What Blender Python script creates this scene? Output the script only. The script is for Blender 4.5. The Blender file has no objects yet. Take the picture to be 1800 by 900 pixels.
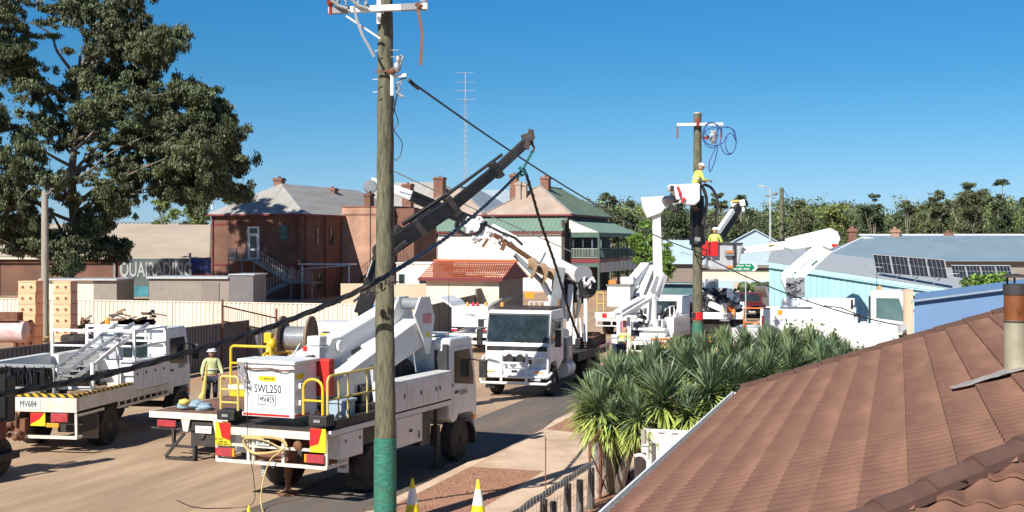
import bpy, bmesh, math, random
import numpy as np
from mathutils import Vector, Matrix
random.seed(7); RNG = np.random.default_rng(7)
sc = bpy.context.scene
COL = sc.collection
R = math.radians
# ---------------------------------------------------------------- camera, sky, sun
HZ, F, CH = 425.0, 2250.0, 5.0           # horizon row, focal length (photo pixels), camera height
cam = bpy.data.cameras.new('camera'); camo = bpy.data.objects.new('camera', cam); COL.objects.link(camo)
camo.location = (0, 0, CH); camo.rotation_euler = (R(90), 0, 0)
cam.sensor_width = 36; cam.lens = 36*F/1800; cam.shift_y = -25/1800
cam.clip_start = 0.1; cam.clip_end = 6000
sc.camera = camo
SUN_AZ, SUN_EL = 31.8, 38.0
w = bpy.data.worlds.new('World'); sc.world = w; w.use_nodes = True
nt = w.node_tree; bg = nt.nodes['Background']
sky = nt.nodes.new('ShaderNodeTexSky'); sky.sky_type = 'NISHITA'; sky.sun_disc = False
sky.sun_elevation = R(SUN_EL); sky.sun_rotation = R(180+SUN_AZ); sky.air_density = 1.0; sky.dust_density = 0.0; sky.ozone_density = 10.0
sky.altitude = 100
# sky tint by direction: blue deepens up from horizon, reduced overhead to warm shade
tcw = nt.nodes.new('ShaderNodeTexCoord'); spw = nt.nodes.new('ShaderNodeSeparateXYZ'); nt.links.new(tcw.outputs['Generated'], spw.inputs[0])
rp = nt.nodes.new('ShaderNodeValToRGB'); nt.links.new(spw.outputs[2], rp.inputs[0]); cr_ = rp.color_ramp
K = 1/1.4
stops = [(0.0, (.82, 1.04, 1.38)), (.033, (.80, 1.03, 1.30)), (.064, (.70, 1.02, 1.19)), (.127, (.45, .97, 1.2)), (.183, (.35, 1.0, 1.27)), (.32, (.75, .95, 1.0)), (1.0, (1.0, .95, .95))]
while len(cr_.elements) < len(stops): cr_.elements.new(.5)
for e, (p_, c_) in zip(cr_.elements, stops): e.position = p_
for e, (p_, c_) in zip(cr_.elements, stops): e.color = (c_[0]*K*(1.0 if p_ < .25 else .95), c_[1]*K*(.93 if p_ > .1 else .96), c_[2]*K*(.84 if .1 < p_ < .25 else .92), 1)
mw = nt.nodes.new('ShaderNodeMix'); mw.data_type = 'RGBA'; mw.blend_type = 'MULTIPLY'; mw.inputs[0].default_value = 1
nt.links.new(sky.outputs[0], mw.inputs[6]); nt.links.new(rp.outputs[0], mw.inputs[7])
nt.links.new(mw.outputs[2], bg.inputs[0]); bg.inputs[1].default_value = 0.066*1.4
sl = bpy.data.lights.new('sun', 'SUN'); sl.energy = 5.0; sl.angle = R(0.5); sl.color = (1, 0.955, 0.88)
slo = bpy.data.objects.new('sun', sl); COL.objects.link(slo)
ld = Vector((math.sin(R(SUN_AZ))*math.cos(R(SUN_EL)), math.cos(R(SUN_AZ))*math.cos(R(SUN_EL)), -math.sin(R(SUN_EL))))
slo.rotation_euler = ld.to_track_quat('-Z', 'Y').to_euler(); slo.location = (-20, -30, 40)
sc.view_settings.view_transform = 'Standard'; sc.view_settings.look = 'None'; sc.view_settings.gamma = 1
sc.view_settings.use_curve_mapping = False; sc.view_settings.exposure = 0.45
sc.render.engine = 'CYCLES'
sc.cycles.max_bounces = 6; sc.cycles.transparent_max_bounces = 8

# ---------------------------------------------------------------- helpers
TH = 17.75
U = Vector((math.sin(R(TH)), math.cos(R(TH)), 0)); V = Vector((U.y, -U.x, 0))
def P(px, py, D): return Vector(((px-900)*D/F, D, CH-(py-HZ)*D/F))
def G(px, D, z=0): return Vector(((px-900)*D/F, D, z))
ROOT = {}
MATS = {}
def mk(name, c, rough=.6, metal=0, var=.12, vs=3, bump=0, bs=40, dirt=None, ds=1.5, da=.5, spec=.5, island=0, stretch=None, trans=0, dlo=.45):
    m = bpy.data.materials.new(name); m.use_nodes = True; n = m.node_tree.nodes; l = m.node_tree.links
    b = n['Principled BSDF']; b.inputs['Roughness'].default_value = rough; b.inputs['Metallic'].default_value = metal
    b.inputs['Specular IOR Level'].default_value = spec
    tc = n.new('ShaderNodeTexCoord'); src = tc.outputs['Object']
    if stretch:
        mp = n.new('ShaderNodeMapping'); mp.inputs['Scale'].default_value = stretch; l.new(src, mp.inputs[0]); src = mp.outputs[0]
    no = n.new('ShaderNodeTexNoise'); no.inputs['Scale'].default_value = vs; no.inputs['Detail'].default_value = 5; l.new(src, no.inputs[0])
    mx = n.new('ShaderNodeMix'); mx.data_type = 'RGBA'
    mr = n.new('ShaderNodeMapRange'); mr.inputs[1].default_value = .3; mr.inputs[2].default_value = .7; l.new(no.outputs[0], mr.inputs[0])
    l.new(mr.outputs[0], mx.inputs[0])
    mx.inputs[6].default_value = (*[x*(1-var) for x in c], 1); mx.inputs[7].default_value = (*[min(1, x*(1+var)) for x in c], 1)
    out = mx.outputs[2]
    if island:
        ge = n.new('ShaderNodeNewGeometry'); m2 = n.new('ShaderNodeMix'); m2.data_type = 'RGBA'; m2.blend_type = 'MULTIPLY'; m2.inputs[0].default_value = 1
        r2 = n.new('ShaderNodeMapRange'); r2.inputs[3].default_value = 1-island; r2.inputs[4].default_value = 1+island; l.new(ge.outputs['Random Per Island'], r2.inputs[0])
        cb = n.new('ShaderNodeCombineColor'); [l.new(r2.outputs[0], cb.inputs[i]) for i in range(3)]
        l.new(out, m2.inputs[6]); l.new(cb.outputs[0], m2.inputs[7]); out = m2.outputs[2]
    if dirt:
        n2 = n.new('ShaderNodeTexNoise'); n2.inputs['Scale'].default_value = ds; n2.inputs['Detail'].default_value = 8; n2.inputs['Roughness'].default_value = .7; l.new(src, n2.inputs[0])
        r3 = n.new('ShaderNodeMapRange'); r3.inputs[1].default_value = dlo; r3.inputs[2].default_value = dlo+.25; r3.inputs[4].default_value = da; l.new(n2.outputs[0], r3.inputs[0])
        m3 = n.new('ShaderNodeMix'); m3.data_type = 'RGBA'; l.new(r3.outputs[0], m3.inputs[0]); l.new(out, m3.inputs[6]); m3.inputs[7].default_value = (*dirt, 1); out = m3.outputs[2]
    l.new(out, b.inputs['Base Color'])
    if bump:
        n4 = n.new('ShaderNodeTexNoise'); n4.inputs['Scale'].default_value = bs; n4.inputs['Detail'].default_value = 4; l.new(src, n4.inputs[0])
        bp = n.new('ShaderNodeBump'); bp.inputs['Strength'].default_value = bump; bp.inputs['Distance'].default_value = .02; l.new(n4.outputs[0], bp.inputs['Height']); l.new(bp.outputs[0], b.inputs['Normal'])
    MATS[name] = m
    return m
def mk_brick(name, c1, c2, mortar, scale=1.0, rough=.85):
    m = bpy.data.materials.new(name); m.use_nodes = True; n = m.node_tree.nodes; l = m.node_tree.links
    b = n['Principled BSDF']; b.inputs['Roughness'].default_value = rough
    tc = n.new('ShaderNodeTexCoord'); sp = n.new('ShaderNodeSeparateXYZ'); l.new(tc.outputs['Object'], sp.inputs[0])
    ad = n.new('ShaderNodeMath'); l.new(sp.outputs[0], ad.inputs[0]); l.new(sp.outputs[1], ad.inputs[1])
    cb = n.new('ShaderNodeCombineXYZ'); l.new(ad.outputs[0], cb.inputs[0]); l.new(sp.outputs[2], cb.inputs[1])
    br = n.new('ShaderNodeTexBrick'); l.new(cb.outputs[0], br.inputs[0]); br.inputs['Scale'].default_value = scale
    br.inputs['Brick Width'].default_value = .24; br.inputs['Row Height'].default_value = .086; br.inputs['Mortar Size'].default_value = .016
    br.inputs['Color1'].default_value = (*c1, 1); br.inputs['Color2'].default_value = (*c2, 1); br.inputs['Mortar'].default_value = (*mortar, 1)
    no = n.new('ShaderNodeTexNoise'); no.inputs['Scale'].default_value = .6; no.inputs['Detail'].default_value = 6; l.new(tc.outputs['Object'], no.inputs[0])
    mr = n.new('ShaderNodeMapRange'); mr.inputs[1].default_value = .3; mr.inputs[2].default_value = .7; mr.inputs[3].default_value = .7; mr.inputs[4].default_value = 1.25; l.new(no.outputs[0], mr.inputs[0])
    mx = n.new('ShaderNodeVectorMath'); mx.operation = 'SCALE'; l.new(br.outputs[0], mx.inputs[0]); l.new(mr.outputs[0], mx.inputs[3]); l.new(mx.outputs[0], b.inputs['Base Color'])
    MATS[name] = m
    return m
def mk_stripe(name, a, b2, period, rough=.5, diag=True, axis=0):
    """two paint colours in stripes with a shape of their own (hazard tape)"""
    m = bpy.data.materials.new(name); m.use_nodes = True; n = m.node_tree.nodes; l = m.node_tree.links
    b = n['Principled BSDF']; b.inputs['Roughness'].default_value = rough
    tc = n.new('ShaderNodeTexCoord'); sp = n.new('ShaderNodeSeparateXYZ'); l.new(tc.outputs['Object'], sp.inputs[0])
    ad = n.new('ShaderNodeMath'); l.new(sp.outputs[axis], ad.inputs[0])
    a2 = n.new('ShaderNodeMath'); l.new(sp.outputs[1-axis], a2.inputs[0]); l.new(sp.outputs[2], a2.inputs[1]); l.new(a2.outputs[0], ad.inputs[1])
    md = n.new('ShaderNodeMath'); md.operation = 'PINGPONG'; l.new(ad.outputs[0], md.inputs[0]); md.inputs[1].default_value = period
    gt = n.new('ShaderNodeMath'); gt.operation = 'GREATER_THAN'; l.new(md.outputs[0], gt.inputs[0]); gt.inputs[1].default_value = period/2
    mx = n.new('ShaderNodeMix'); mx.data_type = 'RGBA'; l.new(gt.outputs[0], mx.inputs[0]); mx.inputs[6].default_value = (*a, 1); mx.inputs[7].default_value = (*b2, 1)
    l.new(mx.outputs[2], b.inputs['Base Color']); MATS[name] = m
    return m

def tag(o, label=None, cat=None, group=None, kind=None):
    if label: o['label'] = label
    if cat: o['category'] = cat
    if group: o['group'] = group
    if kind: o['kind'] = kind
    return o
def thing(name, label, cat, loc, heading=0, group=None):
    """Empty; local +y points along the heading (degrees from +Y towards +X)"""
    o = bpy.data.objects.new(name, None); COL.objects.link(o); o.empty_display_size = .3
    o.location = loc; o.rotation_euler = (0, 0, -R(heading))
    ROOT[o.name] = Matrix.Translation(Vector(loc)) @ Matrix.Rotation(-R(heading), 4, 'Z')
    return tag(o, label, cat, group)
def rootm(o):
    while o.parent: o = o.parent
    return ROOT.get(o.name, Matrix.Identity(4))

class MB:
    def __init__(s): s.bm = bmesh.new()
    def mesh(s, vs, fs):
        v = [s.bm.verts.new(p) for p in vs]
        for f in fs:
            try: s.bm.faces.new([v[i] for i in f])
            except ValueError: pass
        return s
    def box(s, x0, x1, y0, y1, z0, z1):
        vs = [(x, y, z) for z in (z0, z1) for y in (y0, y1) for x in (x0, x1)]
        return s.mesh(vs, [(0, 2, 3, 1), (4, 5, 7, 6), (0, 1, 5, 4), (2, 6, 7, 3), (0, 4, 6, 2), (1, 3, 7, 5)])
    def bar(s, p0, p1, w, h, w1=None, h1=None, up=(0, 0, 1)):
        p0, p1 = Vector(p0), Vector(p1); d = (p1-p0).normalized(); up = Vector(up)
        if abs(d.dot(up)) > .98: up = Vector((0, 1, 0))
        sd = d.cross(up).normalized(); u2 = sd.cross(d).normalized(); w1 = w if w1 is None else w1; h1 = h if h1 is None else h1
        vs = []
        for p, a, b in ((p0, w, h), (p1, w1, h1)):
            for i, j in ((-1, -1), (1, -1), (1, 1), (-1, 1)): vs.append(p+sd*a/2*i+u2*b/2*j)
        return s.mesh(vs, [(3, 2, 1, 0), (4, 5, 6, 7), (0, 1, 5, 4), (1, 2, 6, 5), (2, 3, 7, 6), (3, 0, 4, 7)])
    def tube(s, pts, r, n=8, cap=True, closed=False):
        pts = [Vector(p) for p in pts]; k = len(pts); rs = r if isinstance(r, (list, tuple)) else [r]*k
        rings = []; ref = None
        for i, p in enumerate(pts):
            if closed: d = pts[(i+1) % k]-pts[i-1]
            else: d = pts[min(i+1, k-1)]-pts[max(i-1, 0)]
            if d.length < 1e-9: d = Vector((0, 0, 1))
            d.normalize()
            if ref is None:
                ref = Vector((0, 0, 1)) if abs(d.z) < .9 else Vector((1, 0, 0))
            a = ref-d*ref.dot(d)
            if a.length < 1e-6: a = d.orthogonal()
            a.normalize(); ref = a; b = d.cross(a)
            rings.append([s.bm.verts.new(p+(a*math.cos(t)+b*math.sin(t))*rs[i]) for t in [2*math.pi*j/n for j in range(n)]])
        for i in range(k-1 if not closed else k):
            A, B = rings[i], rings[(i+1) % k]
            for j in range(n): s.bm.faces.new((A[j], A[(j+1) % n], B[(j+1) % n], B[j]))
        if cap and not closed:
            s.bm.faces.new(rings[0][::-1]); s.bm.faces.new(rings[-1])
        return s
    def cyl(s, p0, p1, r0, r1=None, n=16): return s.tube([p0, p1], [r0, r0 if r1 is None else r1], n)
    def lathe(s, prof, c, axis=(0, 0, 1), n=24):
        """prof: (radius, distance along axis)"""
        c = Vector(c); ax = Vector(axis).normalized(); a = ax.orthogonal().normalized(); b = ax.cross(a); rings = []
        for r, z in prof:
            rings.append([s.bm.verts.new(c+ax*z+(a*math.cos(t)+b*math.sin(t))*max(r, 1e-4)) for t in [2*math.pi*j/n for j in range(n)]])
        for A, B in zip(rings, rings[1:]):
            for j in range(n): s.bm.faces.new((A[j], A[(j+1) % n], B[(j+1) % n], B[j]))
        if prof[0][0] > 1e-3: s.bm.faces.new(rings[0][::-1])
        if prof[-1][0] > 1e-3: s.bm.faces.new(rings[-1])
        return s
    def prism(s, poly, o, a, b, depth):
        """polygon in plane (a,b) at o, thickness vector depth"""
        o, a, b, depth = Vector(o), Vector(a), Vector(b), Vector(depth); n = len(poly)
        vs = [o+a*x+b*y for x, y in poly]; vs += [v+depth for v in vs]
        fs = [tuple(range(n))[::-1], tuple(range(n, 2*n))]+[(i, (i+1) % n, n+(i+1) % n, n+i) for i in range(n)]
        return s.mesh(vs, fs)
    def sphere(s, c, r, sc_=(1, 1, 1), seg=12, rings=8, jit=0):
        c = Vector(c); rr = []
        for i in range(1, rings):
            th = math.pi*i/rings
            rr.append([s.bm.verts.new(c+Vector((math.sin(th)*math.cos(t)*sc_[0], math.sin(th)*math.sin(t)*sc_[1], math.cos(th)*sc_[2]))*r*(1+random.uniform(-jit, jit))) for t in [2*math.pi*j/seg for j in range(seg)]])
        top = s.bm.verts.new(c+Vector((0, 0, r*sc_[2]))); bot = s.bm.verts.new(c-Vector((0, 0, r*sc_[2])))
        for A, B in zip(rr, rr[1:]):
            for j in range(seg): s.bm.faces.new((A[j], B[j], B[(j+1) % seg], A[(j+1) % seg]))
        for j in range(seg):
            s.bm.faces.new((top, rr[0][j], rr[0][(j+1) % seg])); s.bm.faces.new((bot, rr[-1][(j+1) % seg], rr[-1][j]))
        return s
    def corr(s, o, along, up, L, H, period=.2, depth=.04, nrm=None, trap=True):
        """corrugated sheet; H may be (h0,h1) for a sloping top"""
        o, al, up = Vector(o), Vector(along).normalized(), Vector(up).normalized()
        nr = Vector(nrm) if nrm else al.cross(up).normalized(); h0, h1 = H if isinstance(H, tuple) else (H, H)
        k = max(1, round(L/period)); pts = []
        prof = [(0, 0), (.9, 0), (.92, -1), (.98, -1)] if trap == 'board' else [(0, 0), (.3, 0), (.4, 1), (.9, 1)] if trap else [(j/6, .5-.5*math.cos(2*math.pi*j/6)) for j in range(6)]
        for i in range(k):
            for a, b in prof: pts.append(((i+a)*L/k, b*depth))
        pts.append((L, 0)); lo = []; hi = []
        for a, b in pts:
            lo.append(s.bm.verts.new(o+al*a+nr*b)); hi.append(s.bm.verts.new(o+al*a+nr*b+up*(h0+(h1-h0)*a/L)))
        for i in range(len(pts)-1): s.bm.faces.new((lo[i], lo[i+1], hi[i+1], hi[i]))
        return s
    def build(s, name, mat, parent=None, world=False, bevel=0, smooth=False, label=None):
        if world and parent: bmesh.ops.transform(s.bm, matrix=rootm(parent).inverted(), verts=s.bm.verts)
        bmesh.ops.recalc_face_normals(s.bm, faces=s.bm.faces)
        me = bpy.data.meshes.new(name); s.bm.to_mesh(me); s.bm.free()
        o = bpy.data.objects.new(name, me); COL.objects.link(o)
        me.materials.append(MATS[mat] if isinstance(mat, str) else mat)
        if parent: o.parent = parent
        if smooth:
            me.polygons.foreach_set('use_smooth', [True]*len(me.polygons))
            try: me.set_sharp_from_angle(angle=R(40))
            except Exception: pass
        if bevel:
            bv = o.modifiers.new('bevel', 'BEVEL'); bv.width = bevel; bv.segments = 2; bv.limit_method = 'ANGLE'; bv.angle_limit = R(35)
        if label: o['label'] = label
        return o
def dup(root, loc, heading, label, group=None):
    r = root.copy(); COL.objects.link(r); r.location = loc; r.rotation_euler = (0, 0, -R(heading)); r['label'] = label
    if group: r['group'] = group
    ROOT[r.name] = Matrix.Translation(Vector(loc)) @ Matrix.Rotation(-R(heading), 4, 'Z')
    for ch in list(root.children):
        c = ch.copy(); COL.objects.link(c); c.parent = r
        for g in ch.children:
            d = g.copy(); COL.objects.link(d); d.parent = c
    return r
def text(body, size, mat, parent, loc, xdir, ydir, name='lettering', ext=.004, bold=0, sx=1.0, world=False, align='CENTER'):
    cu = bpy.data.curves.new('t', 'FONT'); cu.body = body; cu.size = size; cu.extrude = ext; cu.align_x = align; cu.align_y = 'CENTER'; cu.offset = bold; cu.resolution_u = 3
    to = bpy.data.objects.new('t', cu); COL.objects.link(to)
    bpy.context.view_layer.update()
    me = bpy.data.meshes.new_from_object(to.evaluated_get(bpy.context.evaluated_depsgraph_get()))
    bpy.data.objects.remove(to); bpy.data.curves.remove(cu)
    X = Vector(xdir).normalized(); Y = Vector(ydir).normalized(); Z = X.cross(Y)
    M = Matrix(((X.x*sx, Y.x, Z.x, loc[0]), (X.y*sx, Y.y, Z.y, loc[1]), (X.z*sx, Y.z, Z.z, loc[2]), (0, 0, 0, 1)))
    if world and parent: M = rootm(parent).inverted() @ M
    me.transform(M); me.materials.clear(); me.materials.append(MATS[mat]); me.name = name
    o = bpy.data.objects.new(name, me); COL.objects.link(o)
    if parent: o.parent = parent
    return o
def leafmesh(name, cen, ax, sd, mat, parent=None):
    """numpy arrays (n,3): centre, half-length axis, half-width side -> diamond leaves"""
    n = len(cen); v = np.empty((n, 4, 3), np.float32)
    v[:, 0] = cen-ax; v[:, 1] = cen+sd; v[:, 2] = cen+ax; v[:, 3] = cen-sd
    me = bpy.data.meshes.new(name); me.vertices.add(4*n); me.vertices.foreach_set('co', v.ravel())
    me.loops.add(4*n); me.loops.foreach_set('vertex_index', np.arange(4*n, dtype=np.int32))
    me.polygons.add(n); me.polygons.foreach_set('loop_start', np.arange(0, 4*n, 4, dtype=np.int32)); me.polygons.foreach_set('loop_total', np.full(n, 4, np.int32))
    me.update(); me.validate(); me.materials.append(MATS[mat])
    o = bpy.data.objects.new(name, me); COL.objects.link(o)
    if parent: o.parent = parent
    return o
def leaves(clumps, n, ln, wd, droop=.5, shell=.45):
    """clumps: list (x,y,z,rx,ry,rz)"""
    c = np.array(clumps, float); wt = (c[:, 3]*c[:, 5]); wt /= wt.sum()
    idx = RNG.choice(len(c), n, p=wt); d = RNG.normal(size=(n, 3)); d /= np.linalg.norm(d, axis=1)[:, None]
    r = RNG.uniform(shell, 1.0, n)**.6*RNG.uniform(.7, 1.1, n)*(1+.35*np.clip(RNG.normal(size=n)-.6, 0, 1.1))
    cen = c[idx, :3]+d*c[idx, 3:6]*r[:, None]
    ax = RNG.normal(size=(n, 3)); ax[:, 2] -= droop*2; ax /= np.linalg.norm(ax, axis=1)[:, None]
    sd = np.cross(ax, RNG.normal(size=(n, 3))); sd /= np.linalg.norm(sd, axis=1)[:, None]
    sz = RNG.uniform(.6, 1.3, n)[:, None]
    return cen.astype(np.float32), (ax*ln/2*sz).astype(np.float32), (sd*wd/2*sz).astype(np.float32)
def sub(clumps, k, f=.45, spread=.75):
    out = []
    for x, y, z, a, b, c in clumps:
        for _ in range(k):
            d = Vector((random.gauss(0, 1), random.gauss(0, 1), random.gauss(0, 1))).normalized()*random.uniform(.35, 1)*spread
            q = f*random.uniform(.6, 1.25); out.append((x+d.x*a, y+d.y*b, z+d.z*c, a*q, b*q, c*q*.75))
    return out

# ---------------------------------------------------------------- materials
RED_DUST = (.30, .14, .07)
mk('dirt', (.45, .28, .165), .95, var=.18, vs=.35, bump=.5, bs=12, dirt=(.27, .15, .08), ds=.15, da=.7)
mk('terrain', (.16, .15, .07), .95, var=.35, vs=.02, dirt=(.3, .2, .11), ds=.01, da=.8)
mk('seal', (.47, .325, .205), .9, var=.16, vs=2.2, bump=.6, bs=70, dirt=(.25, .165, .105), ds=.9, da=.6, stretch=(1, .12, 1), dlo=.42)
mk('asphalt', (.135, .115, .10), .9, var=.15, vs=1.2, bump=.6, bs=90, dirt=(.30, .20, .125), ds=1.1, da=.6, stretch=(1, .12, 1))
mk('concrete', (.68, .50, .35), .85, var=.12, vs=.8, bump=.25, bs=50, dirt=(.36, .22, .13), ds=.9, da=.6)
mk('gravel', (.42, .22, .135), .95, var=.35, vs=24, bump=.9, bs=45, dirt=(.27, .13, .08), ds=.8, da=.5)
mk('white_paint', (.80, .80, .78), .35, var=.03, vs=1.2, dirt=(.46, .38, .30), ds=2.3, da=.42, dlo=.48)
mk('white_clean', (.82, .82, .81), .4, var=.03, dirt=(.6, .55, .5), ds=1.4, da=.25, dlo=.52)
mk('cream_paint', (.78, .72, .60), .45, var=.05, dirt=(.45, .30, .2), ds=2.2, da=.6)
mk('cream_fence', (.72, .63, .52), .5, var=.05, vs=.8, dirt=(.5, .34, .22), ds=.5, da=.4)
mk('white_fence', (.86, .85, .81), .45, var=.04, vs=.8, dirt=(.6, .5, .4), ds=1, da=.3)
mk('grey_fence', (.15, .145, .15), .55, var=.08, vs=1, dirt=(.25, .17, .11), ds=.7, da=.4)
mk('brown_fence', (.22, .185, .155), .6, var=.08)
mk('black', (.018, .018, .02), .5, var=.2, dirt=(.10, .07, .05), ds=2.5, da=.5)
mk('black_gloss', (.006, .006, .007), .45, var=.2, dirt=(.05, .04, .035), ds=3, da=.25)
mk('rubber', (.028, .026, .025), .85, var=.25, vs=6, bump=.4, bs=30, dirt=(.16, .1, .065), ds=3, da=.55)
mk('chassis', (.035, .032, .03), .7, var=.3, dirt=(.14, .085, .055), ds=2, da=.6)
mk('rim', (.32, .27, .23), .55, metal=.3, var=.2, dirt=RED_DUST, ds=4, da=.6)
mk('rim_white', (.62, .58, .54), .5, var=.15, dirt=RED_DUST, ds=4, da=.4)
mk('glass_dark', (.022, .034, .038), .08, var=.5, vs=3, spec=.5)
mk('glass_teal', (.10, .17, .17), .08, var=.2, vs=2, spec=.8)
mk('steel', (.45, .46, .47), .45, metal=.6, var=.15, dirt=(.25, .2, .16), ds=3, da=.4)
mk('galv', (.52, .54, .55), .5, metal=.3, var=.12, vs=5)
mk('alu', (.6, .61, .62), .38, metal=.7, var=.1)
mk('grey_paint', (.22, .24, .25), .5, var=.1, dirt=(.14, .12, .1), ds=2, da=.4)
mk('yellow', (.75, .50, .02), .45, var=.08, dirt=(.4, .22, .04), ds=3, da=.4)
mk('pale_yellow', (.62, .50, .13), .5, var=.1, dirt=(.4, .28, .1), ds=3, da=.4)
mk('orange', (.85, .22, .03), .45, var=.08)
mk('amber', (.95, .33, .03), .2, var=.05)
mk('red', (.55, .03, .025), .4, var=.12)
mk('tail_red', (.40, .05, .06), .2, var=.2, vs=9)
mk('sign_red', (.72, .02, .02), .4, var=.03)
mk('sign_yellow', (.88, .68, .02), .4, var=.03)
mk('maroon', (.13, .02, .02), .35, var=.1)
mk('maroon_trim', (.17, .025, .03), .55, var=.15)
mk('pink_light', (.62, .22, .25), .3, var=.2)
mk('blue_box', (.35, .46, .55), .45, var=.06, dirt=(.3, .3, .3), ds=3, da=.3)
mk('blue_sign', (.06, .18, .5), .5, var=.1)
mk('headlamp', (.65, .66, .66), .08, var=.2, vs=12, spec=.9)
mk('ink', (.03, .03, .035), .6, var=.1)
mk('grey_ink', (.28, .28, .29), .6, var=.1)
mk('rust', (.20, .085, .045), .85, var=.3, vs=6, dirt=(.1, .05, .03), ds=4, da=.6)
mk('timber', (.30, .20, .12), .85, var=.2, vs=3, stretch=(1, 1, .15), dirt=(.12, .09, .07), ds=2, da=.5)
mk('reel_timber', (.24, .17, .11), .85, var=.3, vs=4, dirt=(.10, .08, .06), ds=3, da=.6)
mk('deck_ply', (.20, .105, .07), .8, var=.18, vs=2, dirt=(.13, .07, .05), ds=1.5, da=.6)
mk('grey_timber', (.09, .08, .07), .9, var=.35, vs=5, stretch=(1, 1, .2), bump=.5, bs=30)
mk('pole_wood', (.115, .11, .068), .92, var=.5, vs=6, stretch=(3, 3, .6), bump=.9, bs=12, dirt=(.24, .21, .13), ds=4, da=.55)
mk('pole_old', (.34, .30, .24), .9, var=.2, vs=6, stretch=(3, 3, .3), bump=.5, bs=20)
mk('pole_green', (.025, .17, .115), .7, var=.28, vs=7, stretch=(1, 1, 2), bump=.8, bs=14, dirt=(.09, .13, .08), ds=4, da=.5)
mk('cable', (.012, .012, .014), .45, var=.2)
mk('rope', (.55, .42, .18), .85, var=.2)
mk('sling', (.03, .16, .16), .8, var=.2)
mk('strap', (.20, .09, .06), .8, var=.2, vs=9)
mk('insulator', (.30, .045, .03), .25, var=.2)
mk_brick('brick_red', (.26, .085, .05), (.20, .065, .042), (.22, .15, .11))
mk_brick('brick_dark', (.15, .05, .032), (.20, .07, .042), (.16, .11, .08))
mk_brick('brick_pale', (.38, .13, .07), (.25, .085, .052), (.60, .43, .31))
mk('iron_roof', (.37, .36, .335), .6, var=.12, vs=.5, stretch=(4, .4, 1), dirt=(.27, .2, .15), ds=.4, da=.5)
mk('tan_roof', (.42, .33, .265), .65, var=.12, vs=.6, dirt=(.33, .20, .13), ds=.5, da=.55)
mk('blue_iron', (.30, .36, .40), .5, var=.1, vs=.5)
mk('green_roof', (.19, .25, .165), .6, var=.15, vs=.5, dirt=(.14, .19, .11), ds=.4, da=.6)
mk('green_iron', (.17, .255, .20), .5, var=.07, vs=.5)
mk('green_trim', (.065, .125, .10), .55, var=.1)
mk('white_wall', (.76, .71, .62), .8, var=.05, vs=.5, dirt=(.6, .5, .4), ds=.4, da=.3)
mk('cream_wall', (.74, .66, .49), .8, var=.05, vs=.6, stretch=(.3, .3, 3))
mk('render_wall', (.62, .46, .32), .85, var=.08, vs=1)
mk('grey_board', (.27, .235, .20), .8, var=.1, vs=2)
mk('sage_board', (.30, .36, .30), .7, var=.08)
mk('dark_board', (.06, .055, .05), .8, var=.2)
mk('terracotta', (.52, .125, .05), .8, var=.2, vs=5, dirt=(.26, .13, .08), ds=1.3, da=.6, dlo=.5)
mk('tile_brown', (.25, .127, .083), .85, var=.24, vs=1.6, bump=.35, bs=110, stretch=(2.6, .5, 1), dirt=(.19, .095, .062), ds=1.1, da=.6)
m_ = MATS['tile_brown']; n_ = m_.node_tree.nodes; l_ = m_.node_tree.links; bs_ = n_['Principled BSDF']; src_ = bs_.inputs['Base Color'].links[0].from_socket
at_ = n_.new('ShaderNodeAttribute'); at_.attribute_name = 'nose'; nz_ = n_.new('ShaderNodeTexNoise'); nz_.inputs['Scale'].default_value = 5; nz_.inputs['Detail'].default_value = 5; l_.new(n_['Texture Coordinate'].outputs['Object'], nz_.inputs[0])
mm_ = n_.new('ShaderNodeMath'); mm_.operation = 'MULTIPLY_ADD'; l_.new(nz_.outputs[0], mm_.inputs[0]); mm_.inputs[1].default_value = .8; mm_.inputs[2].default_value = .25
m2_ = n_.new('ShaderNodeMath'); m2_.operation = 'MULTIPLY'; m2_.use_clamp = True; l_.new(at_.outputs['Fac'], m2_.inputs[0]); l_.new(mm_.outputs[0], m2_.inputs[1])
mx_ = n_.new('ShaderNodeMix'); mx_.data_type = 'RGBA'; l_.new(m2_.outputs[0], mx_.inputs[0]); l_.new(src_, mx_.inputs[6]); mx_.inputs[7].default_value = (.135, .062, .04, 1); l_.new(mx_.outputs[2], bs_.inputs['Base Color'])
mk('ridge_brown', (.12, .062, .045), .85, var=.2, vs=5, bump=.4, bs=120)
mk('beige_roof', (.46, .38, .29), .7, var=.1, vs=.3, dirt=(.36, .27, .19), ds=.2, da=.5)
mk('grey_iron', (.42, .44, .45), .5, var=.12, vs=.7)
mk('aqua_wall', (.36, .60, .64), .55, var=.05, vs=.5)
mk('aqua_trim', (.42, .66, .70), .55, var=.05)
mk('pale_roof', (.42, .45, .46), .6, var=.08, vs=.4, dirt=(.33, .34, .34), ds=.4, da=.5)
mk('slate_blue_roof', (.20, .275, .33), .5, var=.08, vs=.5)
mk('sky_blue_roof', (.42, .54, .60), .5, var=.06, vs=.4)
mk('blue_wall', (.14, .245, .42), .6, var=.07, vs=.6)
mk('solar', (.012, .014, .022), .25, var=.2, vs=.8)
mk('bark', (.20, .165, .13), .9, var=.35, vs=1.5, stretch=(2, 2, .4), bump=.4, bs=8)
mk('bark_pale', (.27, .24, .20), .9, var=.25, vs=1.5, stretch=(2, 2, .4))
mk('leaf_gum', (.085, .108, .046), .55, var=.5, vs=.35, island=.5, dirt=(.11, .085, .045), ds=.3, da=.35)
mk('leaf_light', (.18, .22, .06), .65, var=.3, vs=.2, island=.4)
mk('leaf_olive', (.11, .13, .055), .65, var=.35, vs=.15, island=.4)
mk('leaf_dark', (.06, .08, .034), .65, var=.3, vs=.2, island=.4)
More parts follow.
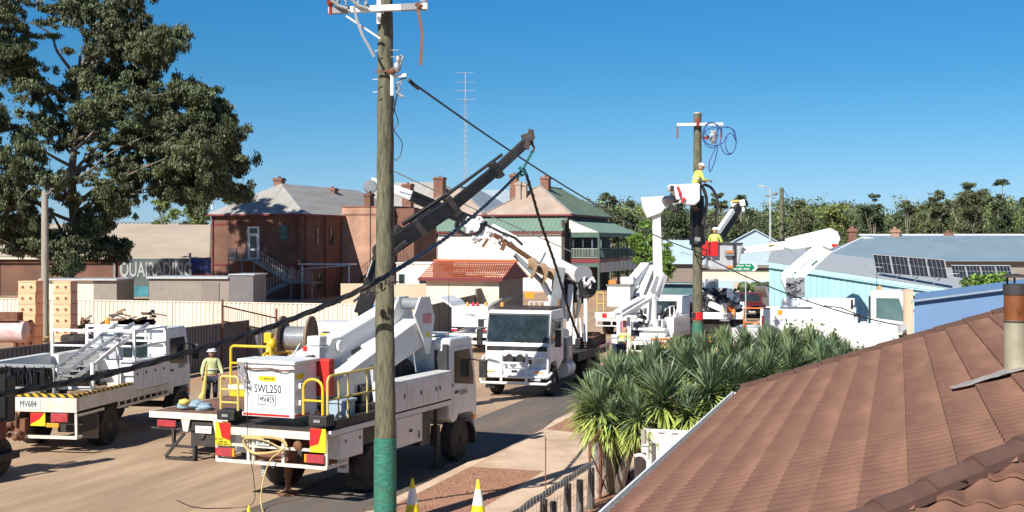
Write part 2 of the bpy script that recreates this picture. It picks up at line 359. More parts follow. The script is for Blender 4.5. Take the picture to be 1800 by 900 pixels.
mk('leaf_bright', (.14, .24, .04), .6, var=.3, vs=.8, island=.4)
mk('yucca_leaf', (.15, .215, .12), .4, var=.35, vs=3.0, island=.55, dirt=(.33, .37, .12), ds=1.1, da=.7)
mk('yucca_old', (.38, .45, .11), .45, var=.25, vs=3, island=.35)
mk('shrub', (.07, .11, .03), .6, var=.3, vs=2, island=.4)
mk('petal_pink', (.75, .06, .25), .5, var=.1)
mk('petal_white', (.8, .78, .75), .5, var=.05)
mk('petal_yellow', (.85, .45, .03), .5, var=.1)
mk('skin', (.42, .24, .16), .6, var=.06)
mk('hivis', (.60, .68, .13), .6, var=.08)
mk('hivis_pale', (.55, .60, .30), .7, var=.08)
mk('navy', (.03, .035, .055), .8, var=.15)
mk('helmet', (.8, .8, .79), .3, var=.02)
mk('boot', (.09, .05, .03), .8, var=.2)
mk('cloth_blue', (.25, .36, .42), .85, var=.35, vs=9)
mk('peach_block', (.88, .52, .31), .75, var=.1, vs=3, dirt=(.5, .22, .1), ds=1.5, da=.4)
mk('cone_yellow', (.88, .70, .02), .45, var=.05)
mk('cone_orange', (.85, .12, .03), .45, var=.05)
mk('sign_green', (.0, .22, .09), .4, var=.05)
mk('mural_teal', (.04, .20, .24), .6, var=.6, vs=.5)
mk('mural_blue', (.05, .08, .26), .6, var=.5, vs=1)
mk('mural_red', (.35, .07, .04), .6, var=.4, vs=1)
mk('sign_grey', (.085, .105, .105), .6, var=.05)
mk('sign_letter_shade', (.36, .38, .37), .7, var=.08)  # duller copy of the letter grey; shade over the sign put into colour
mk('letter_grey', (.55, .57, .55), .6, var=.03)
mk('flue', (.42, .38, .27), .45, metal=.35, var=.12, vs=6)
mk('flue_burnt', (.30, .10, .03), .5, metal=.3, var=.6, vs=5, dirt=(.03, .025, .02), ds=5, da=.8)
mk('lead', (.42, .38, .33), .55, metal=.2, var=.3, vs=9, bump=.5, bs=20)
mk('lawn', (.10, .22, .04), .9, var=.2)
mk('pink_tank', (.62, .50, .47), .5, var=.1, dirt=(.65, .2, .2), ds=2, da=.8)
mk_stripe('hazard', (.75, .42, .02), (.02, .02, .02), .11)
mk_stripe('red_white', (.6, .02, .02), (.8, .8, .8), .13)
# ================================================================ GROUND
def sheet(name, pts, z, mat, kind='structure'):
    MR = Matrix.Rotation(-R(TH), 4, 'Z'); m = MB(); m.mesh([MR.inverted() @ Vector((p[0], p[1], z)) for p in pts], [tuple(range(len(pts)))]); o = m.build(name, mat); o.rotation_euler = (0, 0, -R(TH)); return tag(o, kind=kind)
def slab(name, pts, z0, z1, mat):
    m = MB(); m.prism([(p[0], p[1]) for p in pts], (0, 0, z0), (1, 0, 0), (0, 1, 0), (0, 0, z1-z0)); return tag(m.build(name, mat), kind='structure')
m = MB()
# one ground sheet with a gentle rise far behind
xs = [-3000, -1200, -600, -300, -150, 0, 150, 300, 600, 1200, 3000]; ys = [-300, 0, 100, 170, 260, 400, 600, 1000, 1800, 3500]
vs = []; 
for y in ys:
    for x in xs: vs.append((x, y, 0 if y < 260 else min(5.5, (y-260)*.02)+random.uniform(-.3, .3)))
fs = [(j*11+i, j*11+i+1, (j+1)*11+i+1, (j+1)*11+i) for j in range(len(ys)-1) for i in range(10)]
m.mesh(vs, fs); tag(m.build('terrain', 'terrain', smooth=True), kind='structure')
K0 = Vector((-2.23, 24.6, 0))                       # a point on the kerb face
def S(a, t): return K0+U*a+V*t                       # street frame: a along the road, t to the right of the kerb
def Sq(a0, a1, t0, t1): return [S(a0, t0), S(a1, t0), S(a1, t1), S(a0, t1)]
sheet('yard_ground', Sq(-24, 160, -70, 40), .003, 'dirt')
sheet('road', Sq(-24, 150, -13.5, .0), .007, 'seal')
sheet('asphalt_lane', Sq(-24, 60, -2.35, -.0), .011, 'asphalt')
m = MB()
# kerb with a dropped crossover between a=3 and a=9
prof = []
for a in np.arange(-24, 60, 1.0):
    h0 = .03 if 4.5 < a < 10.5 else .12; h1 = .03 if 4.5 < a+1 < 10.5 else .12
    A, B, C, D = S(a, 0), S(a+1, 0), S(a+1, .32), S(a, .32)
    m.mesh([A, B, (B.x+.05*V.x, B.y+.05*V.y, h1), (A.x+.05*V.x, A.y+.05*V.y, h0), (C.x, C.y, .125), (D.x, D.y, .125)], [(0, 1, 2, 3), (3, 2, 4, 5)])
tag(m.build('kerb', 'concrete'), kind='structure')
slab('verge', Sq(-24, 60, .32, 14), .0, .12, 'gravel')
sheet('driveway_crossover', [S(3.4, .33), S(9.2, .33), S(8.6, 2.1), S(3.4, 2.1)], .124, 'concrete')
sheet('footpath', Sq(-24, 60, 1.98, 3.75), .129, 'concrete')
# cross street and its kerb far right
sheet('cross_street', [G(1190, 118), G(1900, 95), G(1900, 125), G(1190, 148)], .012, 'asphalt')
slab('far_kerb', [G(1190, 149), G(1500, 132), G(1500, 133), G(1190, 150)], 0, .2, 'concrete')
slab('hotel_pavement', Sq(84, 128, -3.4, 3.2), 0, .14, 'mural_red')
slab('lawn', [G(212, 97), G(262, 97), G(262, 101), G(212, 101)], 0, .5, 'lawn')

# ================================================================ BACKGROUND BUILDINGS
def hip(mb, x0, x1, y0, y1, z, rise, ov=.35, ridge='y', flat_ends=(0, 0)):
    x0 -= ov; x1 += ov; y0 -= ov; y1 += ov
    if ridge == 'y':
        c = (x0+x1)/2; h = (x1-x0)/2; a, b = (c, y0+h*(1-flat_ends[0])), (c, y1-h*(1-flat_ends[1]))
    else:
        c = (y0+y1)/2; h = (y1-y0)/2; a, b = (x0+h*(1-flat_ends[0]), c), (x1-h*(1-flat_ends[1]), c)
    vs = [(x0, y0, z), (x1, y0, z), (x1, y1, z), (x0, y1, z), (*a, z+rise), (*b, z+rise)]
    if ridge == 'y': fs = [(0, 1, 4), (1, 2, 5, 4), (2, 3, 5), (3, 0, 4, 5)]
    else: fs = [(0, 1, 5, 4), (1, 2, 5), (2, 3, 4, 5), (3, 0, 4)]
    return mb.mesh(vs, fs+[(0, 3, 2, 1)])
def chimney(b, x, y, z0, z1, w=.75, mat='brick_red', parent_roof=None):
    m = MB(); m.box(x-w/2, x+w/2, y-w/2, y+w/2, z0, z1-.25); m.box(x-w/2-.09, x+w/2+.09, y-w/2-.09, y+w/2+.09, z1-.25, z1-.1); m.box(x-w/2-.03, x+w/2+.03, y-w/2-.03, y+w/2+.03, z1-.1, z1)
    m.cyl((x, y, z1), (x, y, z1+.2), .14, .12, 10)
    return m.build('chimney', mat, parent_roof or b)
def window(b, face, c, z0, z1, w, n, mat='glass_dark', frame='white_paint', y=None, x=None):
    """n: 'y-' wall at y facing -y, or 'x+' wall at x facing +x"""
    f = MB(); g = MB(); t = .07
    def bx(mb, a0, a1, b0, b1, d0, d1):
        if n == 'y-': mb.box(a0, a1, y-d1, y-d0, b0, b1)
        else: mb.box(x+d0, x+d1, a0, a1, b0, b1)
    bx(f, c-w/2, c+w/2, z0, z0+t, .01, .06); bx(f, c-w/2, c+w/2, z1-t, z1, .01, .06)
    bx(f, c-w/2, c-w/2+t, z0+t, z1-t, .01, .06); bx(f, c+w/2-t, c+w/2, z0+t, z1-t, .01, .06); bx(f, c-w/2+t, c+w/2-t, (z0+z1)/2-.03, (z0+z1)/2+.03, .01, .05)
    bx(g, c-w/2+t, c+w/2-t, z0+t, z1-t, .012, .03)
    fo = f.build('window', frame, b); g.build('pane', mat, fo); return fo
def XY(px, D):
    return Vector(((px-900)*D/F, D, 0))

# ---- red brick wing
bw = thing('brick_building', 'two storey dark red brick building with grey iron hip roof and outside steel stair', 'building', (-18.3, 112, 0), TH)
W = MB(); W.box(-9.1, 0, 0, 26, 0, 7.35); W.build('wall', 'brick_dark', bw)
r = MB(); hip(r, -9.1, 0, 0, 26, 7.42, 2.95, .4); rf = r.build('roof', 'iron_roof', bw)
for x, y, z in ((-5.6, 6.2, 10.95), (-3.9, 14, 10.3)): chimney(bw, x, y, 8.6, z, .8, 'brick_red', rf)
m = MB(); m.box(-9.5, .42, -.45, -.4, 7.3, 7.45); m.box(.4, .46, -.4, 26, 7.3, 7.45); m.box(-9.13, .05, -.06, -.003, 2.9, 3.05); m.box(-9.13, .05, -.05, -.003, 6.5, 6.62)
m.build('gutter', 'maroon_trim', bw)
for x, y in ((-8.9, -.1), (-.6, -.1), (.1, .35), (.1, 4.2)):
    MB().cyl((x, y, 0), (x, y, 7.3), .055, n=6).build('downpipe', 'maroon_trim', bw)
d = MB(); d.box(-5.4, -4.25, -.07, -.01, 3.45, 6.35); dd = d.build('door', 'white_clean', bw)
g = MB(); g.box(-5.15, -4.5, -.09, -.075, 4.4, 5.5); g.box(-5.2, -4.45, -.09, -.075, 5.75, 6.2); g.box(-5.15, -4.5, -.09, -.075, 3.6, 4.2); g.build('pane', 'glass_dark', dd)
window(bw, 0, -1.85, 5.2, 6.5, .8, 'y-', 'glass_teal', 'green_trim', y=0)
for y in (2.9, 5.6): window(bw, 0, y, 4.7, 6.4, .75, 'x+', 'glass_dark', 'dark_board', x=0)
window(bw, 0, 3.2, .8, 2.2, .9, 'x+', 'glass_dark', 'dark_board', x=0)
# outside stair
st = MB(); st.box(-6.6, -3.9, -1.5, -.1, 3.32, 3.44)
for i in range(13): st.box(-3.9+i*.27, -3.62+i*.27, -1.5, -.4, 3.3-i*.14, 3.34-i*.14)
st.box(-.4, 1.8, -1.7, -.1, 1.4, 1.5)
st.bar((-3.9, -1.5, 3.3), (-.4, -1.5, 1.45), .06, .25); st.bar((-3.9, -.4, 3.3), (-.4, -.4, 1.45), .06, .25); st.bar((-.4, -2.6, 1.4), (-3.6, -2.6, .0), .06, .25); st.bar((-.4, -1.8, 1.4), (-3.6, -1.8, .0), .06, .25)
for i in range(9): st.box(-3.4+i*.33, -3.1+i*.33, -2.6, -1.8, .1+i*.15, .14+i*.15)
for x in (-6.5, -5.2, -4): st.box(x-.04, x+.04, -1.46, -1.38, 0, 3.35)
for x in (-.3, .8, 1.7): st.box(x-.04, x+.04, -1.66, -1.58, 0, 1.4)
s_ = st.build('staircase', 'grey_paint', bw)
rl = MB()
def rail(mb, p0, p1, n, h=1.0, r=.022, mid=True):
    p0, p1 = Vector(p0), Vector(p1); z = Vector((0, 0, h))
    mb.tube([p0+z, p1+z], r, 5); 
    if mid: mb.tube([p0+z*.5, p1+z*.5], r*.8, 5)
    for i in range(n+1):
        q = p0.lerp(p1, i/n); mb.tube([q, q+z], r*.8, 5)
rail(rl, (-6.6, -1.5, 3.44), (-3.9, -1.5, 3.44), 16); rail(rl, (-6.6, -1.5, 3.44), (-6.6, -.1, 3.44), 8); rail(rl, (-3.9, -1.5, 3.44), (-.4, -1.5, 1.5), 16); rail(rl, (-.4, -1.7, 1.5), (1.8, -1.7, 1.5), 12); rail(rl, (-3.6, -2.6, .1), (-.4, -2.6, 1.5), 12)
rl.build('railing', 'steel', s_)
m = MB(); m.box(-.2, 4.8, -.5, .8, 3.0, 3.12); m.cyl((0, -.4, 2.6), (4.8, -.6, 3.0), .05, n=6); m.cyl((4.6, -.4, 0), (4.6, -.4, 3.0), .07, n=6); m.cyl((.3, -.7, 0), (.3, -.7, 2.9), .09, n=6)
m.build('service_pipe', 'galv', bw)
# ---- paler brick block
bb = thing('brick_block', 'orange brick block with flat parapet beside the red brick building, tree shadow on its face', 'building', (-18.3+U.x*7.8, 112+U.y*7.8, 0), TH)
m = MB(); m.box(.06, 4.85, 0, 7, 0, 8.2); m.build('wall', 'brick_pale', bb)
m = MB(); m.box(-.0, 4.91, -.05, 7.05, 8.2, 8.32); m.box(.03, 4.88, -.03, -.002, 7.45, 7.6); m.build('parapet', 'brick_red', bb)
m = MB(); m.box(4.87, 6.8, 1.2, 7, 0, 8.1); m.build('rear_wall', 'brick_dark', bb)
chimney(bb, 2.1, 1.6, 8.2, 9.55, .7, 'brick_dark')
m = MB(); rail(m, (2.6, -1.4, 1.6), (4.8, -1.4, 3.4), 10); m.bar((2.6, -1.4, 1.5), (4.8, -1.4, 3.3), .06, .2); m.build('stair', 'dark_board', bb)

# ---- hotel
HX, HY = 5.78, 130.0
ho = thing('hotel', 'large white walled hotel with tan and green iron hip roofs and a two storey verandah', 'building', (HX, HY, 0), TH)
def hl(px, Y, z=0):  # local x on line y=Y for photo column px
    k = (px-900)/F; return (k*(HY+U.y*Y)-HX-U.x*Y)/(V.x-k*V.y)
m = MB(); m.box(-13.6, -.35, -1.6, 0, 0, 6.0); m.build('side_wall', 'white_wall', ho)
m = MB(); m.box(-16.3, -13.62, -1.4, .2, 0, 6.0); m.build('boarded_wall', 'grey_board', ho)
m = MB(); m.box(-17.6, -16.32, -1.0, .2, 0, 6.6); m.build('sage_wall', 'sage_board', ho)
for x in (-15.1, -14.4): window(ho, 0, x, 3.9, 5.2, .5, 'y-', 'glass_dark', 'cream_paint', y=-1.4)
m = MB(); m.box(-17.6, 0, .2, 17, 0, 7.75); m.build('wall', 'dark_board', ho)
# lean-to green roof with maroon fascia
m = MB(); m.corr((-18, -2.0, 6.05), (1, 0, 0), (0, 2.2, 1.6), 17.9, 2.75, .5, .04, nrm=(0, -.6, .8)); m.build('lean_to_roof', 'green_iron', ho)
m = MB(); m.box(-18, -.1, -2.06, -2.0, 5.88, 6.04); m.box(-17.8, .36, -.42, -.3, 7.62, 7.8); m.box(.3, .42, -.42, 17.4, 7.62, 7.8); m.build('fascia', 'maroon_trim', ho)
m = MB(); m.box(-.34, -.02, -1.6, -1.3, 0, 7.2); m.box(-.34, -.02, -.3, 0, 0, 7.5); m.build('corner_post', 'dark_board', ho)
r = MB(); hip(r, -8.8, 0, 0, 17.4, 7.8, 3.15, .4); ra = r.build('roof', 'tan_roof', ho)
# right-hand slope sheets are green: separate sheet 12 mm proud
m = MB(); 
n0 = Vector((3.15, 0, 4.8)).normalized()*.02; m.mesh([Vector(q)+n0 for q in [(.4, -.4, 7.8), (.4, 17.8, 7.8), (-4.4, 13, 10.95), (-4.4, 4.4, 10.95)]], [(0, 1, 2, 3)]); m.build('roof_slope', 'green_roof', ho, label='faded green iron slope of the roof')
r = MB(); hip(r, -17.9, -9.2, 0, 15, 7.8, 3.15, .4); rb = r.build('roof', 'tan_roof', ho)
n0 = Vector((3.15, 0, 4.75)).normalized()*.02; m = MB(); m.mesh([Vector(q)+n0 for q in [(-8.8, -.4, 7.8), (-8.8, 15.4, 7.8), (-13.55, 10.65, 10.95), (-13.55, 4.35, 10.95)]], [(0, 1, 2, 3)]); m.build('roof_slope', 'blue_iron', ho, label='roof slope in grey blue, its shade put into the colour')  # side of the tan hip turned from the sun, shade painted grey blue
r = MB(); hip(r, -24, -3, 12.5, 21.5, 7.9, 3.2, .4, 'x'); rc = r.build('roof', 'blue_iron', ho)
r = MB(); hip(r, -30, -13, 6.5, 18, 8.0, 3.9, .4, 'x'); rd = r.build('roof', 'iron_roof', ho)
m = MB(); m.box(-29.8, -17.6, 6.6, 17.8, 0, 7.95); m.build('rear_wing', 'brick_dark', ho)
for px, Y, zt, w_ in ((904, 6.5, 12.3, .8), (912, 2.2, 11.2, .55), (922, 2.4, 11.1, .5), (959, 5.0, 11.9, .9), (717, 3.5, 11.3, 1.0), (773, 9, 12.25, 1.1)):
    x = hl(px, Y); chimney(ho, x, Y, 8.4, zt, w_, 'brick_red' if px < 910 or px > 950 else 'tan_roof', ra if x > -9 else rb)
# ridge caps
m = MB()
for a, b in (((-.0+.4, -.4, 7.85), (-4.4, 4.4, 10.98)), ((-9.2, -.4, 7.85), (-4.4, 4.4, 10.98)), ((-4.4, 4.4, 10.98), (-4.4, 13, 10.98)), ((-8.8, -.4, 7.85), (-13.55, 4.35, 10.98)), ((-13.55, 4.35, 10.98), (-13.55, 10.6, 10.98))): m.bar(a, b, .25, .06)
m.build('ridge_cap', 'iron_roof', ho)
# verandah
m = MB(); m.corr((.1, -.3, 7.25), (0, 1, 0), (3.3, 0, -1.35), 18, 3.56, .6, .04, nrm=(.4, 0, .9)); m.build('verandah_roof', 'green_iron', ho)
m = MB(); m.prism([(.1, 7.2), (.1, 5.95), (3.2, 5.95)], (0, -.25, 0), (1, 0, 0), (0, 0, 1), (0, .05, 0)); m.build('verandah_gable', 'white_wall', ho)
m = MB(); m.box(0, 3.25, -.2, 17.5, 3.05, 3.25); m.build('balcony_floor', 'dark_board', ho)
for i, (x, y) in enumerate([(3.15, y) for y in (-.15, 4.2, 8.6, 13, 17.3)]+[(.15, -.15)]):
    m = MB(); m.box(x-.09, x+.09, y-.09, y+.09, 0, 5.95); m.build('post', 'green_trim', ho)
def balus(p0, p1, n):
    q = MB(); p0, p1 = Vector(p0), Vector(p1)
    q.bar(p0+Vector((0, 0, 1.0)), p1+Vector((0, 0, 1.0)), .08, .07); q.bar(p0+Vector((0, 0, .1)), p1+Vector((0, 0, .1)), .06, .06)
    for i in range(n+1):
        a = p0.lerp(p1, i/n); q.bar(a+Vector((0, 0, .1)), a+Vector((0, 0, 1.0)), .05, .03 if i % 3 else .10)
    return q
balus((.2, -.15, 3.3), (3.1, -.15, 3.3), 18).build('balustrade', 'sage_board', ho)
balus((3.15, -.15, 3.3), (3.15, 17.3, 3.3), 90).build('balustrade', 'green_trim', ho)
m = MB(); m.box(.1, 3.2, -.26, -.21, 2.85, 3.3); m.box(3.24, 3.29, -.2, 17.5, 2.95, 3.3); m.build('floor_fascia', 'maroon_trim', ho)
m = MB(); m.box(.1, 3.2, -.24, -.21, 2.45, 2.83); m.box(.1, 3.2, -.24, -.2, 5.45, 5.93); m.box(3.2, 3.24, -.2, 17.5, 5.5, 5.93); m.build('valance', 'green_trim', ho)
for i in range(8):
    m = MB(); y = .1+i*2.15; m.box(3.2, 3.25, y, y+2.0, 1.9, 2.9); m.build('awning_panel', 'letter_grey', ho)
for y in (1.5, 5.5, 9.5, 13.5):
    window(ho, 0, y, 3.4, 5.4, 1.1, 'x+', 'glass_dark', 'dark_board', x=.0)
m = MB(); m.box(.3, 2.7, 3, 3.1, 0, 2.4); m.build('entry_screen', 'dark_board', ho)
# low white rooms in front of the hotel
lw = thing('white_outbuilding', 'low white rendered outbuilding with a small dark window and steel landing rail', 'building', G(697, 112), TH)
m = MB(); m.box(0, 3.4, 0, 5, 0, 3.1); m.build('wall', 'white_wall', lw)
m = MB(); m.box(-.05, 3.5, -.1, 5, 3.1, 3.2); m.build('roof', 'white_clean', lw)
window(lw, 0, 2.6, .9, 1.9, .9, 'y-', 'glass_dark', 'dark_board', y=0); window(lw, 0, .5, .4, 2.2, .6, 'y-', 'glass_dark', 'grey_paint', y=0)
m = MB(); rail(m, (-.8, -.6, 3.25), (.9, -.6, 3.25), 6, 1.15); m.tube([(.9, -.6, 4.4), (1.5, -.6, 3.3)], .03, 5); m.build('landing_rail', 'dark_board', lw)
# radio mast behind the roofs
rm = thing('radio_mast', 'slim lattice radio mast with short cross elements rising behind the hotel', 'mast', G(818, 150))
m = MB(); z1 = CH+(HZ-128)*150/F
for a in range(3): m.tube([(.16*math.cos(a*2.1), .16*math.sin(a*2.1), 0), (.13*math.cos(a*2.1), .13*math.sin(a*2.1), z1-3.2)], .03, 4)
for i in range(30):
    z = i*z1*.8/30; m.tube([(.16, 0, z), (-.1, .13, z+.4), (-.1, -.13, z+.8)], .02, 3)
m.tube([(0, 0, z1-3.6), (0, 0, z1)], .035, 5); m.build('lattice', 'galv', rm)
for i in range(14): z = 9+i*(z1-12)/14; MB().tube([(-.45, 0, z), (.45, 0, z)], .022, 4).build('cross_element', 'galv', rm)
for z, l in ((z1, 1.0), (z1-1.1, 1.1), (z1-2.1, 1.2), (z1-3.1, 1.2)): MB().tube([(-l, 0, z), (l, 0, z)], .03, 4).build('antenna', 'galv', rm)

# ---- left: big shed, town sign, sheds
sh = thing('long_shed', 'long low shed with wide beige roof and dark brick wall behind the gum tree', 'shed', G(-120, 120), 4)
m = MB(); m.box(0, 26.0, .4, 20, 0, 3.55); m.build('wall', 'brick_dark', sh)
m = MB(); m.mesh([(-.6, -.2, 3.62), (26.6, -.2, 3.57), (22.6, 13, 6.75), (-.6, 13, 6.9)], [(0, 1, 2, 3)]); m.mesh([(-.6, 13, 6.9), (22.6, 13, 6.75), (26.6, 26, 3.5), (-.6, 26, 3.5)], [(0, 1, 2, 3)]); m.mesh([(26.6, -.2, 3.57), (26.6, 26, 3.5), (22.6, 13, 6.75)], [(0, 1, 2)]); m.build('roof', 'beige_roof', sh)
m = MB(); m.box(-.6, 26.6, -.26, -.2, 3.37, 3.55); m.build('fascia', 'cream_wall', sh)
for x in (6.2, 17.5): MB().box(x-.1, x+.1, .1, .35, 0, 3.5).build('post', 'grey_paint', sh)
gs = thing('iron_store', 'tall pale grey corrugated iron store with a lower wing behind the shed roof', 'building', G(150, 150), 6)
m = MB(); m.corr((0, 0, 0), (1, 0, 0), (0, 0, 1), 11.3, 7.2, .5, .06, nrm=(0, -1, 0)); m.corr((11.3, .5, 0), (1, 0, 0), (0, 0, 1), 4.8, 5.5, .5, .06, nrm=(0, -1, 0)); m.box(.02, 11.28, .02, 8, 0, 7.15); m.box(11.32, 16.0, .52, 8, 0, 5.45); m.build('wall', 'grey_iron', gs)
m = MB(); m.bar((7.8, -.1, 4.4), (11, -.1, 7.0), .1, .06); m.box(-.05, 11.35, -.1, -.02, 7.2, 7.3); m.build('bracing', 'grey_paint', gs)
sg = thing('town_sign', 'grey wall sign reading QUAIRADING in raised block letters above a teal mural', 'sign', G(215, 116), 3)
m = MB(); m.box(0, 6.2, 0, .12, 1.0, 3.52); m.build('board', 'sign_grey', sg)
m = MB(); m.box(-.1, .06, -.04, .14, 0, 3.7); m.box(6.14, 6.3, -.04, .14, 0, 4.0); m.box(.06, 6.14, -.03, -.002, 3.44, 3.52); m.build('frame', 'grey_paint', sg)
text('QUAIRADING', 1.85, 'sign_letter_shade', sg, (3.1, -.03, 2.42), (1, 0, 0), (0, 0, 1), ext=.03, bold=.03, sx=.58)
m = MB(); m.box(.05, 2.4, .02, .1, -.0, .99); m.build('mural', 'mural_teal', sg)
mu = thing('mural_wall', 'low wall painted with a blue and brick red landscape mural beside the brick building', 'wall', G(336, 116.6), 3)
m = MB(); m.box(0, 2.2, 0, .15, 2.1, 3.55); m.build('sky_panel', 'mural_blue', mu); m = MB(); m.box(0, 2.2, 0, .15, 0, 2.1); m.build('earth_panel', 'mural_red', mu)
m = MB(); m.sphere((.75, -.02, 2.3), .32, (1, .1, .5)); m.box(.72, .78, -.03, -.005, 1.9, 2.2); m.build('painted_tree', 'ink', mu)
ls = thing('flat_shed', 'low flat roofed brown shed in front of the brick building stair', 'shed', G(262, 92), 6)
m = MB(); m.box(0, 7.6, 0, 3, 0, 2.35); m.build('wall', 'grey_board', ls)
m = MB(); m.box(5.9, 7.7, -.02, 3.1, 0, 2.62); m.build('end_room', 'grey_fence', ls); m = MB(); m.box(-.15, 5.9, -.2, 3.2, 2.36, 2.5); m.box(5.9, 7.8, -.1, 3.2, 2.62, 2.7); m.build('roof', 'galv', ls)
m = MB(); m.box(3.9, 5.2, -.06, -.01, .2, 2.1); m.build('door', 'brown_fence', ls)
l2 = thing('cream_shed', 'small flat roofed shed with cream end wall beneath the gum tree', 'shed', G(85, 90), 6)
m = MB(); m.box(0, 3.3, 0, 3, 0, 2.3); m.build('wall', 'cream_wall', l2); m = MB(); m.box(3.31, 5, -.02, 3, 0, 2.3); m.build('side_room', 'grey_board', l2); m = MB(); m.box(-.6, 5.1, -.3, 3.1, 2.3, 2.4); m.build('roof', 'galv', l2)
# ---- terracotta garage and fences
ga = thing('garage', 'cream garage with orange terracotta tiled gable roof and brown shaded side', 'garage', G(877, 78), TH)
m = MB(); m.box(-4.75, 0, 0, 4.9, 0, 2.72); m.build('wall', 'cream_wall', ga)
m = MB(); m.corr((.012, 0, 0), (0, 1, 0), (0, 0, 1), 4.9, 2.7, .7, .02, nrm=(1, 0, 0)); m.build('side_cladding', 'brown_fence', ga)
rt = MB()
for sgn, y0 in ((1, -.35), (-1, 5.25)):
    for i in range(9):
        t0 = i/9; t1 = (i+1)/9; ya = y0+sgn*2.8*t0; yb = y0+sgn*2.8*t1; za = 2.72+1.05*t0; zb = 2.72+1.05*t1
        k = 36; top = []; bot = []
        for j in range(k*4+1):
            x = -5.15+5.5*j/(k*4); wv = .03*math.sin(j/4*2*math.pi)
            bot.append(rt.bm.verts.new((x, ya, za+.05+wv))); top.append(rt.bm.verts.new((x, yb, zb+.005+wv)))
        for j in range(k*4): rt.bm.faces.new((bot[j], bot[j+1], top[j+1], top[j]))
rt.mesh([(-5.15, -.35, 2.7), (.35, -.35, 2.7), (.35, 5.25, 2.7), (-5.15, 5.25, 2.7)], [(0, 1, 2, 3)])
rr = rt.build('roof', 'terracotta', ga)
m = MB(); m.tube([(-5.2, 2.45, 3.79), (.4, 2.45, 3.79)], .09, 8); m.build('ridge', 'terracotta', rr)
m = MB(); m.prism([(-.35, 2.7), (2.45, 3.72), (5.25, 2.7)], (.28, 0, 0), (0, 1, 0), (0, 0, 1), (.03, 0, 0)); m.box(-5.15, .35, -.42, -.36, 2.6, 2.78); m.build('gable', 'maroon_trim', ga)
def fence(name, label, p0, p1, h, mat, period=.25, depth=.045, postmat=None, posts=2.4, group=None):
    p0, p1 = Vector(p0), Vector(p1); d = p1-p0; L = d.length; hd = math.degrees(math.atan2(d.x, d.y))
    t = thing(name, label, 'fence', p0, hd, group)
    m = MB(); m.corr((0, 0, .05), (0, 1, 0), (0, 0, 1), L, h-.05, period, depth, nrm=(1, 0, 0)); m.build('infill', mat, t)
    m = MB(); m.box(-.01, depth+.015, 0, L, h-.03, h+.02); m.build('top_rail', postmat or mat, t)
    n = max(1, round(L/posts))
    for i in range(n+1):
        y = L*i/n; m = MB(); m.box(-.02, depth+.025, y-.04, y+.04, 0, h+.03); m.build('post', postmat or mat, t)
    return t
a0 = Vector((-28, 70, 0))-V*6
fence('sheet_fence', 'long cream sheet metal fence across the back of the yard', a0, a0+V*28.8, 1.9, 'cream_fence')
q = Vector((-10.75, 52, 0)); fence('sheet_fence', 'dark grey sheet metal fence along the road behind the white line truck', q-U*22, q, 1.8, 'grey_fence', .2)
fence('sheet_fence', 'short grey sheet fence panel at the end of the dark fence', q+V*.1, q+V*1.2+U*.6, 1.5, 'grey_fence', .2)
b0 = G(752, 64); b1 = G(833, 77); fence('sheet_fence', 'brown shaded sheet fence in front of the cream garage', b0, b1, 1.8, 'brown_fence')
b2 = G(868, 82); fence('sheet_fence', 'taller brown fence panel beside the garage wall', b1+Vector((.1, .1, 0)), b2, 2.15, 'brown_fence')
cw = thing('rendered_wall', 'low apricot rendered wall left of the garage', 'wall', G(600, 90), 90+3)
m = MB(); m.box(0, .25, 0, 6.5, 0, 2.0); m.build('wall', 'render_wall', cw); m = MB(); m.box(-.04, .29, 0, 6.5, 2.0, 2.06); m.build('coping', 'cream_wall', cw)
# rusty frame on the fence corner
rg = thing('gate_frame', 'rusty pipe and wire gate frame standing at the corner of the dark fence', 'gate', G(391, 50), 30)
m = MB(); m.tube([(0, 0, 0), (0, 0, 2.75)], .05, 6); m.tube([(0, 3.2, 0), (0, 3.2, 2.25)], .05, 6); m.tube([(0, 0, 2.5), (0, 3.2, 1.85)], .03, 6); m.tube([(0, 0, 1.9), (0, 3.2, 1.3)], .03, 6)
m.build('frame', 'rust', rg); m = MB()
for i in range(12): m.tube([(0, .25*i+.1, .4), (0, .25*i+.1, 2.45-.2*(.25*i))], .012, 4)
m.build('mesh', 'rust', rg)
# ---- right: aqua hall, blue roofs, houses
aq = thing('aqua_hall', 'long aqua boarded hall with pale grey low roof behind the bucket truck', 'building', G(1352, 58.8), 90+13)
m = MB(); m.corr((0, 0, 0), (0, 1, 0), (0, 0, 1), 11, (3.9, 2.3), .27, .03, nrm=(1, 0, 0), trap='board'); m.build('wall', 'aqua_wall', aq)
m = MB(); m.box(-9, -.02, .0, .05, 0, 3.9); m.bar((.1, -.02, 3.84), (.1, 11, 2.2), .08, .05); m.prism([(0, 3.87), (11, 2.25), (11, 2.42), (0, 4.05)], (.09, 0, 0), (0, 1, 0), (0, 0, 1), (.05, 0, 0)); m.build('fascia', 'aqua_trim', aq)
m = MB(); m.mesh([(.15, -.1, 4.07), (.15, 11.1, 2.42), (-14, 11.1, 3.3), (-14, -.1, 4.75)], [(0, 1, 2, 3)]); m.build('roof', 'pale_roof', aq)
m = MB(); m.box(.04, .08, 5.5, 9.5, 1.9, 1.97); m.build('rail', 'grey_paint', aq)
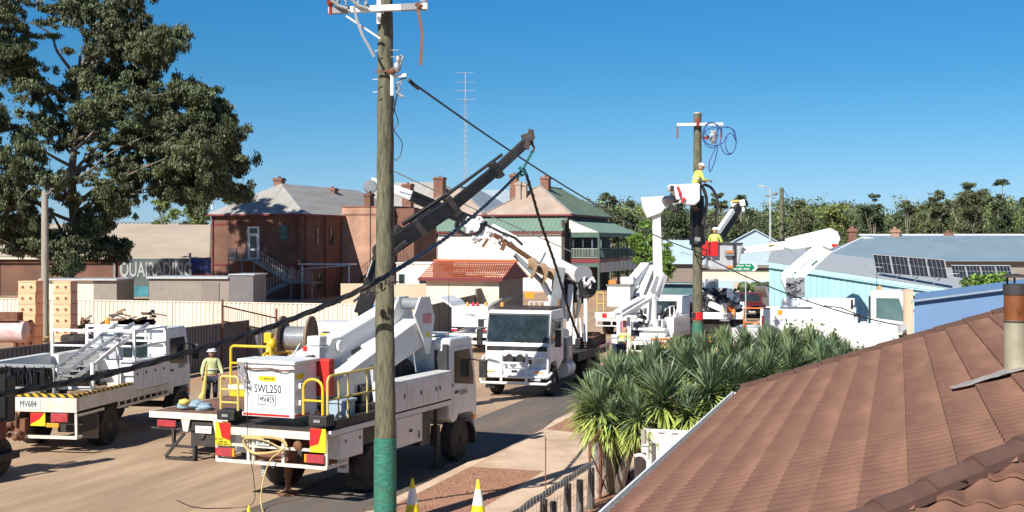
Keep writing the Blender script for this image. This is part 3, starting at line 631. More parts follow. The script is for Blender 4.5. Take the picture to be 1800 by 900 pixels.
for k, (y0, n) in enumerate(((5.6, 4), (10.6, 4))):
    sp = thing('solar_array', ('front row of tilted black solar panels on the pale hall roof' if k == 0 else 'rear row of black solar panels in silver frames lower on the hall roof'), 'solar panels', (0, 0, 0), 0, 'solar panel rows on the hall roof')
    p0 = P(1540, 478, 59.2) if k == 0 else P(1676, 487, 64.5); p1 = P(1668, 489, 57) if k == 0 else P(1782, 488, 62.5)
    upv = Vector((0, .45, .75)).normalized()*(.92 if k == 0 else .66); d = (p1-p0)
    sp.location = p0; ROOT[sp.name] = Matrix.Translation(p0)
    for i in range(n):
        a = d*(i/n)+d.normalized()*.02; b = d*((i+1)/n)-d.normalized()*.04; nn = d.cross(upv).normalized()*.04
        m = MB(); m.mesh([a, b, b+upv, a+upv, a-nn, b-nn, b+upv-nn, a+upv-nn], [(0, 1, 2, 3), (4, 5, 6, 7), (0, 1, 5, 4), (1, 2, 6, 5), (2, 3, 7, 6), (3, 0, 4, 7)]); pn = m.build('panel', 'solar', sp)
        m = MB(); mid = (a+b)/2; nf = -nn*1.06 if nn.y > 0 else nn*1.06
        for f in (.25, .5, .75): c = a.lerp(b, f); m.bar(c+nf*1.2, c+upv+nf*1.2, .012, .01)
        m.bar(a+upv*.5+nf*1.2, b+upv*.5+nf*1.2, .012, .012); m.bar(a+upv+nf, b+upv+nf, .05, .04); m.bar(b+nf, b+upv+nf, .05, .04); m.build('grid', 'alu' if k else 'grey_ink', pn)
    m = MB()
    for f in (.1, .35, .6, .9): m.bar(d*f, d*f+Vector((0, .5, -.15)), .04, .04); m.bar(d*f+upv*.9, d*f+Vector((0, .9, -.1)), .03, .03)
    m.bar(d*-.1+upv*.3, d*.1+upv*.3, .04, .04); m.build('bracket', 'alu', sp)
br_ = thing('blue_roof_house', 'wide slate blue iron roofed house with pale ridge caps and three brick chimneys', 'house', G(1478, 92), 96)
# local y runs right, local x towards the camera
m = MB(); m.box(-14, -.5, .3, 40, 0, 3.6); m.build('wall', 'grey_board', br_)
zr = CH+(HZ-415)*99/F
m = MB(); m.mesh([(0, -1.8, 3.6), (0, 40, 3.6), (-6.6, 32, 5.2), (-6.6, 5.2, 5.2), (-6.6, 2.6, 5.3)], [(0, 1, 2, 3, 4)]); m.mesh([(0, -1.8, 3.6), (-6.6, 2.6, 5.3), (-11, -1.8, 3.6)], [(0, 1, 2)])
m.mesh([(-6.6, 2.6, 5.3), (-6.6, 6, 4.3), (-13, 3.4, 5.55), (-13, 41, 5.55), (-6.6, 42, 4.3)], [(0, 1, 4, 3, 2)])
rf = m.build('roof', 'slate_blue_roof', br_)
m = MB(); m.bar((0, -1.8, 3.62), (-6.6, 2.6, 5.34), .16, .07); m.bar((-6.6, 5.2, 5.0), (-6.6, 32, 5.0), .18, .1); m.bar((-6.6, 2.6, 5.34), (-6.6, 5.2, 5.0), .18, .1); m.bar((-6.6, 32, 5.0), (0, 40, 3.62), .16, .07); m.bar((-13, 3.2, 5.58), (-13, 41, 5.58), .16, .1); m.build('ridge_cap', 'white_clean', rf)
for px, yl, zt, mt in ((1498, 402, 0, 'brick_red'), (1573, 403, 0, 'brick_pale'), (1666, 409, 0, 'brick_red')):
    D = 104.; c = G(px, D); zz = CH+(HZ-yl)*D/F; q = ROOT[br_.name].inverted() @ c; chimney(br_, q.x, q.y, 3.9, zz, .62, mt, rf)
gh = thing('gabled_shop', 'building with pale blue gable roof and brown verandah above a cream lower wall', 'building', G(1327, 132), 8)
m = MB(); m.prism([(-5.6, 2.6), (5.5, 2.6), (5.5, 3.2), (0, 6.2), (-5.6, 3.2)], (0, 0, 0), (1, 0, 0), (0, 0, 1), (0, 8, 0)); m.build('gable_wall', 'sky_blue_roof', gh)
m = MB(); m.box(-5.4, 5.4, .2, 7.8, 0, 2.6); m.build('wall', 'cream_wall', gh); m = MB(); m.box(-5.4, 5.4, .1, .18, .0, 1.0); m.build('dado', 'sky_blue_roof', gh)
m = MB(); m.box(-5.5, 5.4, -.2, .1, 2.3, 2.62); m.box(-5.45, 5.4, .15, .19, 1.9, 2.3); m.build('beam', 'brown_fence', gh)
m = MB(); m.bar((-5.8, -.1, 3.15), (0, -.1, 6.28), .3, .09); m.bar((0, -.1, 6.28), (5.7, -.1, 3.15), .3, .09); m.build('barge', 'sky_blue_roof', gh)
for x, l in ((-19, 'distant shop with a pale blue skillion roof seen beyond the white mast'),):
    s2 = thing('low_shop', l, 'building', G(1190, 150), 8)
    m = MB(); m.box(-4, 3.4, 0, 8, 0, 2.4); m.build('wall', 'brown_fence', s2); m = MB(); m.mesh([(-4.4, -.6, 2.4), (4.4, -.6, 2.4), (1.8, 5, 5.2), (-3.6, 5, 5.2)], [(0, 1, 2, 3)]); m.mesh([(4.4, -.6, 2.4), (4.4, 9, 2.4), (1.8, 5, 5.2)], [(0, 1, 2)]); m.build('roof', 'sky_blue_roof', s2)
s3 = thing('white_house', 'distant white gabled house half hidden among the trees', 'house', G(1150, 210), 0)
m = MB(); m.box(-4, 6, 0, 8, 0, 4.3); m.build('wall', 'white_wall', s3); m = MB(); m.prism([(-4.5, 4.3), (6.5, 4.3), (1, 6.6)], (0, -.4, 0), (1, 0, 0), (0, 0, 1), (0, 9, 0)); m.build('roof', 'sky_blue_roof', s3)
s4 = thing('white_house', 'distant white house roof behind the gable roof and street pole', 'house', G(1415, 170), 0)
m = MB(); m.box(-3.6, 4, 0, 8, 0, 3.6); m.build('wall', 'white_wall', s4); m = MB(); m.prism([(-4, 3.6), (4.4, 3.6), (.2, 5.2)], (0, -.3, 0), (1, 0, 0), (0, 0, 1), (0, 9, 0)); m.build('roof', 'pale_roof', s4)
gw = thing('garden_wall', 'low tan garden wall fronting the gabled shop', 'wall', G(1290, 128), 92)
m = MB(); m.box(0, .3, 0, 6, 0, .95); m.build('wall', 'render_wall', gw)
for i, px in enumerate((1307, 1328, 1347)):
    o = MB().sphere(G(px, 125.5, .55), .62, (1.1, 1, .85), 12, 8, .12).build('hedge_ball', 'shrub', None)
    tag(o, ['clipped round hedge leftmost along the low tan wall', 'clipped round hedge in the middle of the low tan wall', 'clipped round hedge nearest the aqua hall'][i], 'shrub', 'clipped hedges along the garden wall')

# ---- blue wall, white fence by the house
bl = thing('blue_shed', 'plain blue walled shed rising behind the brown tiled roof', 'shed', G(1607, 27), 90+TH)
m = MB(); m.prism([(0, 0), (4.2, 0), (4.2, 4.35), (0, 3.72)], (0, 0, 0), (0, 1, 0), (0, 0, 1), (-5, 0, 0)); m.build('wall', 'blue_wall', bl)
m = MB(); m.bar((.05, -.06, 3.75), (.05, 4.2, 4.38), .14, .03); m.build('capping', 'blue_iron', bl)
m = MB(); m.box(-.1, .0, -.14, -.04, 0, 3.95); m.build('downpipe', 'render_wall', bl)
fence('sheet_fence', 'bright white sheet metal fence behind the flowering bush', G(1400, 50.8), G(1598, 48.6), 1.83, 'white_fence', .2, .022)
fw = fence('sheet_fence', 'white sheet fence panel under the spiky plants beside the gutter', Vector((2.55, 24.2, .1)), Vector((6.9, 22.8, .1)), 1.35, 'white_fence')

# ================================================================ FOREGROUND HOUSE (street frame corner at the far end of the gutter)
hs = thing('tiled_house', 'house with brown ribbed concrete tile roof filling the lower right', 'house', (3.665, 20.51, 0), 16.8)
E0, SL, LEN, TR = 2.6, .33, 15.12, 6.6           # eave height, slope, length, ridge offset
m = MB(); m.box(.5, 12.6, -LEN+.5, -.35, 0, 2.5); m.prism([(.5, 2.5), (12.6, 2.5), (TR, 2.5+SL*(TR-.5))], (0, -.38, 0), (1, 0, 0), (0, 0, 1), (0, .06, 0)); m.build('wall', 'cream_wall', hs)
def tiles(mb, org, al, dn_h, n_course, rng, e=.31, per=.2):
    """org at eave; al along eave; dn_h horizontal unit up-slope; rng(t)->(a0,a1)"""
    org, al, hh = Vector(org), Vector(al), Vector(dn_h)
    for i in range(n_course):
        t0 = i*e; t1 = (i+1)*e+.03; a0, a1 = rng(t0+e/2)
        if a1-a0 < .05: continue
        k = int((a1-a0)/per*6)+1; b = []; c = []; u_ = []; jit = {}
        for j in range(k+1):
            a = a0+(a1-a0)*j/k; ph = (a/per) % 1
            wv = .034*abs(math.sin(math.pi*ph))**1.5
            ti = int(math.floor(a/(2*per)+(i % 2)*.5)); 
            if ti not in jit: jit[ti] = random.uniform(-.004, .006)
            sc_ = (.014 if al.x > .5 else .003)*math.sin(2*math.pi*ph)
            base = org+al*a
            p0 = base+hh*(t0-.0+sc_)+Vector((0, 0, SL*t0+(.034 if al.x > .5 else .026)+wv+jit[ti]*(1 if al.x > .5 else .6))); p1 = base+hh*t1+Vector((0, 0, SL*t1+wv-.002))
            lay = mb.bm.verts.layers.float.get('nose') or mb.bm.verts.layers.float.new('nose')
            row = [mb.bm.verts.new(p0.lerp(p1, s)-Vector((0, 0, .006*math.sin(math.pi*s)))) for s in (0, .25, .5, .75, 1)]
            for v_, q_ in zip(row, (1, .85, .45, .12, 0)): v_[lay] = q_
            b.append(row); u_.append(mb.bm.verts.new(p0-Vector((0, 0, .026))+hh*.004))
        for j in range(k):
            for q in range(4): mb.bm.faces.new((b[j][q], b[j+1][q], b[j+1][q+1], b[j][q+1]))
            mb.bm.faces.new((u_[j], u_[j+1], b[j+1][0], b[j][0]))
T = MB()
tiles(T, (0, 0, E0), (0, 1, 0), (1, 0, 0), 21, lambda t: (-LEN+t, .02))
tiles(T, (0, -LEN, E0), (1, 0, 0), (0, 1, 0), 21, lambda t: (t, 2*TR-t))
tiles(T, (2*TR, 0, E0), (0, 1, 0), (-1, 0, 0), 21, lambda t: (-LEN+t, .02))
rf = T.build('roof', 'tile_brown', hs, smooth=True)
m = MB()
def caps(p0, p1, w=.21):
    p0, p1 = Vector(p0), Vector(p1); L = (p1-p0).length; n = round(L/.42)
    for i in range(n):
        a = p0.lerp(p1, i/n); b = p0.lerp(p1, (i+1.06)/n); zu = Vector((0, 0, .02))
        d = (b-a).normalized(); s_ = d.cross(Vector((0, 0, 1))).normalized(); up = s_.cross(d)
        vs = []
        for q, sc_ in ((a+zu, 1.03), (b, .97)):
            for x, z in ((-.5, -.03), (-.46, .02), (-.12, .068), (0, .072), (.12, .068), (.46, .02), (.5, -.03)): vs.append(q+s_*x*w*sc_+up*z*sc_)
        m.mesh(vs, [(j, j+1, j+8, j+7) for j in range(6)]+[tuple(range(7))])
caps((0, -LEN, E0+.03), (TR, -LEN+TR, E0+SL*TR+.03)); caps((2*TR, -LEN, E0+.05), (TR, -LEN+TR, E0+SL*TR+.05)); caps((TR, -LEN+TR, E0+SL*TR+.05), (TR, .05, E0+SL*TR+.05))
m.build('ridge_cap', 'ridge_brown', hs, smooth=False)
m = MB(); 
for i in range(16):
    a, b = i*.42, (i+1)*.42+.02
    m.bar((a, .06, E0+SL*a+.075), (b, .06, E0+SL*b+.06), .16, .07)
m.build('verge_cap', 'ridge_brown', hs)
m = MB(); L_ = LEN+.1
for y0, y1 in ((-LEN-.12, .04),):
    m.mesh([(-.13, y0, E0-.02), (-.13, y1, E0-.02), (-.13, y1, E0-.12), (-.13, y0, E0-.12), (.0, y1, E0-.12), (.0, y0, E0-.12)], [(0, 1, 2, 3), (3, 2, 4, 5)])
    m.bar((-.13, y0, E0-.015), (-.13, y1, E0-.015), .025, .02)
m.mesh([(-.13, .04, E0-.02), (.02, .04, E0-.02), (.02, .04, E0-.12), (-.13, .04, E0-.12)], [(0, 1, 2, 3)])
m.build('gutter', 'white_clean', hs)
m = MB(); m.box(.0, .03, -LEN-.1, .0, E0-.14, E0+.02); m.box(.03, .5, -LEN, -.3, E0-.14, E0-.12); m.bar((-.02, .03, E0-.05), (TR, .03, E0+SL*TR-.05), .03, .17); m.build('fascia', 'dark_board', hs)
mi = ROOT[hs.name].inverted()
fb = mi @ P(1786, 645, 12.1)
fl = thing('flue_pipe', 'burnt stained metal chimney flue with black cowl on the tiled roof', 'flue', P(1786, 648, 12.1)); 
m = MB(); m.cyl((0, 0, -.12), (0, 0, .76), .108, n=28); f0 = m.build('pipe', 'flue', fl, smooth=True)
m = MB(); m.lathe([(.1105, .46), (.1105, .74), (.111, .76)], (0, 0, 0), n=28); m.build('burnt_band', 'flue_burnt', f0, smooth=True)
MB().cyl((0, 0, .44), (0, 0, .455), .1125, n=28).build('collar', 'chassis', f0, smooth=True)
MB().cyl((0, 0, .70), (0, 0, .80), .118, n=28).build('collar', 'chassis', f0, smooth=True)
m = MB(); m.lathe([(.0, .90), (.16, .875), (.165, .865), (.0, .87)], (0, 0, 0), n=28)
for a in range(3): m.bar((.1*math.cos(a*2.1), .1*math.sin(a*2.1), .78), (.1*math.cos(a*2.1), .1*math.sin(a*2.1), .88), .015, .015)
m.build('cowl', 'chassis', fl)
m = MB(); rnd = random.Random(3); org = Vector((-.5, -.12, -.16))
vs = []; kx, ky = 14, 6
for i in range(kx+1):
    for j in range(ky+1):
        x = -.62+i*.9/kx; wd = .10+.16*(i/kx)
        y = -.16*1+(j/ky-.5)*2*wd*(.9+rnd.random()*.2); p = Vector((x, y, 0)); vs.append(p)
M_ = Matrix.Rotation(-R(8), 4, 'Z')
vv = []
for p in vs:
    q = M_ @ p; wq = fl.location+q; l = mi @ wq; z = E0+SL*l.x+.07+rnd.uniform(-.006, .008); vv.append((q.x, q.y, z-fl.location.z))
m.mesh(vv, [(i*(ky+1)+j, i*(ky+1)+j+1, (i+1)*(ky+1)+j+1, (i+1)*(ky+1)+j) for i in range(kx) for j in range(ky)]); m.build('flashing', 'lead', fl, smooth=True)
for px, py, D, l in ((1440, 712, 14.2, 'first'), (1398, 779, 12.4, 'second')): pass
# ================================================================ VEHICLES
def wheel(root, x, y, r=.47, w=.28, rim='rim', side=1, z=None):
    z = r if z is None else z; ax = (1, 0, 0)
    c = (x-w/2, y, z)
    t = MB().lathe([(r*.6, 0), (r*.93, .0), (r, .05), (r, w-.05), (r*.93, w), (r*.6, w)], c, ax, 32).build('wheel', 'rubber', root, smooth=True)
    q = MB(); q.lathe([(0, w/2-.02), (r*.6, w/2-.02), (r*.6, w/2+.02), (0, w/2+.02)], c, ax, 24)
    s0 = w-.02 if side > 0 else .02; dn = -1 if side > 0 else 1
    q.lathe([(r*.62, s0), (r*.6, s0+dn*.0), (r*.52, s0+dn*.09), (r*.2, s0+dn*.09), (r*.2, s0+dn*-.02), (0, s0+dn*-.02)][::1], c, ax, 24)
    for i in range(8):
        a = i*math.pi/4; b = Vector(c)+Vector((s0+dn*.085, r*.36*math.cos(a), r*.36*math.sin(a))); q.cyl(b, b+Vector((-dn*.04, 0, 0)), .022, n=6)
    q.build('rim', rim, t, smooth=True)
    return t
def lamp(root, x, y, z, w=.3, h=.12, d=.05, mat='tail_red', name='tail_light', facing=-1):
    return MB().box(x-w/2, x+w/2, min(y, y+facing*d), max(y, y+facing*d), z-h/2, z+h/2).build(name, mat, root, bevel=.01)
def beacon(root, x, y, z, mat='amber'):
    MB().lathe([(.075, 0), (.075, .03), (.065, .04), (.06, .13), (.035, .17), (0, .18)], (x, y, z), n=14).build('beacon', mat, root, smooth=True)
def mirror(root, x, y, z, s, h=.42, w=.2):
    m = MB(); m.box(x-w/2, x+w/2, y-.04, y+.04, z-h/2, z+h/2); o = m.build('mirror', 'black', root, bevel=.02)
    m = MB(); m.tube([(x-s*.05, y, z+h/2-.03), (x-s*.3, y-.15, z+h/2+.02)], .015, 6); m.build('mirror_arm', 'black', o); return o
def cab(root, y0, y1, W=2.1, zb=.62, zt=2.72, paint='white_paint', glass='glass_dark', name='cab', x=0, door_text=None, wheelr=.47, mirrors=True, rearwin=True):
    """cab-over truck cabin; front at y1"""
    L = y1-y0; ay = y1-.62; h = zt-zb
    prof = [(y0, zb+.25), (y0, zt-.08), (y0+.08, zt), (y1-.42, zt), (y1-.28, zt-.06), (y1-.05, zb+.46*h), (y1, zb+.40*h), (y1, zb-.05), (y1-.12, zb-.1)]
    arch = [(ay+.5*math.cos(a), .30+.5+.0+.5*math.sin(a)*.75) for a in [R(k) for k in range(0, 181, 20)]]
    arch = [p for p in arch if p[0] < y1-.13 and p[0] > y0+.02]
    prof += [(p[0], max(p[1], zb-.1)) for p in arch]
    m = MB(); m.prism(prof, (x-W/2, 0, 0), (0, 1, 0), (0, 0, 1), (W, 0, 0)); c = m.build(name, paint, root, bevel=.05)
    # windscreen, raked, 8 mm proud
    a = Vector((0, y1-.28, zt-.06)); b = Vector((0, y1-.05, zb+.46*h)); d = b-a; nn = Vector((0, -d.z, d.y)).normalized()
    if nn.y < 0: nn = -nn
    p = a+d*.10; q = a+d*.98
    m = MB(); hw = W/2-.09
    vs = [Vector((x-hw, p.y, p.z)), Vector((x+hw, p.y, p.z)), Vector((x+hw+.03, q.y, q.z)), Vector((x-hw-.03, q.y, q.z))]; vs = [v+nn*.012 for v in vs]+[v-nn*.02 for v in vs]
    m.mesh(vs, [(0, 1, 2, 3), (7, 6, 5, 4), (0, 4, 5, 1), (1, 5, 6, 2), (2, 6, 7, 3), (3, 7, 4, 0)]); wsn = m.build('windscreen', glass, c)
    m = MB(); vs2 = [Vector((x-hw-.05, (a+d*.04).y, (a+d*.04).z)), Vector((x+hw+.05, (a+d*.04).y, (a+d*.04).z)), Vector((x+hw+.07, q.y, q.z-.03)), Vector((x-hw-.07, q.y, q.z-.03))]; m.mesh([v+nn*.006 for v in vs2]+[v-nn*.02 for v in vs2], [(0, 1, 2, 3), (7, 6, 5, 4), (0, 4, 5, 1), (1, 5, 6, 2), (2, 6, 7, 3), (3, 7, 4, 0)]); m.build('window_seal', 'ink', c)
    m = MB(); 
    for s in (-1, 1): m.bar(Vector((x+s*.12-.3, q.y+.03, q.z-.0)), Vector((x+s*.12+.35, q.y+.0, q.z+.22)), .02, .015)
    m.build('wiper', 'black', wsn)
    # band under the screen + grille
    m = MB(); m.box(x-hw-.03, x+hw+.03, y1-.02, y1+.012, zb+.33*h, zb+.41*h); m.build('cowl_panel', 'black', c, bevel=.01)
    m = MB(); m.box(x-.5, x+.5, y1-.02, y1+.012, zb+.12*h, zb+.24*h); m.build('grille', 'black', c)
    for s in (-1, 1):
        lamp(c, x+s*(W/2-.26), y1-.01, zb+.17*h, .36, .17, .03, 'headlamp', 'headlight', 1)
        xs_ = x+s*(W/2); x0, x1 = (xs_-.01, xs_+.012) if s > 0 else (xs_-.012, xs_+.01)
        ys0 = y0+.42*L if L > 1.9 else y0+.16
        m = MB(); m.prism([(ys0, zb+.3), (ys0, zt-.22), (y1-.42, zt-.22), (y1-.14, zb+.46*h), (y1-.1, zb+.30), (y1-.35, zb+.28)], (x0, 0, 0), (0, 1, 0), (0, 0, 1), (x1-x0, 0, 0)); dr = m.build('door', paint, c, bevel=.008)
        gx = (x1, x1+.008) if s > 0 else (x0-.008, x0)
        m = MB(); m.prism([(ys0+.07, zb+.50*h), (ys0+.07, zt-.30), (y1-.47, zt-.30), (y1-.25, zb+.56*h), (y1-.25, zb+.44*h)], (gx[0], 0, 0), (0, 1, 0), (0, 0, 1), (gx[1]-gx[0], 0, 0)); m.build('side_window', glass, dr)
        m = MB(); m.box(gx[0], gx[1]+.01*s, ys0+.1, ys0+.26, zb+.38*h, zb+.41*h); m.build('handle', 'black', dr)
        if mirrors: mirror(c, xs_+s*.26, y1-.22, zb+.62*h, s)
        lamp(c, xs_-s*.02, y1-.05, zb+.06*h, .04, .1, .16, 'amber', 'indicator', -1)
        mg = MB(); q0 = [(ay+.56*math.cos(R(k)), .36+.56*math.sin(R(k))) for k in range(-10, 191, 20)]; q1 = [(ay+.50*math.cos(R(k)), .36+.50*math.sin(R(k))) for k in range(190, -11, -20)]
        mg.prism(q0+q1, (xs_-s*.3, 0, 0), (0, 1, 0), (0, 0, 1), (s*.31, 0, 0)); mg.build('mudguard', 'black', c)
    if rearwin:
        m = MB(); m.box(x-.55, x+.55, y0-.012, y0+.01, zb+.58*h, zb+.88*h); m.build('rear_window', glass, c, bevel=.02)
    return c
def chassis(root, y0, y1, z=.78, hw=.42):
    m = MB()
    for s in (-1, 1): m.box(s*hw-.05, s*hw+.05, y0, y1, z-.12, z+.1)
    for y in np.arange(y0+.2, y1, 1.1): m.box(-hw, hw, y-.05, y+.05, z-.08, z+.06)
    m.box(-.75, .75, y0+1.0, y0+1.9, z-.25, z-.13); m.cyl((0, y0+.5, z-.2), (0, y1-.8, z-.2), .06, n=8)
    return m.build('chassis', 'chassis', root)
def axle(root, y, r, W, rim='rim', dual=False, z=None):
    for s in (-1, 1): wheel(root, s*(W/2-(.26 if dual else .17)), y, r, .46 if dual else .28, rim, s, z)
    MB().cyl((-W/2+.3, y, z or r), (W/2-.3, y, z or r), .09, n=10).build('axle', 'chassis', root)
def plate_text(root, s, x, y, z, size=.11, mat='ink', n=(0, -1), ext=.003, bg_=None, w=None, h=None, bgname='plate', sx=.85):
    """lettering on a face whose outward normal is -y (n=(0,-1)), +y, +x or -x"""
    xd = {(0, -1): (1, 0, 0), (0, 1): (-1, 0, 0), (1, 0): (0, 1, 0), (-1, 0): (0, -1, 0)}[n]
    nv = Vector((n[0], n[1], 0)); p = Vector((x, y, z))
    if bg_:
        X = Vector(xd); q = MB(); q.prism([(-w/2, -h/2), (w/2, -h/2), (w/2, h/2), (-w/2, h/2)], p-nv*.002, X, (0, 0, 1), nv*.010); pl = q.build(bgname, bg_, root); root = pl
    return text(s, size, mat, root, p+nv*.010, xd, (0, 0, 1), ext=ext, sx=sx)

# ---------------------------------------------------------------- the big bucket truck in front (rear view)
t1 = thing('bucket_truck', 'large white bucket truck reading SWL250 on its cage, nearest the camera behind the big pole', 'bucket truck', G(478, 24.3), 23)
W1 = 2.5
chassis(t1, .3, 6.3, .95); axle(t1, 1.9, .5, W1-.1, dual=True); axle(t1, 5.85, .5, W1-.1, rim='chassis')
cab(t1, 5.35, 6.85, 2.3, .78, 2.82, door_text=1, wheelr=.5)
plate_text(t1, 'GENUS', 1.175, 6.05, 1.55, .15, 'grey_ink', (1, 0)); plate_text(t1, 'MV459', 1.155, 5.47, 1.75, .09, 'grey_ink', (1, 0))
m = MB(); m.box(-1.22, 1.22, .1, 5.3, 1.36, 1.48); m.build('deck', 'chassis', t1)
m = MB(); m.box(1.2, 1.25, 0.08, 5.3, 1.36, 1.46); m.box(-1.25, -1.2, 0.08, 5.3, 1.36, 1.46); m.build('side_rail', 'white_paint', t1)
MB().box(1.0, 1.22, .3, 2.4, 1.48, 1.62).build('toe_board', 'black', t1); MB().box(-1.22, -1.0, .3, 2.4, 1.48, 1.62).build('toe_board', 'black', t1)
# rear frame
m = MB(); m.box(-1.24, 1.24, -.06, 0, 1.30, 1.44); m.box(-.92, .92, -.05, 0, 1.08, 1.13); m.box(-1.24, 1.24, -.06, 0, .76, .82)
for x in (-1.22, -.50, .28, 1.22): m.box(x-.03, x+.03, -.055, -.005, .80, 1.32)
m.box(-.42, -.36, -.055, -.005, .8, 1.3); m.box(-1.24, -1.18, 0, .7, .76, .82); m.box(1.18, 1.24, 0, .7, .76, .82)
m.build('rear_frame', 'cream_paint', t1)
for s in (-1, 1):
    m = MB(); m.box(s*1.06-.17, s*1.06+.17, -.085, -.065, 1.08, 1.52); hp = m.build('hazard_board', 'sign_yellow', t1)
    m = MB(); p = [(-s*-.0, 0)]; m.prism([(-.17*s, 1.52), (.16*s*.6, 1.52), (.02*s, 1.24), (-.17*s, 1.18)], (s*1.06, -.092, 0), (1, 0, 0), (0, 0, 1), (0, .006, 0)); m.build('red_stripe', 'sign_red', hp)
    lamp(t1, s*1.02, -.06, .96, .38, .16, .06); lamp(t1, s*.83, -.06, .96, .0001+.1, .15, .05, 'amber', 'indicator')
    m = MB(); m.box(s*1.03-.2, s*1.03+.2, -.05, .25, 1.56, 1.76); bx = m.build('step_box', 'black', t1, bevel=.02); MB().box(s*1.03-.07, s*1.03+.07, -.07, -.05, 1.63, 1.68).build('latch', 'steel', bx)
text('DO NOT', .055, 'ink', hp, (-1.14, -.088, 1.20), (1, 0, 0), (0, 0, 1), sx=.9); text('OVERTAKE', .05, 'ink', hp, (-1.06, -.088, 1.15), (1, 0, 0), (0, 0, 1), sx=.9); text('TURNING VEHICLE', .042, 'ink', hp, (-1.06, -.088, 1.105), (1, 0, 0), (0, 0, 1), sx=.8)
m = MB(); m.box(-.3, .0, -.09, -.065, 1.14, 1.24); pl = m.build('number_plate', 'letter_grey', t1); text('1DFC 720', .07, 'ink', pl, (-.15, -.093, 1.19), (1, 0, 0), (0, 0, 1), sx=.8)
MB().lathe([(.09, 0), (.09, .03), (.05, .06), (0, .07)], (.62, -.06, 1.18), (0, -1, 0), 14).build('reversing_light', 'rust', t1, smooth=True)
m = MB(); m.cyl((-.25, .95, .35), (-.25, .95, 1.1), .08, n=12); m.cyl((-.25, .95, .0), (-.25, .95, .5), .055, n=12); m.cyl((-.25, .95, .02), (-.25, .95, .07), .22, .13, n=18); m.build('rear_jack', 'rust', t1)
m = MB()
for i in range(12): m.tube([(-.26+.05*math.cos(a), .1, 1.05-i*.045+.035*math.sin(a)) for a in np.linspace(0, 5.5, 6)], .010, 4)
for i in range(8): m.tube([(-.02+.035*math.cos(a), .06, 1.05-i*.045+.04*math.sin(a)) for a in np.linspace(0, 5.5, 6)], .010, 4)
m.build('chain', 'galv', t1)
m = MB(); m.box(-.35, .35, .0, .3, .86, 1.0); m.box(-.8, .8, 1.15, 1.35, .55, 1.3); m.build('underframe', 'rust', t1)
m = MB(); m.box(-1.14, 1.14, 1.4, 1.44, .72, 1.36); m.box(1.12, 1.14, 1.44, 2.7, 1.0, 1.36); m.box(-1.14, -1.12, 1.44, 2.7, 1.0, 1.36); m.box(-1.1, 1.1, 4.0, 4.5, .6, 1.36); m.build('guard_shade_box', 'black', t1)  # guards and black boxes added to stand in for deep shade under tray
m = MB(); m.box(.78, 1.0, 1.1, 1.16, .5, .98); mf = m.build('mud_flap', 'letter_grey', t1); text('ISUZU', .09, 'ink', mf, (.89, 1.09, .62), (1, 0, 0), (0, 0, 1), sx=.6)
# cage
cz0, cz1 = 1.70, 2.68
m = MB(); m.box(-.62, .5, -.02, .80, cz0, cz1); cg = m.build('cage', 'white_clean', t1, bevel=.03)
m = MB(); m.box(-.67, .55, -.07, .85, cz1, cz1+.07); m.box(-.8, -.55, .0, .6, cz1+.0, cz1+.075); m.build('rim', 'white_paint', cg, bevel=.02)
m = MB(); m.box(-.64, .52, -.045, .82, cz0-.02, cz0+.05); m.build('kick_strip', 'white_paint', cg); m = MB(); m.box(-.62, .42, -.052, -.047, cz0-.005, cz0+.035); m.box(.523, .528, .0, .5, cz0-.005, cz0+.035); m.build('red_tape', 'sign_red', cg)
m = MB(); m.box(-.62, .5, -.04, -.022, cz0+.86, cz0+.9)
m.build('seam', 'letter_grey', cg)
text('SWL250', .225, 'ink', cg, (-.08, -.026, cz0+.50), (1, 0, 0), (0, 0, 1), sx=.78)
text('NIFTY-LIFT', .13, 'letter_grey', cg, (-.05, -.026, cz0+.82), (1, 0, 0), (0, 0, 1), sx=.95)
m = MB(); m.box(-.28, .10, -.028, -.024, cz0+.65, cz0+.75); yl = m.build('yellow_label', 'sign_yellow', cg); text('L.V. INSULATED', .058, 'ink', yl, (-.09, -.031, cz0+.70), (1, 0, 0), (0, 0, 1), sx=.8)
m = MB()
for a, b, c, d in ((-.30, .10, .38, .39), (-.30, .10, .20, .21), (-.30, -.29, .20, .39), (.09, .10, .20, .39)): m.box(a, b, -.028, -.024, cz0+c, cz0+d)
m.build('number_border', 'ink', cg); text('MV459', .165, 'ink', cg, (-.10, -.026, cz0+.295), (1, 0, 0), (0, 0, 1), sx=.70)
m = MB(); m.box(.503, .507, .06, .34, cz0+.70, cz0+.80); yl = m.build('yellow_label', 'sign_yellow', cg)
for z in (.2, .52): MB().box(.5, .56, .12, .45, cz0+z, cz0+z+.10).build('step', 'white_clean', cg, bevel=.01)
m = MB(); m.box(.36, .76, .82, 1.04, 2.0, 2.72); lk = m.build('tool_locker', 'red', t1, bevel=.02); MB().box(.5, .56, .80, .818, 2.3, 2.4).build('latch', 'steel', lk)
m = MB(); zc = cz1+.05
m.tube([(-.62, -.09, zc-.1), (-.4, -.10, zc-.14), (0, -.09, zc-.12), (.3, -.1, zc-.16), (.5, -.06, zc-.14)], .014, 6)
m.build('strap', 'strap', cg)
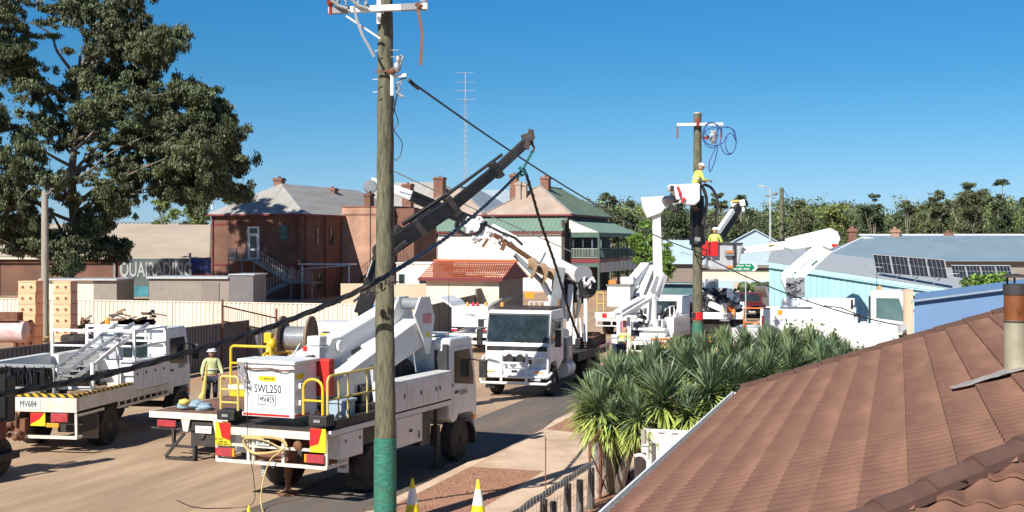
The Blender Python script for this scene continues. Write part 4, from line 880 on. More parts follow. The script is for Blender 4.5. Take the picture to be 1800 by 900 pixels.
# rails: tubes
def hoop(name, mat, root, pts, r=.022, n=8): return MB().tube(pts, r, n).build(name, mat, root, smooth=True)
def arc(p0, p1, zt, rr=.1, n=4):
    p0, p1 = Vector(p0), Vector(p1); d = (p1-p0).normalized(); o = [p0]
    for k in range(n+1): a = math.pi/2*k/n; o.append(Vector((p0.x, p0.y, zt-rr))+d*rr*(1-math.cos(a))+Vector((0, 0, rr*math.sin(a))))
    for k in range(n+1): a = math.pi/2*k/n; o.append(Vector((p1.x, p1.y, zt-rr))-d*rr*(1-math.sin(a))+Vector((0, 0, rr*math.cos(a))))
    return o+[p1]
m = MB(); m.tube(arc((.68, .03, 1.75), (1.1, .03, 1.75), 2.42, .18), .028, 8); m.tube([(.69, .03, 2.02), (1.09, .03, 2.02)], .022, 6); m.build('hoop_rail', 'yellow', t1, smooth=True)
m = MB(); m.tube(arc((1.16, .10, 1.6), (1.16, 2.4, 1.6), 2.48, .12), .026, 8); m.tube([(1.16, .10, 2.03), (1.16, 2.4, 2.03)], .02, 6)
for y in (.85, 1.6): m.tube([(1.16, y, 1.6), (1.16, y, 2.48)], .018, 6)
m.tube([(1.16, .5, 1.6), (1.16, .5, 2.44)], .018, 6); m.build('side_handrail', 'pale_yellow', t1, smooth=True)
m = MB(); m.tube(arc((-1.18, .02, 1.75), (-.78, .02, 1.75), 2.40, .06), .024, 8)
for z in (1.9, 2.15): m.tube([(-1.18, .02, z), (-.78, .02, z)], .02, 6)
m.build('hoop_rail', 'pale_yellow', t1, smooth=True)
m = MB(); m.box(.55, .95, .95, 1.5, 1.5, 1.88); cr = m.build('crate', 'blue_box', t1, bevel=.03); m = MB(); m.box(.52, .98, .92, 1.53, 1.86, 1.92); m.box(.93, .99, 1.1, 1.35, 1.52, 1.86); m.build('rim', 'blue_box', cr, bevel=.015); text('L', .2, 'ink', cr, (.9915, 1.22, 1.66), (0, 1, 0), (0, 0, 1))
MB().lathe([(.09, 0), (.06, .2), (.02, .24)], (.52, .75, 1.5), n=12).build('small_cone', 'orange', t1)
# cabinets on the right and left
for sx in (1, -1):
    x0, x1 = (.82, 1.24) if sx > 0 else (-1.24, -.82)
    m = MB(); m.box(x0, x1, 2.4, 5.28, 1.49, 2.12); bk = m.build('side_cabinet', 'white_paint', t1, bevel=.015)
    xf = (x1, x1+.012) if sx > 0 else (x0-.012, x0)
    for y0, y1 in ((2.44, 3.08), (3.12, 3.84), (3.88, 4.56), (4.6, 5.22)):
        d = MB().box(xf[0], xf[1], y0, y1, 1.53, 2.06).build('cabinet_door', 'white_paint', bk, bevel=.006)
        if sx > 0: MB().box(xf[1], xf[1]+.012, y1-.1 if y0 < 4.5 else y0+.05, y1-.06 if y0 < 4.5 else y0+.09, 1.74, 1.84).build('latch', 'black', d)
    m = MB(); m.box(x0+.06, x1-.03, .5, 1.35, .86, 1.34); lb = m.build('under_locker', 'white_paint', t1, bevel=.01)
    if sx > 0:
        for y in (.66, 1.2): MB().box(x1-.03, x1-.018, y, y+.04, 1.16, 1.22).build('latch', 'rust', lb)
        m = MB(); m.box(x0+.06, x1-.03, 2.75, 3.9, .74, 1.34); lb = m.build('under_locker', 'white_paint', t1, bevel=.01); MB().box(x1-.03, x1-.015, 3.3, 3.42, 1.0, 1.06).build('latch', 'black', lb); MB().box(x1-.03, x1-.015, 3.72, 3.75, .82, .98).build('latch', 'chassis', lb)
    m = MB(); m.cyl((sx*1.1, 4.75, .05), (sx*1.1, 4.75, 1.5), .045, n=10); m.cyl((sx*1.1, 4.75, .02), (sx*1.1, 4.75, .07), .2, n=16); m.box(sx*1.1-.08, sx*1.1+.08, 4.67, 4.83, .5, .95); m.build('outrigger', 'chassis', t1)
m = MB(); m.box(-.82, .82, 5.2, 5.26, 1.49, 2.66); m.build('headboard', 'galv', t1)
m = MB(); m.box(-.82, .82, 2.45, 2.5, 1.49, 2.4); m.build('inner_panel', 'galv', t1)
t = MB().lathe([(.25, 0), (.42, 0), (.46, .05), (.46, .18), (.42, .23), (.25, .23)], (.25, 4.6, 1.95), (1, 0, 0), 28).build('spare_wheel', 'rubber', t1, smooth=True)
# turntable, booms (picked at real positions along the truck)
m = MB(); m.cyl((-.05, 2.25, 1.48), (-.05, 2.25, 1.7), .5, n=24); m.box(-.4, .3, 1.8, 2.7, 1.7, 2.05); m.build('turntable', 'white_paint', t1, bevel=.02)
def P1(px, py, D): return P(px, py, D)
m = MB(); m.prism([(1.45, 1.9), (1.75, 2.75), (2.0, 3.02), (2.5, 3.05), (2.75, 2.8), (2.9, 2.0), (2.8, 1.75), (1.6, 1.7)], (-.42, 0, 0), (0, 1, 0), (0, 0, 1), (.12, 0, 0)); m.prism([(1.45, 1.9), (1.75, 2.75), (2.0, 3.02), (2.5, 3.05), (2.75, 2.8), (2.9, 2.0), (2.8, 1.75), (1.6, 1.7)], (.0, 0, 0), (0, 1, 0), (0, 0, 1), (.12, 0, 0)); m.build('boom_post', 'white_paint', t1, bevel=.02)
MB().cyl((-.5, 2.25, 2.85), (.2, 2.25, 2.85), .13, n=18).build('pivot_pin', 'white_paint', t1, smooth=True)
m = MB(); m.bar((.50, 1.25, 2.02), (.50, 4.85, 2.98), .42, .52, .42, .64); lbm = m.build('lower_boom', 'white_paint', t1, bevel=.02)
m = MB(); m.bar((.716, 2.3, 2.32), (.716, 2.65, 2.415), .012, .09, up=(0, 0, 1)); m.build('label', 'pale_yellow', lbm)
m = MB(); m.prism([(4.35, 3.4), (4.65, 3.78), (5.1, 3.78), (5.35, 3.3), (5.12, 2.5), (4.97, 2.5), (4.7, 2.95)], (.74, 0, 0), (0, 1, 0), (0, 0, 1), (.05, 0, 0)); m.prism([(4.35, 3.4), (4.65, 3.78), (5.1, 3.78), (5.35, 3.3), (5.12, 2.5), (4.97, 2.5), (4.7, 2.95)], (.2, 0, 0), (0, 1, 0), (0, 0, 1), (.05, 0, 0)); kp = m.build('knuckle_plate', 'white_paint', t1, bevel=.01)
m = MB(); m.box(.791, .797, 4.75, 5.17, 3.18, 3.40); m.build('red_decal', 'pink_light', kp, label='faded red rectangular decal'); m = MB(); m.box(.791, .797, 4.87, 5.07, 2.88, 2.98); m.build('yellow_decal', 'sign_yellow', kp)
m = MB(); m.cyl((-.35, 4.85, 3.62), (.72, 4.85, 3.62), .13, n=18); m.build('knuckle_roller', 'grey_paint', t1, smooth=True)
m = MB(); m.bar((-.06, 4.95, 3.42), (-.12, 1.1, 2.55), .42, .50, .42, .38); m.build('upper_boom', 'white_clean', t1, bevel=.03)
m = MB(); m.box(-.28, -.02, .8, 1.25, 2.2, 2.6); m.build('cage_mount', 'white_paint', t1, bevel=.02)
m = MB(); m.cyl((.3, 1.9, 1.9), (.3, 3.3, 2.35), .07, n=12); m.cyl((.55, 3.9, 1.7), (.5, 4.3, 2.7), .06, n=10); m.build('boom_ram', 'black', t1, smooth=True)
m = MB(); m.box(-.1, .28, 1.25, 1.5, 2.62, 2.92); eb = m.build('control_box', 'letter_grey', t1, bevel=.02); MB().box(-.1, .0, 1.243, 1.249, 2.82, 2.92).build('red_label', 'sign_red', eb); MB().cyl((.15, 1.24, 2.72), (.15, 1.2, 2.72), .04, n=10).build('switch', 'black', eb)
m = MB(); m.box(-.05, .25, 1.3, 1.6, 2.94, 3.12); m.build('battery_box', 'white_paint', t1, bevel=.03)
m = MB(); m.box(.0, 1.0, 1.6, 2.3, 1.5, 1.75); m.box(.55, .8, 2.0, 2.35, 1.5, 2.1); m.build('machinery', 'black', t1, bevel=.02)
m = MB()
for i in range(5): m.tube([(.2+.05*i, 1.55, 1.8), (.35+.04*i, 1.7, 2.0+.05*i), (.45, 2.0, 2.05), (.5, 2.4, 1.9)], .02, 6)
m.build('hydraulic_hose', 'rust', t1, smooth=True)
m = MB(); m.box(1.0, 1.14, 5.27, 5.345, 1.5, 2.7); m.box(-1.14, 1.14, 5.3, 5.345, 1.5, 2.55); m.build('intake_and_gap_sheet', 'ink', t1, bevel=.02)  # snorkel post; wide black sheet stands in for the shaded gap behind cab
m = MB(); m.tube([(1.0, 5.6, 2.82), (1.02, 5.6, 4.05)], .008, 5); m.build('aerial', 'black', t1); m = MB(); m.box(-.9, .7, 5.5, 6.3, 2.86, 2.9); m.build('roof_rack', 'white_paint', t1)
m = MB(); m.tube([(.0, .7, 2.75), (.05, .9, 3.0)], .02, 6); m.build('control_lever', 'steel', t1)

# ---------------------------------------------------------------- crane truck with brown deck
t7 = thing('crane_truck', 'white tray truck with brown deck and long raised black crane boom', 'crane truck', (-7.2, 29.1, 0), 20.5)
chassis(t7, .3, 8.2, .75, .42); axle(t7, 2.2, .45, 2.3, dual=True); axle(t7, 7.6, .45, 2.2); cab(t7, 6.9, 8.5, 2.15, .65, 2.75)
m = MB(); m.box(-1.19, 1.19, .04, 5.6, .99, 1.09); m.build('deck', 'deck_ply', t7)
m = MB(); m.box(-1.23, 1.23, -.03, .04, .96, 1.1); m.box(-1.23, -1.19, .04, 5.6, .98, 1.10); m.box(1.19, 1.23, .04, 5.6, .98, 1.10)
for x in (-.25, .6): m.prism([(-.12, .96), (.12, .96), (.06, .68), (-.06, .68)], (x-.0, -.02, 0), (1, 0, 0), (0, 0, 1), (0, .04, 0))
m.build('deck_edge', 'cream_paint', t7)
lamp(t7, -.75, -.0, .84, .5, .15, .05); lamp(t7, .95, 0, .84, .3, .14, .05)
m = MB(); m.box(-1.2, .4, .0, .06, .70, .74); m.box(-.15, 1.1, .05, .11, .35, .9); m.cyl((-.05+.2, .0, .62), (-.05+.2, .12, .62), .1, n=12); m.build('rear_bar', 'chassis', t7)
m = MB(); m.box(-.8, .0, -.02, .1, .02, .07); m.bar((-.8, .0, .08), (-.3, .0, .62), .06, .06); m.box(-.06, .0, -.02, .1, .02, .3); m.box(-.8, .0, -.02, .1, .3, .34); m.box(-.62, -.56, -.02, .06, .34, .9); m.build('step', 'chassis', t7)
plate_text(t7, '1ERK 891', .22, -.0, .74, .1, 'pink_light', bg_='white_clean', w=.42, h=.16, bgname='number_plate')
# crane
CB = rootm(t7).inverted() @ P(640, 560, 35.2)
m = MB(); m.box(CB.x-.34, CB.x+.34, CB.y-.3, CB.y+.3, .6, 1.6); m.box(-1.1, 1.1, CB.y-.2, CB.y+.2, .75, 1.1); m.build('crane_base', 'black', t7, bevel=.02)
m = MB(); m.bar(P(640, 640, 35.2), P(644, 540, 35.2), .42, .38); m.build('crane_column', 'black', t7, world=True, bevel=.03)
m = MB(); m.bar(P(637, 552, 35), P(664, 462, 35.0), .34, .46, .3, .36); ib = m.build('inner_boom', 'black_gloss', t7, world=True, bevel=.03)
m = MB(); m.bar(P(645, 487, 34.75), P(655, 457, 34.75), .02, .14, up=(0, -1, .3)); m.build('label', 'letter_grey', ib, world=True)
m = MB(); m.bar(P(650, 480, 35.3), P(682, 418, 35.4), .12, .12); m.bar(P(622, 530, 35.2), P(660, 500, 35.0), .06, .06); m.build('link_arm', 'black', t7, world=True)
m = MB(); m.bar(P(667, 462, 35.2), P(682, 425, 35.4), .3, .4); m.cyl(P(668, 440, 34.95), P(668, 440, 35.6), .22, n=16); m.build('elbow', 'black', t7, world=True, bevel=.02)
A0, A1, A2, A3 = P(676, 440, 35.5), P(795, 362, 36.1), P(872, 299, 36.5), P(930, 246, 36.8)
m = MB(); m.bar(A0, A1, .36, .50, .34, .42); bm_ = m.build('outer_boom', 'black_gloss', t7, world=True, bevel=.02)
m = MB(); m.bar(A1.lerp(A2, -.15), A2, .28, .32, .26, .3); m.build('boom_extension', 'black_gloss', bm_, world=True, bevel=.015)
m = MB(); m.bar(A2.lerp(A3, -.15), A3, .22, .26); m.build('boom_tip', 'black', bm_, world=True, bevel=.015)
d_ = (A3-A0).normalized()
for A, w_, h_ in ((A0.lerp(A1, .5), .44, .5), (A1, .46, .58), (A2, .38, .46)):
    m = MB(); m.bar(A-d_*.09, A+d_*.09, w_, h_+.04); m.build('bracket', 'black', bm_, world=True, bevel=.02)
upn = Vector((-.5, 0, .85))
m = MB(); m.cyl(A0.lerp(A1, .35)+upn*.34, A1+upn*.36, .06, n=10); m.cyl(A0.lerp(A1, .55)+upn*.34, A2+upn*.25, .035, n=8); m.build('boom_ram', 'black_gloss', bm_, world=True, smooth=True)
m = MB(); m.cyl(A1+upn*.34, A2.lerp(A3, .3)+upn*.22, .045, n=8); m.build('boom_ram', 'black_gloss', bm_, world=True, smooth=True)
m = MB(); m.bar(P(925, 262, 36.8), P(934, 228, 36.8), .34, .16); m.bar(P(917, 244, 36.8), P(939, 237, 36.8), .3, .2); m.cyl(P(934, 243, 36.55), P(934, 243, 37.1), .09, n=10); m.build('boom_head', 'chassis', bm_, world=True, bevel=.02)
m = MB(); m.tube([P(935, 245, 36.8), P(936, 254, 36.8), P(939, 260, 36.8), P(937, 267, 36.8), P(933, 266, 36.8)], .035, 6); m.build('hook', 'rust', bm_, world=True, smooth=True)
m = MB(); m.bar(P(676, 455, 35.2), P(715, 425, 35.4), .1, .14); m.bar(A0, P(702, 398, 35.7), .3, .2); m.build('boom_gusset', 'black', bm_, world=True, bevel=.02)
m = MB(); m.bar(P(656, 565, 34.9), P(655, 510, 34.9), .08, .08); m.build('blue_post', 'blue_sign', t7, world=True)
m = MB(); rail(m, P(661, 560, 34.9), P(672, 560, 35.1), 2, .8); m.build('yellow_rail', 'yellow', t7, world=True)
# yellow work platform on the deck
m = MB(); m.box(-1.05, .2, 3.0, 3.9, 1.1, 1.42); yp = m.build('work_platform', 'yellow', t7, bevel=.02)
m = MB(); m.box(-1.06, .21, 2.98, 2.998, 1.3, 1.4); m.build('white_band', 'white_clean', yp)
m = MB(); m.tube(arc((-1.0, 3.0, 1.4), (.15, 3.0, 1.4), 2.38, .1), .035, 8); m.tube([(-1, 3.0, 1.95), (.15, 3.0, 1.95)], .028, 6); m.tube(arc((-.1, 3.05, 1.4), (.2, 3.9, 1.4), 2.2, .1), .035, 8); m.build('guard_rail', 'yellow', yp, smooth=True)
m = MB(); m.tube([(-.35, 3.2, 1.4), (-.05, 3.5, 2.3)], .04, 6); m.sphere((0, 3.3, 2.42), .13, (1, 1, 1.2), 10, 6); m.build('clamp', 'yellow', yp, smooth=True)
for x, y, z1_, mt in ((-1.15, 3.4, 2.0, 'pale_yellow'), (-.78, 2.7, 2.0, 'pale_yellow')): pass
broom = tag(MB().tube([P(354, 700, 31.8), P(358, 690, 31.8), P(364, 640, 31.8)], [.09, .06, .018], 8).build('broom', 'pale_yellow'), 'worn yellow broom standing head down on the brown truck deck', 'broom')
# bundle of cloth on deck
m = MB(); base = rootm(t7) @ Vector((-.62, .55, 1.1))
for i in range(9): m.sphere(base+Vector((random.uniform(-.12, .5), random.uniform(-.18, .18), random.uniform(.05, .14))), random.uniform(.09, .15), (1.3, 1, .7), 10, 7, .18)
tag(m.build('rag_pile', 'cloth_blue', smooth=True), 'crumpled blue grey jackets left on the rear corner of the brown deck', 'cloths')
m = MB(); m.sphere(base+Vector((-.02, -.08, .17)), .13, (1.2, 1, .6), 10, 7, .15); tag(m.build('glove_bundle', 'pale_yellow', smooth=True), 'yellow bundle of gloves on top of the blue grey jackets', 'gloves')
# cable reel
rl_ = thing('cable_reel', 'wooden cable reel wound with bright wire between yellow stands on the truck deck', 'cable reel', rootm(t7) @ Vector((.42, 4.3, 1.09)), 8)
rz = 1.42
for x in (-.66, .10):
    m = MB(); m.lathe([(0, 0), (.58, 0), (.58, .06), (0, .06)], (x, 0, rz), (1, 0, 0), 36); fl_ = m.build('flange', 'reel_timber', rl_, bevel=.006)
    m = MB()
    for k in range(6): a = k*math.pi/3; c = Vector((x+.05, .3*math.cos(a), rz+.3*math.sin(a))); m.cyl(c, c+Vector((.012, 0, 0)), .02, n=8)
    m.cyl((x+.05, 0, rz), (x+.06, 0, rz), .09, n=16); m.build('bolt_ring', 'rust', fl_)
m = MB(); m.lathe([(.28, 0), (.30, .02)]+[(.30+.012*(i % 2), .03+.02*i) for i in range(30)]+[(.28, .68)], (-.57, 0, rz), (1, 0, 0), 30); m.build('wire_winding', 'alu', rl_)
for x, s in ((-1.0, 1), (.50, -1)):
    m = MB(); m.bar((x, -.35, 0), (x, 0, rz), .09, .09); m.bar((x, .35, 0), (x, 0, rz), .09, .09); m.box(x-.1, x+.1, -.12, .12, rz-.12, rz+.14); m.cyl((x, 0, rz), (x+s*.42, 0, rz), .035, n=8); m.build('stand', 'yellow', rl_, bevel=.012)
t72 = thing('cable_reel', 'empty dark spool lying behind the wooden wire reel', 'cable reel', rootm(t7) @ Vector((.9, 5.3, 1.09)), 8)
for x in (-.3, .35): MB().lathe([(.1, 0), (.5, 0), (.5, .05), (.1, .05)], (x, 0, .52), (1, 0, 0), 28).build('flange', 'black', t72)
MB().cyl((-.3, 0, .52), (.35, 0, .52), .16, n=18).build('core', 'grey_timber', t72)

# ---------------------------------------------------------------- line truck on the left
t8 = thing('line_truck', 'white tray truck marked MV684 carrying ladders and hanging black cable, left side', 'truck', (-11.3, 30.0, 0), 10)
W8 = 2.4
chassis(t8, .3, 6.2, .8); axle(t8, 1.75, .48, 2.3, dual=True); axle(t8, 5.9, .48, 2.2); cab(t8, 4.95, 6.55, 2.15, .72, 2.66)
plate_text(t8, 'GENUS', 1.095, 5.9, 1.55, .15, 'grey_ink', (1, 0))
m = MB(); m.box(-1.2, 1.2, .03, 4.9, 1.08, 1.18); m.build('tray', 'cream_paint', t8)
m = MB(); m.box(-1.2, 1.2, -.03, .02, 1.02, 1.37); tg = m.build('tailgate', 'cream_paint', t8, bevel=.008); plate_text(tg, 'MV684', -.02, -.03, 1.2, .2, 'ink', bg_='letter_grey', w=.62, h=.24, bgname='number_panel', sx=.75)
MB().box(-1.2, 1.2, -.05, .14, 1.375, 1.44).build('hazard_edge', 'hazard', t8); MB().box(1.1, 1.22, .15, 2.75, 1.375, 1.44).build('hazard_edge', 'hazard', t8)
MB().box(1.18, 1.22, .03, 2.9, 1.05, 1.37).build('side_board', 'cream_paint', t8); MB().box(-1.22, -1.18, .03, 2.9, 1.05, 1.37).build('side_board', 'cream_paint', t8)
m = MB(); m.box(1.16, 1.2, 2.0, 4.9, 1.02, 1.08); m.box(1.16, 1.2, 2.0, 4.9, .86, .92)
for y in np.arange(2.05, 4.9, .35): m.box(1.165, 1.195, y, y+.05, .92, 1.02)
m.box(1.16, 1.2, .1, 1.3, .92, .98); m.box(1.14, 1.2, .0, .25, .40, .46); m.box(-.45, 1.2, -.02, .04, .40, .47); m.bar((1.17, .02, .43), (1.17, .0, 1.0), .05, .05); m.bar((-.45, .0, .43), (-.45, .0, 1.02), .08, .05); m.build('tray_rail', 'cream_paint', t8)
m = MB(); m.box(.05-.0, .42, -.06, -.04, .70, 1.0); hb = m.build('hazard_board', 'sign_yellow', t8); MB().prism([(.05, 1.0), (.40, 1.0), (.28, .86), (.05, .74)], (0, -.068, 0), (1, 0, 0), (0, 0, 1), (0, .006, 0)).build('red_stripe', 'sign_red', hb)
lamp(t8, .78, -.02, .90, .42, .2, .06); lamp(t8, .45+.15, -.02, .72, .32, .1, .04, 'amber', 'indicator')
m = MB(); m.box(-.9, -.1, -.05, .12, .55, .85); m.cyl((-.7, -.1, .95), (-.3, -.1, .95), .06, n=10); m.cyl((-.7, -.1, .7), (-.7, -.1, 1.0), .05, n=8); m.cyl((-.3, -.1, .7), (-.3, -.1, 1.0), .05, n=8)
for i in range(14): m.sphere((random.uniform(-.85, -.15), random.uniform(-.25, 0), random.uniform(.35, .72)), random.uniform(.05, .11), seg=8, rings=6)
m.build('tow_hitch', 'rust', t8)
m = MB(); m.box(.5, 1.14, .35, 1.1, .5, .95); m.build('under_locker', 'chassis', t8, bevel=.02); m = MB(); m.box(.72, 1.12, 1.12, 1.16, .25, .85); m.build('mud_flap', 'brown_fence', t8)
for s, x0, x1 in ((1, .85, 1.21), (-1, -1.21, -.85)):
    m = MB(); m.box(x0, x1, 2.8, 4.86, 1.19, 1.95 if s > 0 else 2.1); bk = m.build('side_cabinet', 'white_paint', t8, bevel=.015)
    if s > 0:
        for y0, y1 in ((2.84, 3.3), (3.34, 3.82), (3.86, 4.32), (4.36, 4.82)):
            d = MB().box(x1, x1+.012, y0, y1, 1.24, 1.9).build('cabinet_door', 'white_paint', bk, bevel=.005); MB().cyl((x1+.012, y0+.15, 1.62), (x1+.02, y0+.15, 1.62), .04, n=10).build('latch', 'black', d)
m = MB(); m.box(-1.2, -1.0, .3, 2.7, 1.19, 2.15); m.build('side_locker', 'white_clean', t8, bevel=.02)
# white ladder rack
m = MB()
for y in (2.95, 4.75):
    m.box(1.1, 1.17, y, y+.07, 1.95, 2.75); m.box(-1.17, -1.1, y, y+.07, 1.95, 2.75); m.box(-1.1, 1.1, y, y+.07, 2.68, 2.75); m.box(-1.1, 1.1, y, y+.06, 2.3, 2.35)
m.box(1.11, 1.16, 3.02, 4.75, 2.69, 2.74); m.box(1.11, 1.16, 3.02, 4.75, 2.28, 2.33)
m.box(.55, .6, 4.76, 4.8, 2.35, 2.68); m.box(-.5, -.45, 4.76, 4.8, 2.35, 2.68)
m.build('ladder_rack', 'white_clean', t8, bevel=.008)
m = MB(); m.box(1.04, 1.12, .9, .98, 1.19, 2.1); m.box(.1, .18, .9, .98, 1.19, 1.95); m.box(.18, 1.04, .9, .98, 1.44, 1.52); m.bar((1.08, .98, 2.05), (1.07, 2.27, 2.45), .05, .05); m.box(1.04, 1.1, 2.2, 2.27, 1.19, 2.5); m.build('rear_rack', 'white_paint', t8)
for k, (xa, dz) in enumerate(((.25, 0), (.72, .05))):
    m = MB(); a = Vector((xa, .35, 1.72+dz)); b = Vector((xa+.15, 3.9, 2.82+dz*.5)); sdv = Vector((.2, -.0, 0))
    for s in (-1, 1): m.bar(a+sdv*s, b+sdv*s, .05, .09)
    for i in range(12): q = a.lerp(b, (i+.5)/12); m.cyl(q-sdv, q+sdv, .02, n=6)
    ld_ = m.build('ladder', 'alu', None)
    ROOT_ = rootm(t8); ld_.data.transform(ROOT_); tag(ld_, ['long aluminium ladder slanting over the MV684 truck tray, left of the other', 'aluminium ladder resting on the right side of the MV684 truck rack'][k], 'ladder', 'ladders on the line truck')
m = MB(); rnd = random.Random(5)
for i in range(46):
    x = -.95+i*.030+rnd.uniform(-.02, .02); y = rnd.uniform(.1, .5); z0 = rnd.uniform(1.45, 1.6)
    m.tube([(x, y, z0), (x+rnd.uniform(-.03, .03), y-.03, 1.8), (x, y, 2.0+rnd.uniform(0, .07)), (x+.02, y+.12, 1.9), (x+.03, y+.16, z0)], .02, 5)
cbm = m.build('hanging_cables', 'cable', None, smooth=True); cbm.data.transform(rootm(t8)); tag(cbm, 'bundle of black cable loops hung across the rear of the MV684 truck', 'cables')
m = MB(); m.box(-1.0, .45, .3, .36, 2.02, 2.1); m.box(-.98, -.92, .3, .36, 1.19, 2.05); m.box(.38, .44, .3, .36, 1.19, 2.05); m.build('hanging_rail', 'steel', t8)
m = MB()
for i in range(5): r_ = .28-.015*i; m.tube([(-.2+r_*1.5*math.cos(a), .3+.3*math.sin(a), 1.46+.03*i) for a in np.linspace(0, 2*math.pi, 20)], .018, 5)
o = m.build('wire_coil', 'alu', None, smooth=True); o.data.transform(rootm(t8)); tag(o, 'coil of bright wire lying on the MV684 truck tray below the black cables', 'wire coil')
for k, (x, y, z, l) in enumerate(((.72, .75, 1.32, 'timber crossarm block on the MV684 tray, nearest the tailgate'), (.9, 1.4, 1.34, 'timber block behind the front one on the MV684 tray'), (.62, 1.9, 1.38, 'furthest sawn timber block on the MV684 tray'))):
    o = MB().cyl((x-.12, y-.1, z), (x+.12, y+.3, z+.02), .12, n=14).build('timber_block', 'timber', None); o.data.transform(rootm(t8)); tag(o, l, 'timber block', 'timber blocks on the tray')
m = MB()
for i in range(10): m.tube([(rnd.uniform(-.5, 1), rnd.uniform(1.2, 2.7), 1.3+rnd.uniform(0, .2)), (rnd.uniform(-.5, 1), rnd.uniform(1.2, 2.7), 1.5+rnd.uniform(0, .5)), (rnd.uniform(-.5, 1), rnd.uniform(1.5, 2.7), 1.4+rnd.uniform(0, .4))], .03, 6)
m.box(-.7, .3, 1.2, 2.4, 1.19, 1.5); m.build('tool_load', 'black', t8, smooth=False)
m = MB(); m.tube([(.6, 3.3, 2.3), (.62, 3.3, 2.1), (.6, 3.32, 1.95)], .05, 6); m.build('orange_tool', 'orange', t8)
beacon(t8, -.6, 4.9, 2.76)
m = MB(); m.box(.1, .75, 3.1, 3.14, 1.95, 2.62)
m.build('mesh_guard', 'galv', t8)

# ---------------------------------------------------------------- dark machine cropped by the left edge
t10 = thing('drilling_rig', 'dark machine with folded black mast and steel rods at the left edge', 'drilling rig', G(-72, 26.6), 14)
m = MB(); m.box(-.5, .6, 0, 1.2, .35, .5); m.box(-.6, .74, -.06, 0, .35, .75); m.box(-.5, .75, .02, .08, 1.2, 1.3); m.box(-.5, -.42, .02, .08, .7, 1.3); m.box(.66, .74, .02, .08, .7, 1.3); m.build('frame', 'chassis', t10)
m = MB(); m.prism([(-.6, .3), (.8, .3), (.8, .68), (.68, .8), (-.6, .8)], (0, -.3, 0), (1, 0, 0), (0, 0, 1), (0, .22, 0)); bmp = m.build('bumper', 'black', t10, bevel=.02); plate_text(bmp, 'MV630', .22, -.3, .55, .15, 'letter_grey', bg_='grey_paint', w=.52, h=.2, bgname='number_plate', sx=.8)
m = MB(); m.box(-.3, .5, .1, .9, .8, 1.22); m.build('engine_cover', 'maroon', t10, bevel=.03)
m = MB(); m.box(.5, .78, .5, .8, 1.2, 2.15); m.build('mast', 'black_gloss', t10, bevel=.02)
for i in range(6): MB().cyl((.52+.045*i, .47, 1.3), (.52+.045*i, .47, 2.2+.02*(i % 3)), .03, n=8).build('mast_rod', 'cable', t10, smooth=True)
for i in range(5): MB().cyl((.16+.06*i, .4, 1.2), (.02+.08*i, .4, 2.05-.05*i), .025, n=8).build('steel_rod', 'alu', t10, smooth=True)
m = MB(); m.box(.3, .38, .38, .46, 1.2, 2.1); m.build('white_post', 'white_paint', t10)
m = MB()
for i in range(8): m.tube([(.0+.08*i, .3, 1.25), (.1+.07*i, .25, 1.45), (.2+.05*i, .3, 1.3)], .02, 5)
m.build('hose_bundle', 'rubber', t10)
wheel(t10, .3, .8, .42, .25)
wheel(t10, -.45, .8, .42, .25, side=-1)

# ---------------------------------------------------------------- pole erection truck facing the camera
H2 = TH+180; o2 = Vector((.09, 41, 0))+U*7.9
t2 = thing('crane_borer_truck', 'white truck with bull bar facing the camera, carrying a raised auger boom', 'truck', o2, H2)
chassis(t2, .2, 7.2, .78); axle(t2, 1.4, .48, 2.3, dual=True, rim='rim_white'); axle(t2, 2.6, .48, 2.3, dual=True, rim='rim_white'); axle(t2, 6.95, .5, 2.15, rim='rim_white')
c2 = cab(t2, 5.9, 7.7, 2.15, .85, 2.78, wheelr=.5, mirrors=False)
for s in (-1, 1):
    mirror(c2, s*1.3, 7.45, 2.35, s, .26, .2); mirror(c2, s*1.33, 7.5, 1.9, s, .55, .2)
m = MB(); m.box(-1.12, 1.12, 7.68, 7.95, .62, .92); bb2 = m.build('bumper', 'white_clean', t2, bevel=.05)
m = MB(); m.tube([(-1.18, 7.85, .55), (-1.1, 8.02, .48), (1.1, 8.02, .48), (1.18, 7.85, .55)], .045, 8); m.tube([(-1.2, 7.8, .82), (-1.15, 8.0, .72), (-1.0, 8.04, .70), (1.0, 8.04, .70), (1.15, 8.0, .72), (1.2, 7.8, .82)], .04, 8)
for x in (-.42, .42): m.tube([(x, 8.03, .48), (x, 8.02, .9)], .045, 8)
m.tube(arc((-.42, 7.98, .85), (.42, 7.98, .85), 1.47, .12), .05, 8); m.tube([(-.42, 7.98, 1.12), (.42, 7.98, 1.12)], .035, 8); m.tube(arc((.42, 7.96, 1.15), (1.1, 7.9, .9), 1.3, .1), .035, 8); m.tube(arc((-.42, 7.96, 1.15), (-1.1, 7.9, .9), 1.3, .1), .035, 8)
m.build('bull_bar', 'white_clean', bb2, smooth=True)
for x in (-.18, .18): 
    l_ = MB().lathe([(.0, 0), (.11, 0), (.12, .05), (.12, .09), (.0, .1)], (x, 7.84, 1.27), (0, 1, 0), 18).build('driving_light', 'headlamp', t2, smooth=True); MB().lathe([(.11, .05), (.135, .055), (.135, .09), (.11, .095)], (x, 7.85, 1.27), (0, 1, 0), 18).build('ring', 'black', l_)
m = MB(); m.box(-.9, -.55, 8.045, 8.055, .58, .7); pl = m.build('number_plate', 'letter_grey', t2); text('1CUR 571', .09, 'blue_sign', pl, (-.72, 8.058, .64), (-1, 0, 0), (0, 0, 1), sx=.8)
for s in (-1, 1): lamp(bb2, s*.8, 7.945, .84, .3, .06, .02, 'amber', 'indicator', 1)
MB().box(-.1, .1, 7.945, 7.965, .82, .9).build('tow_slot', 'black', bb2)
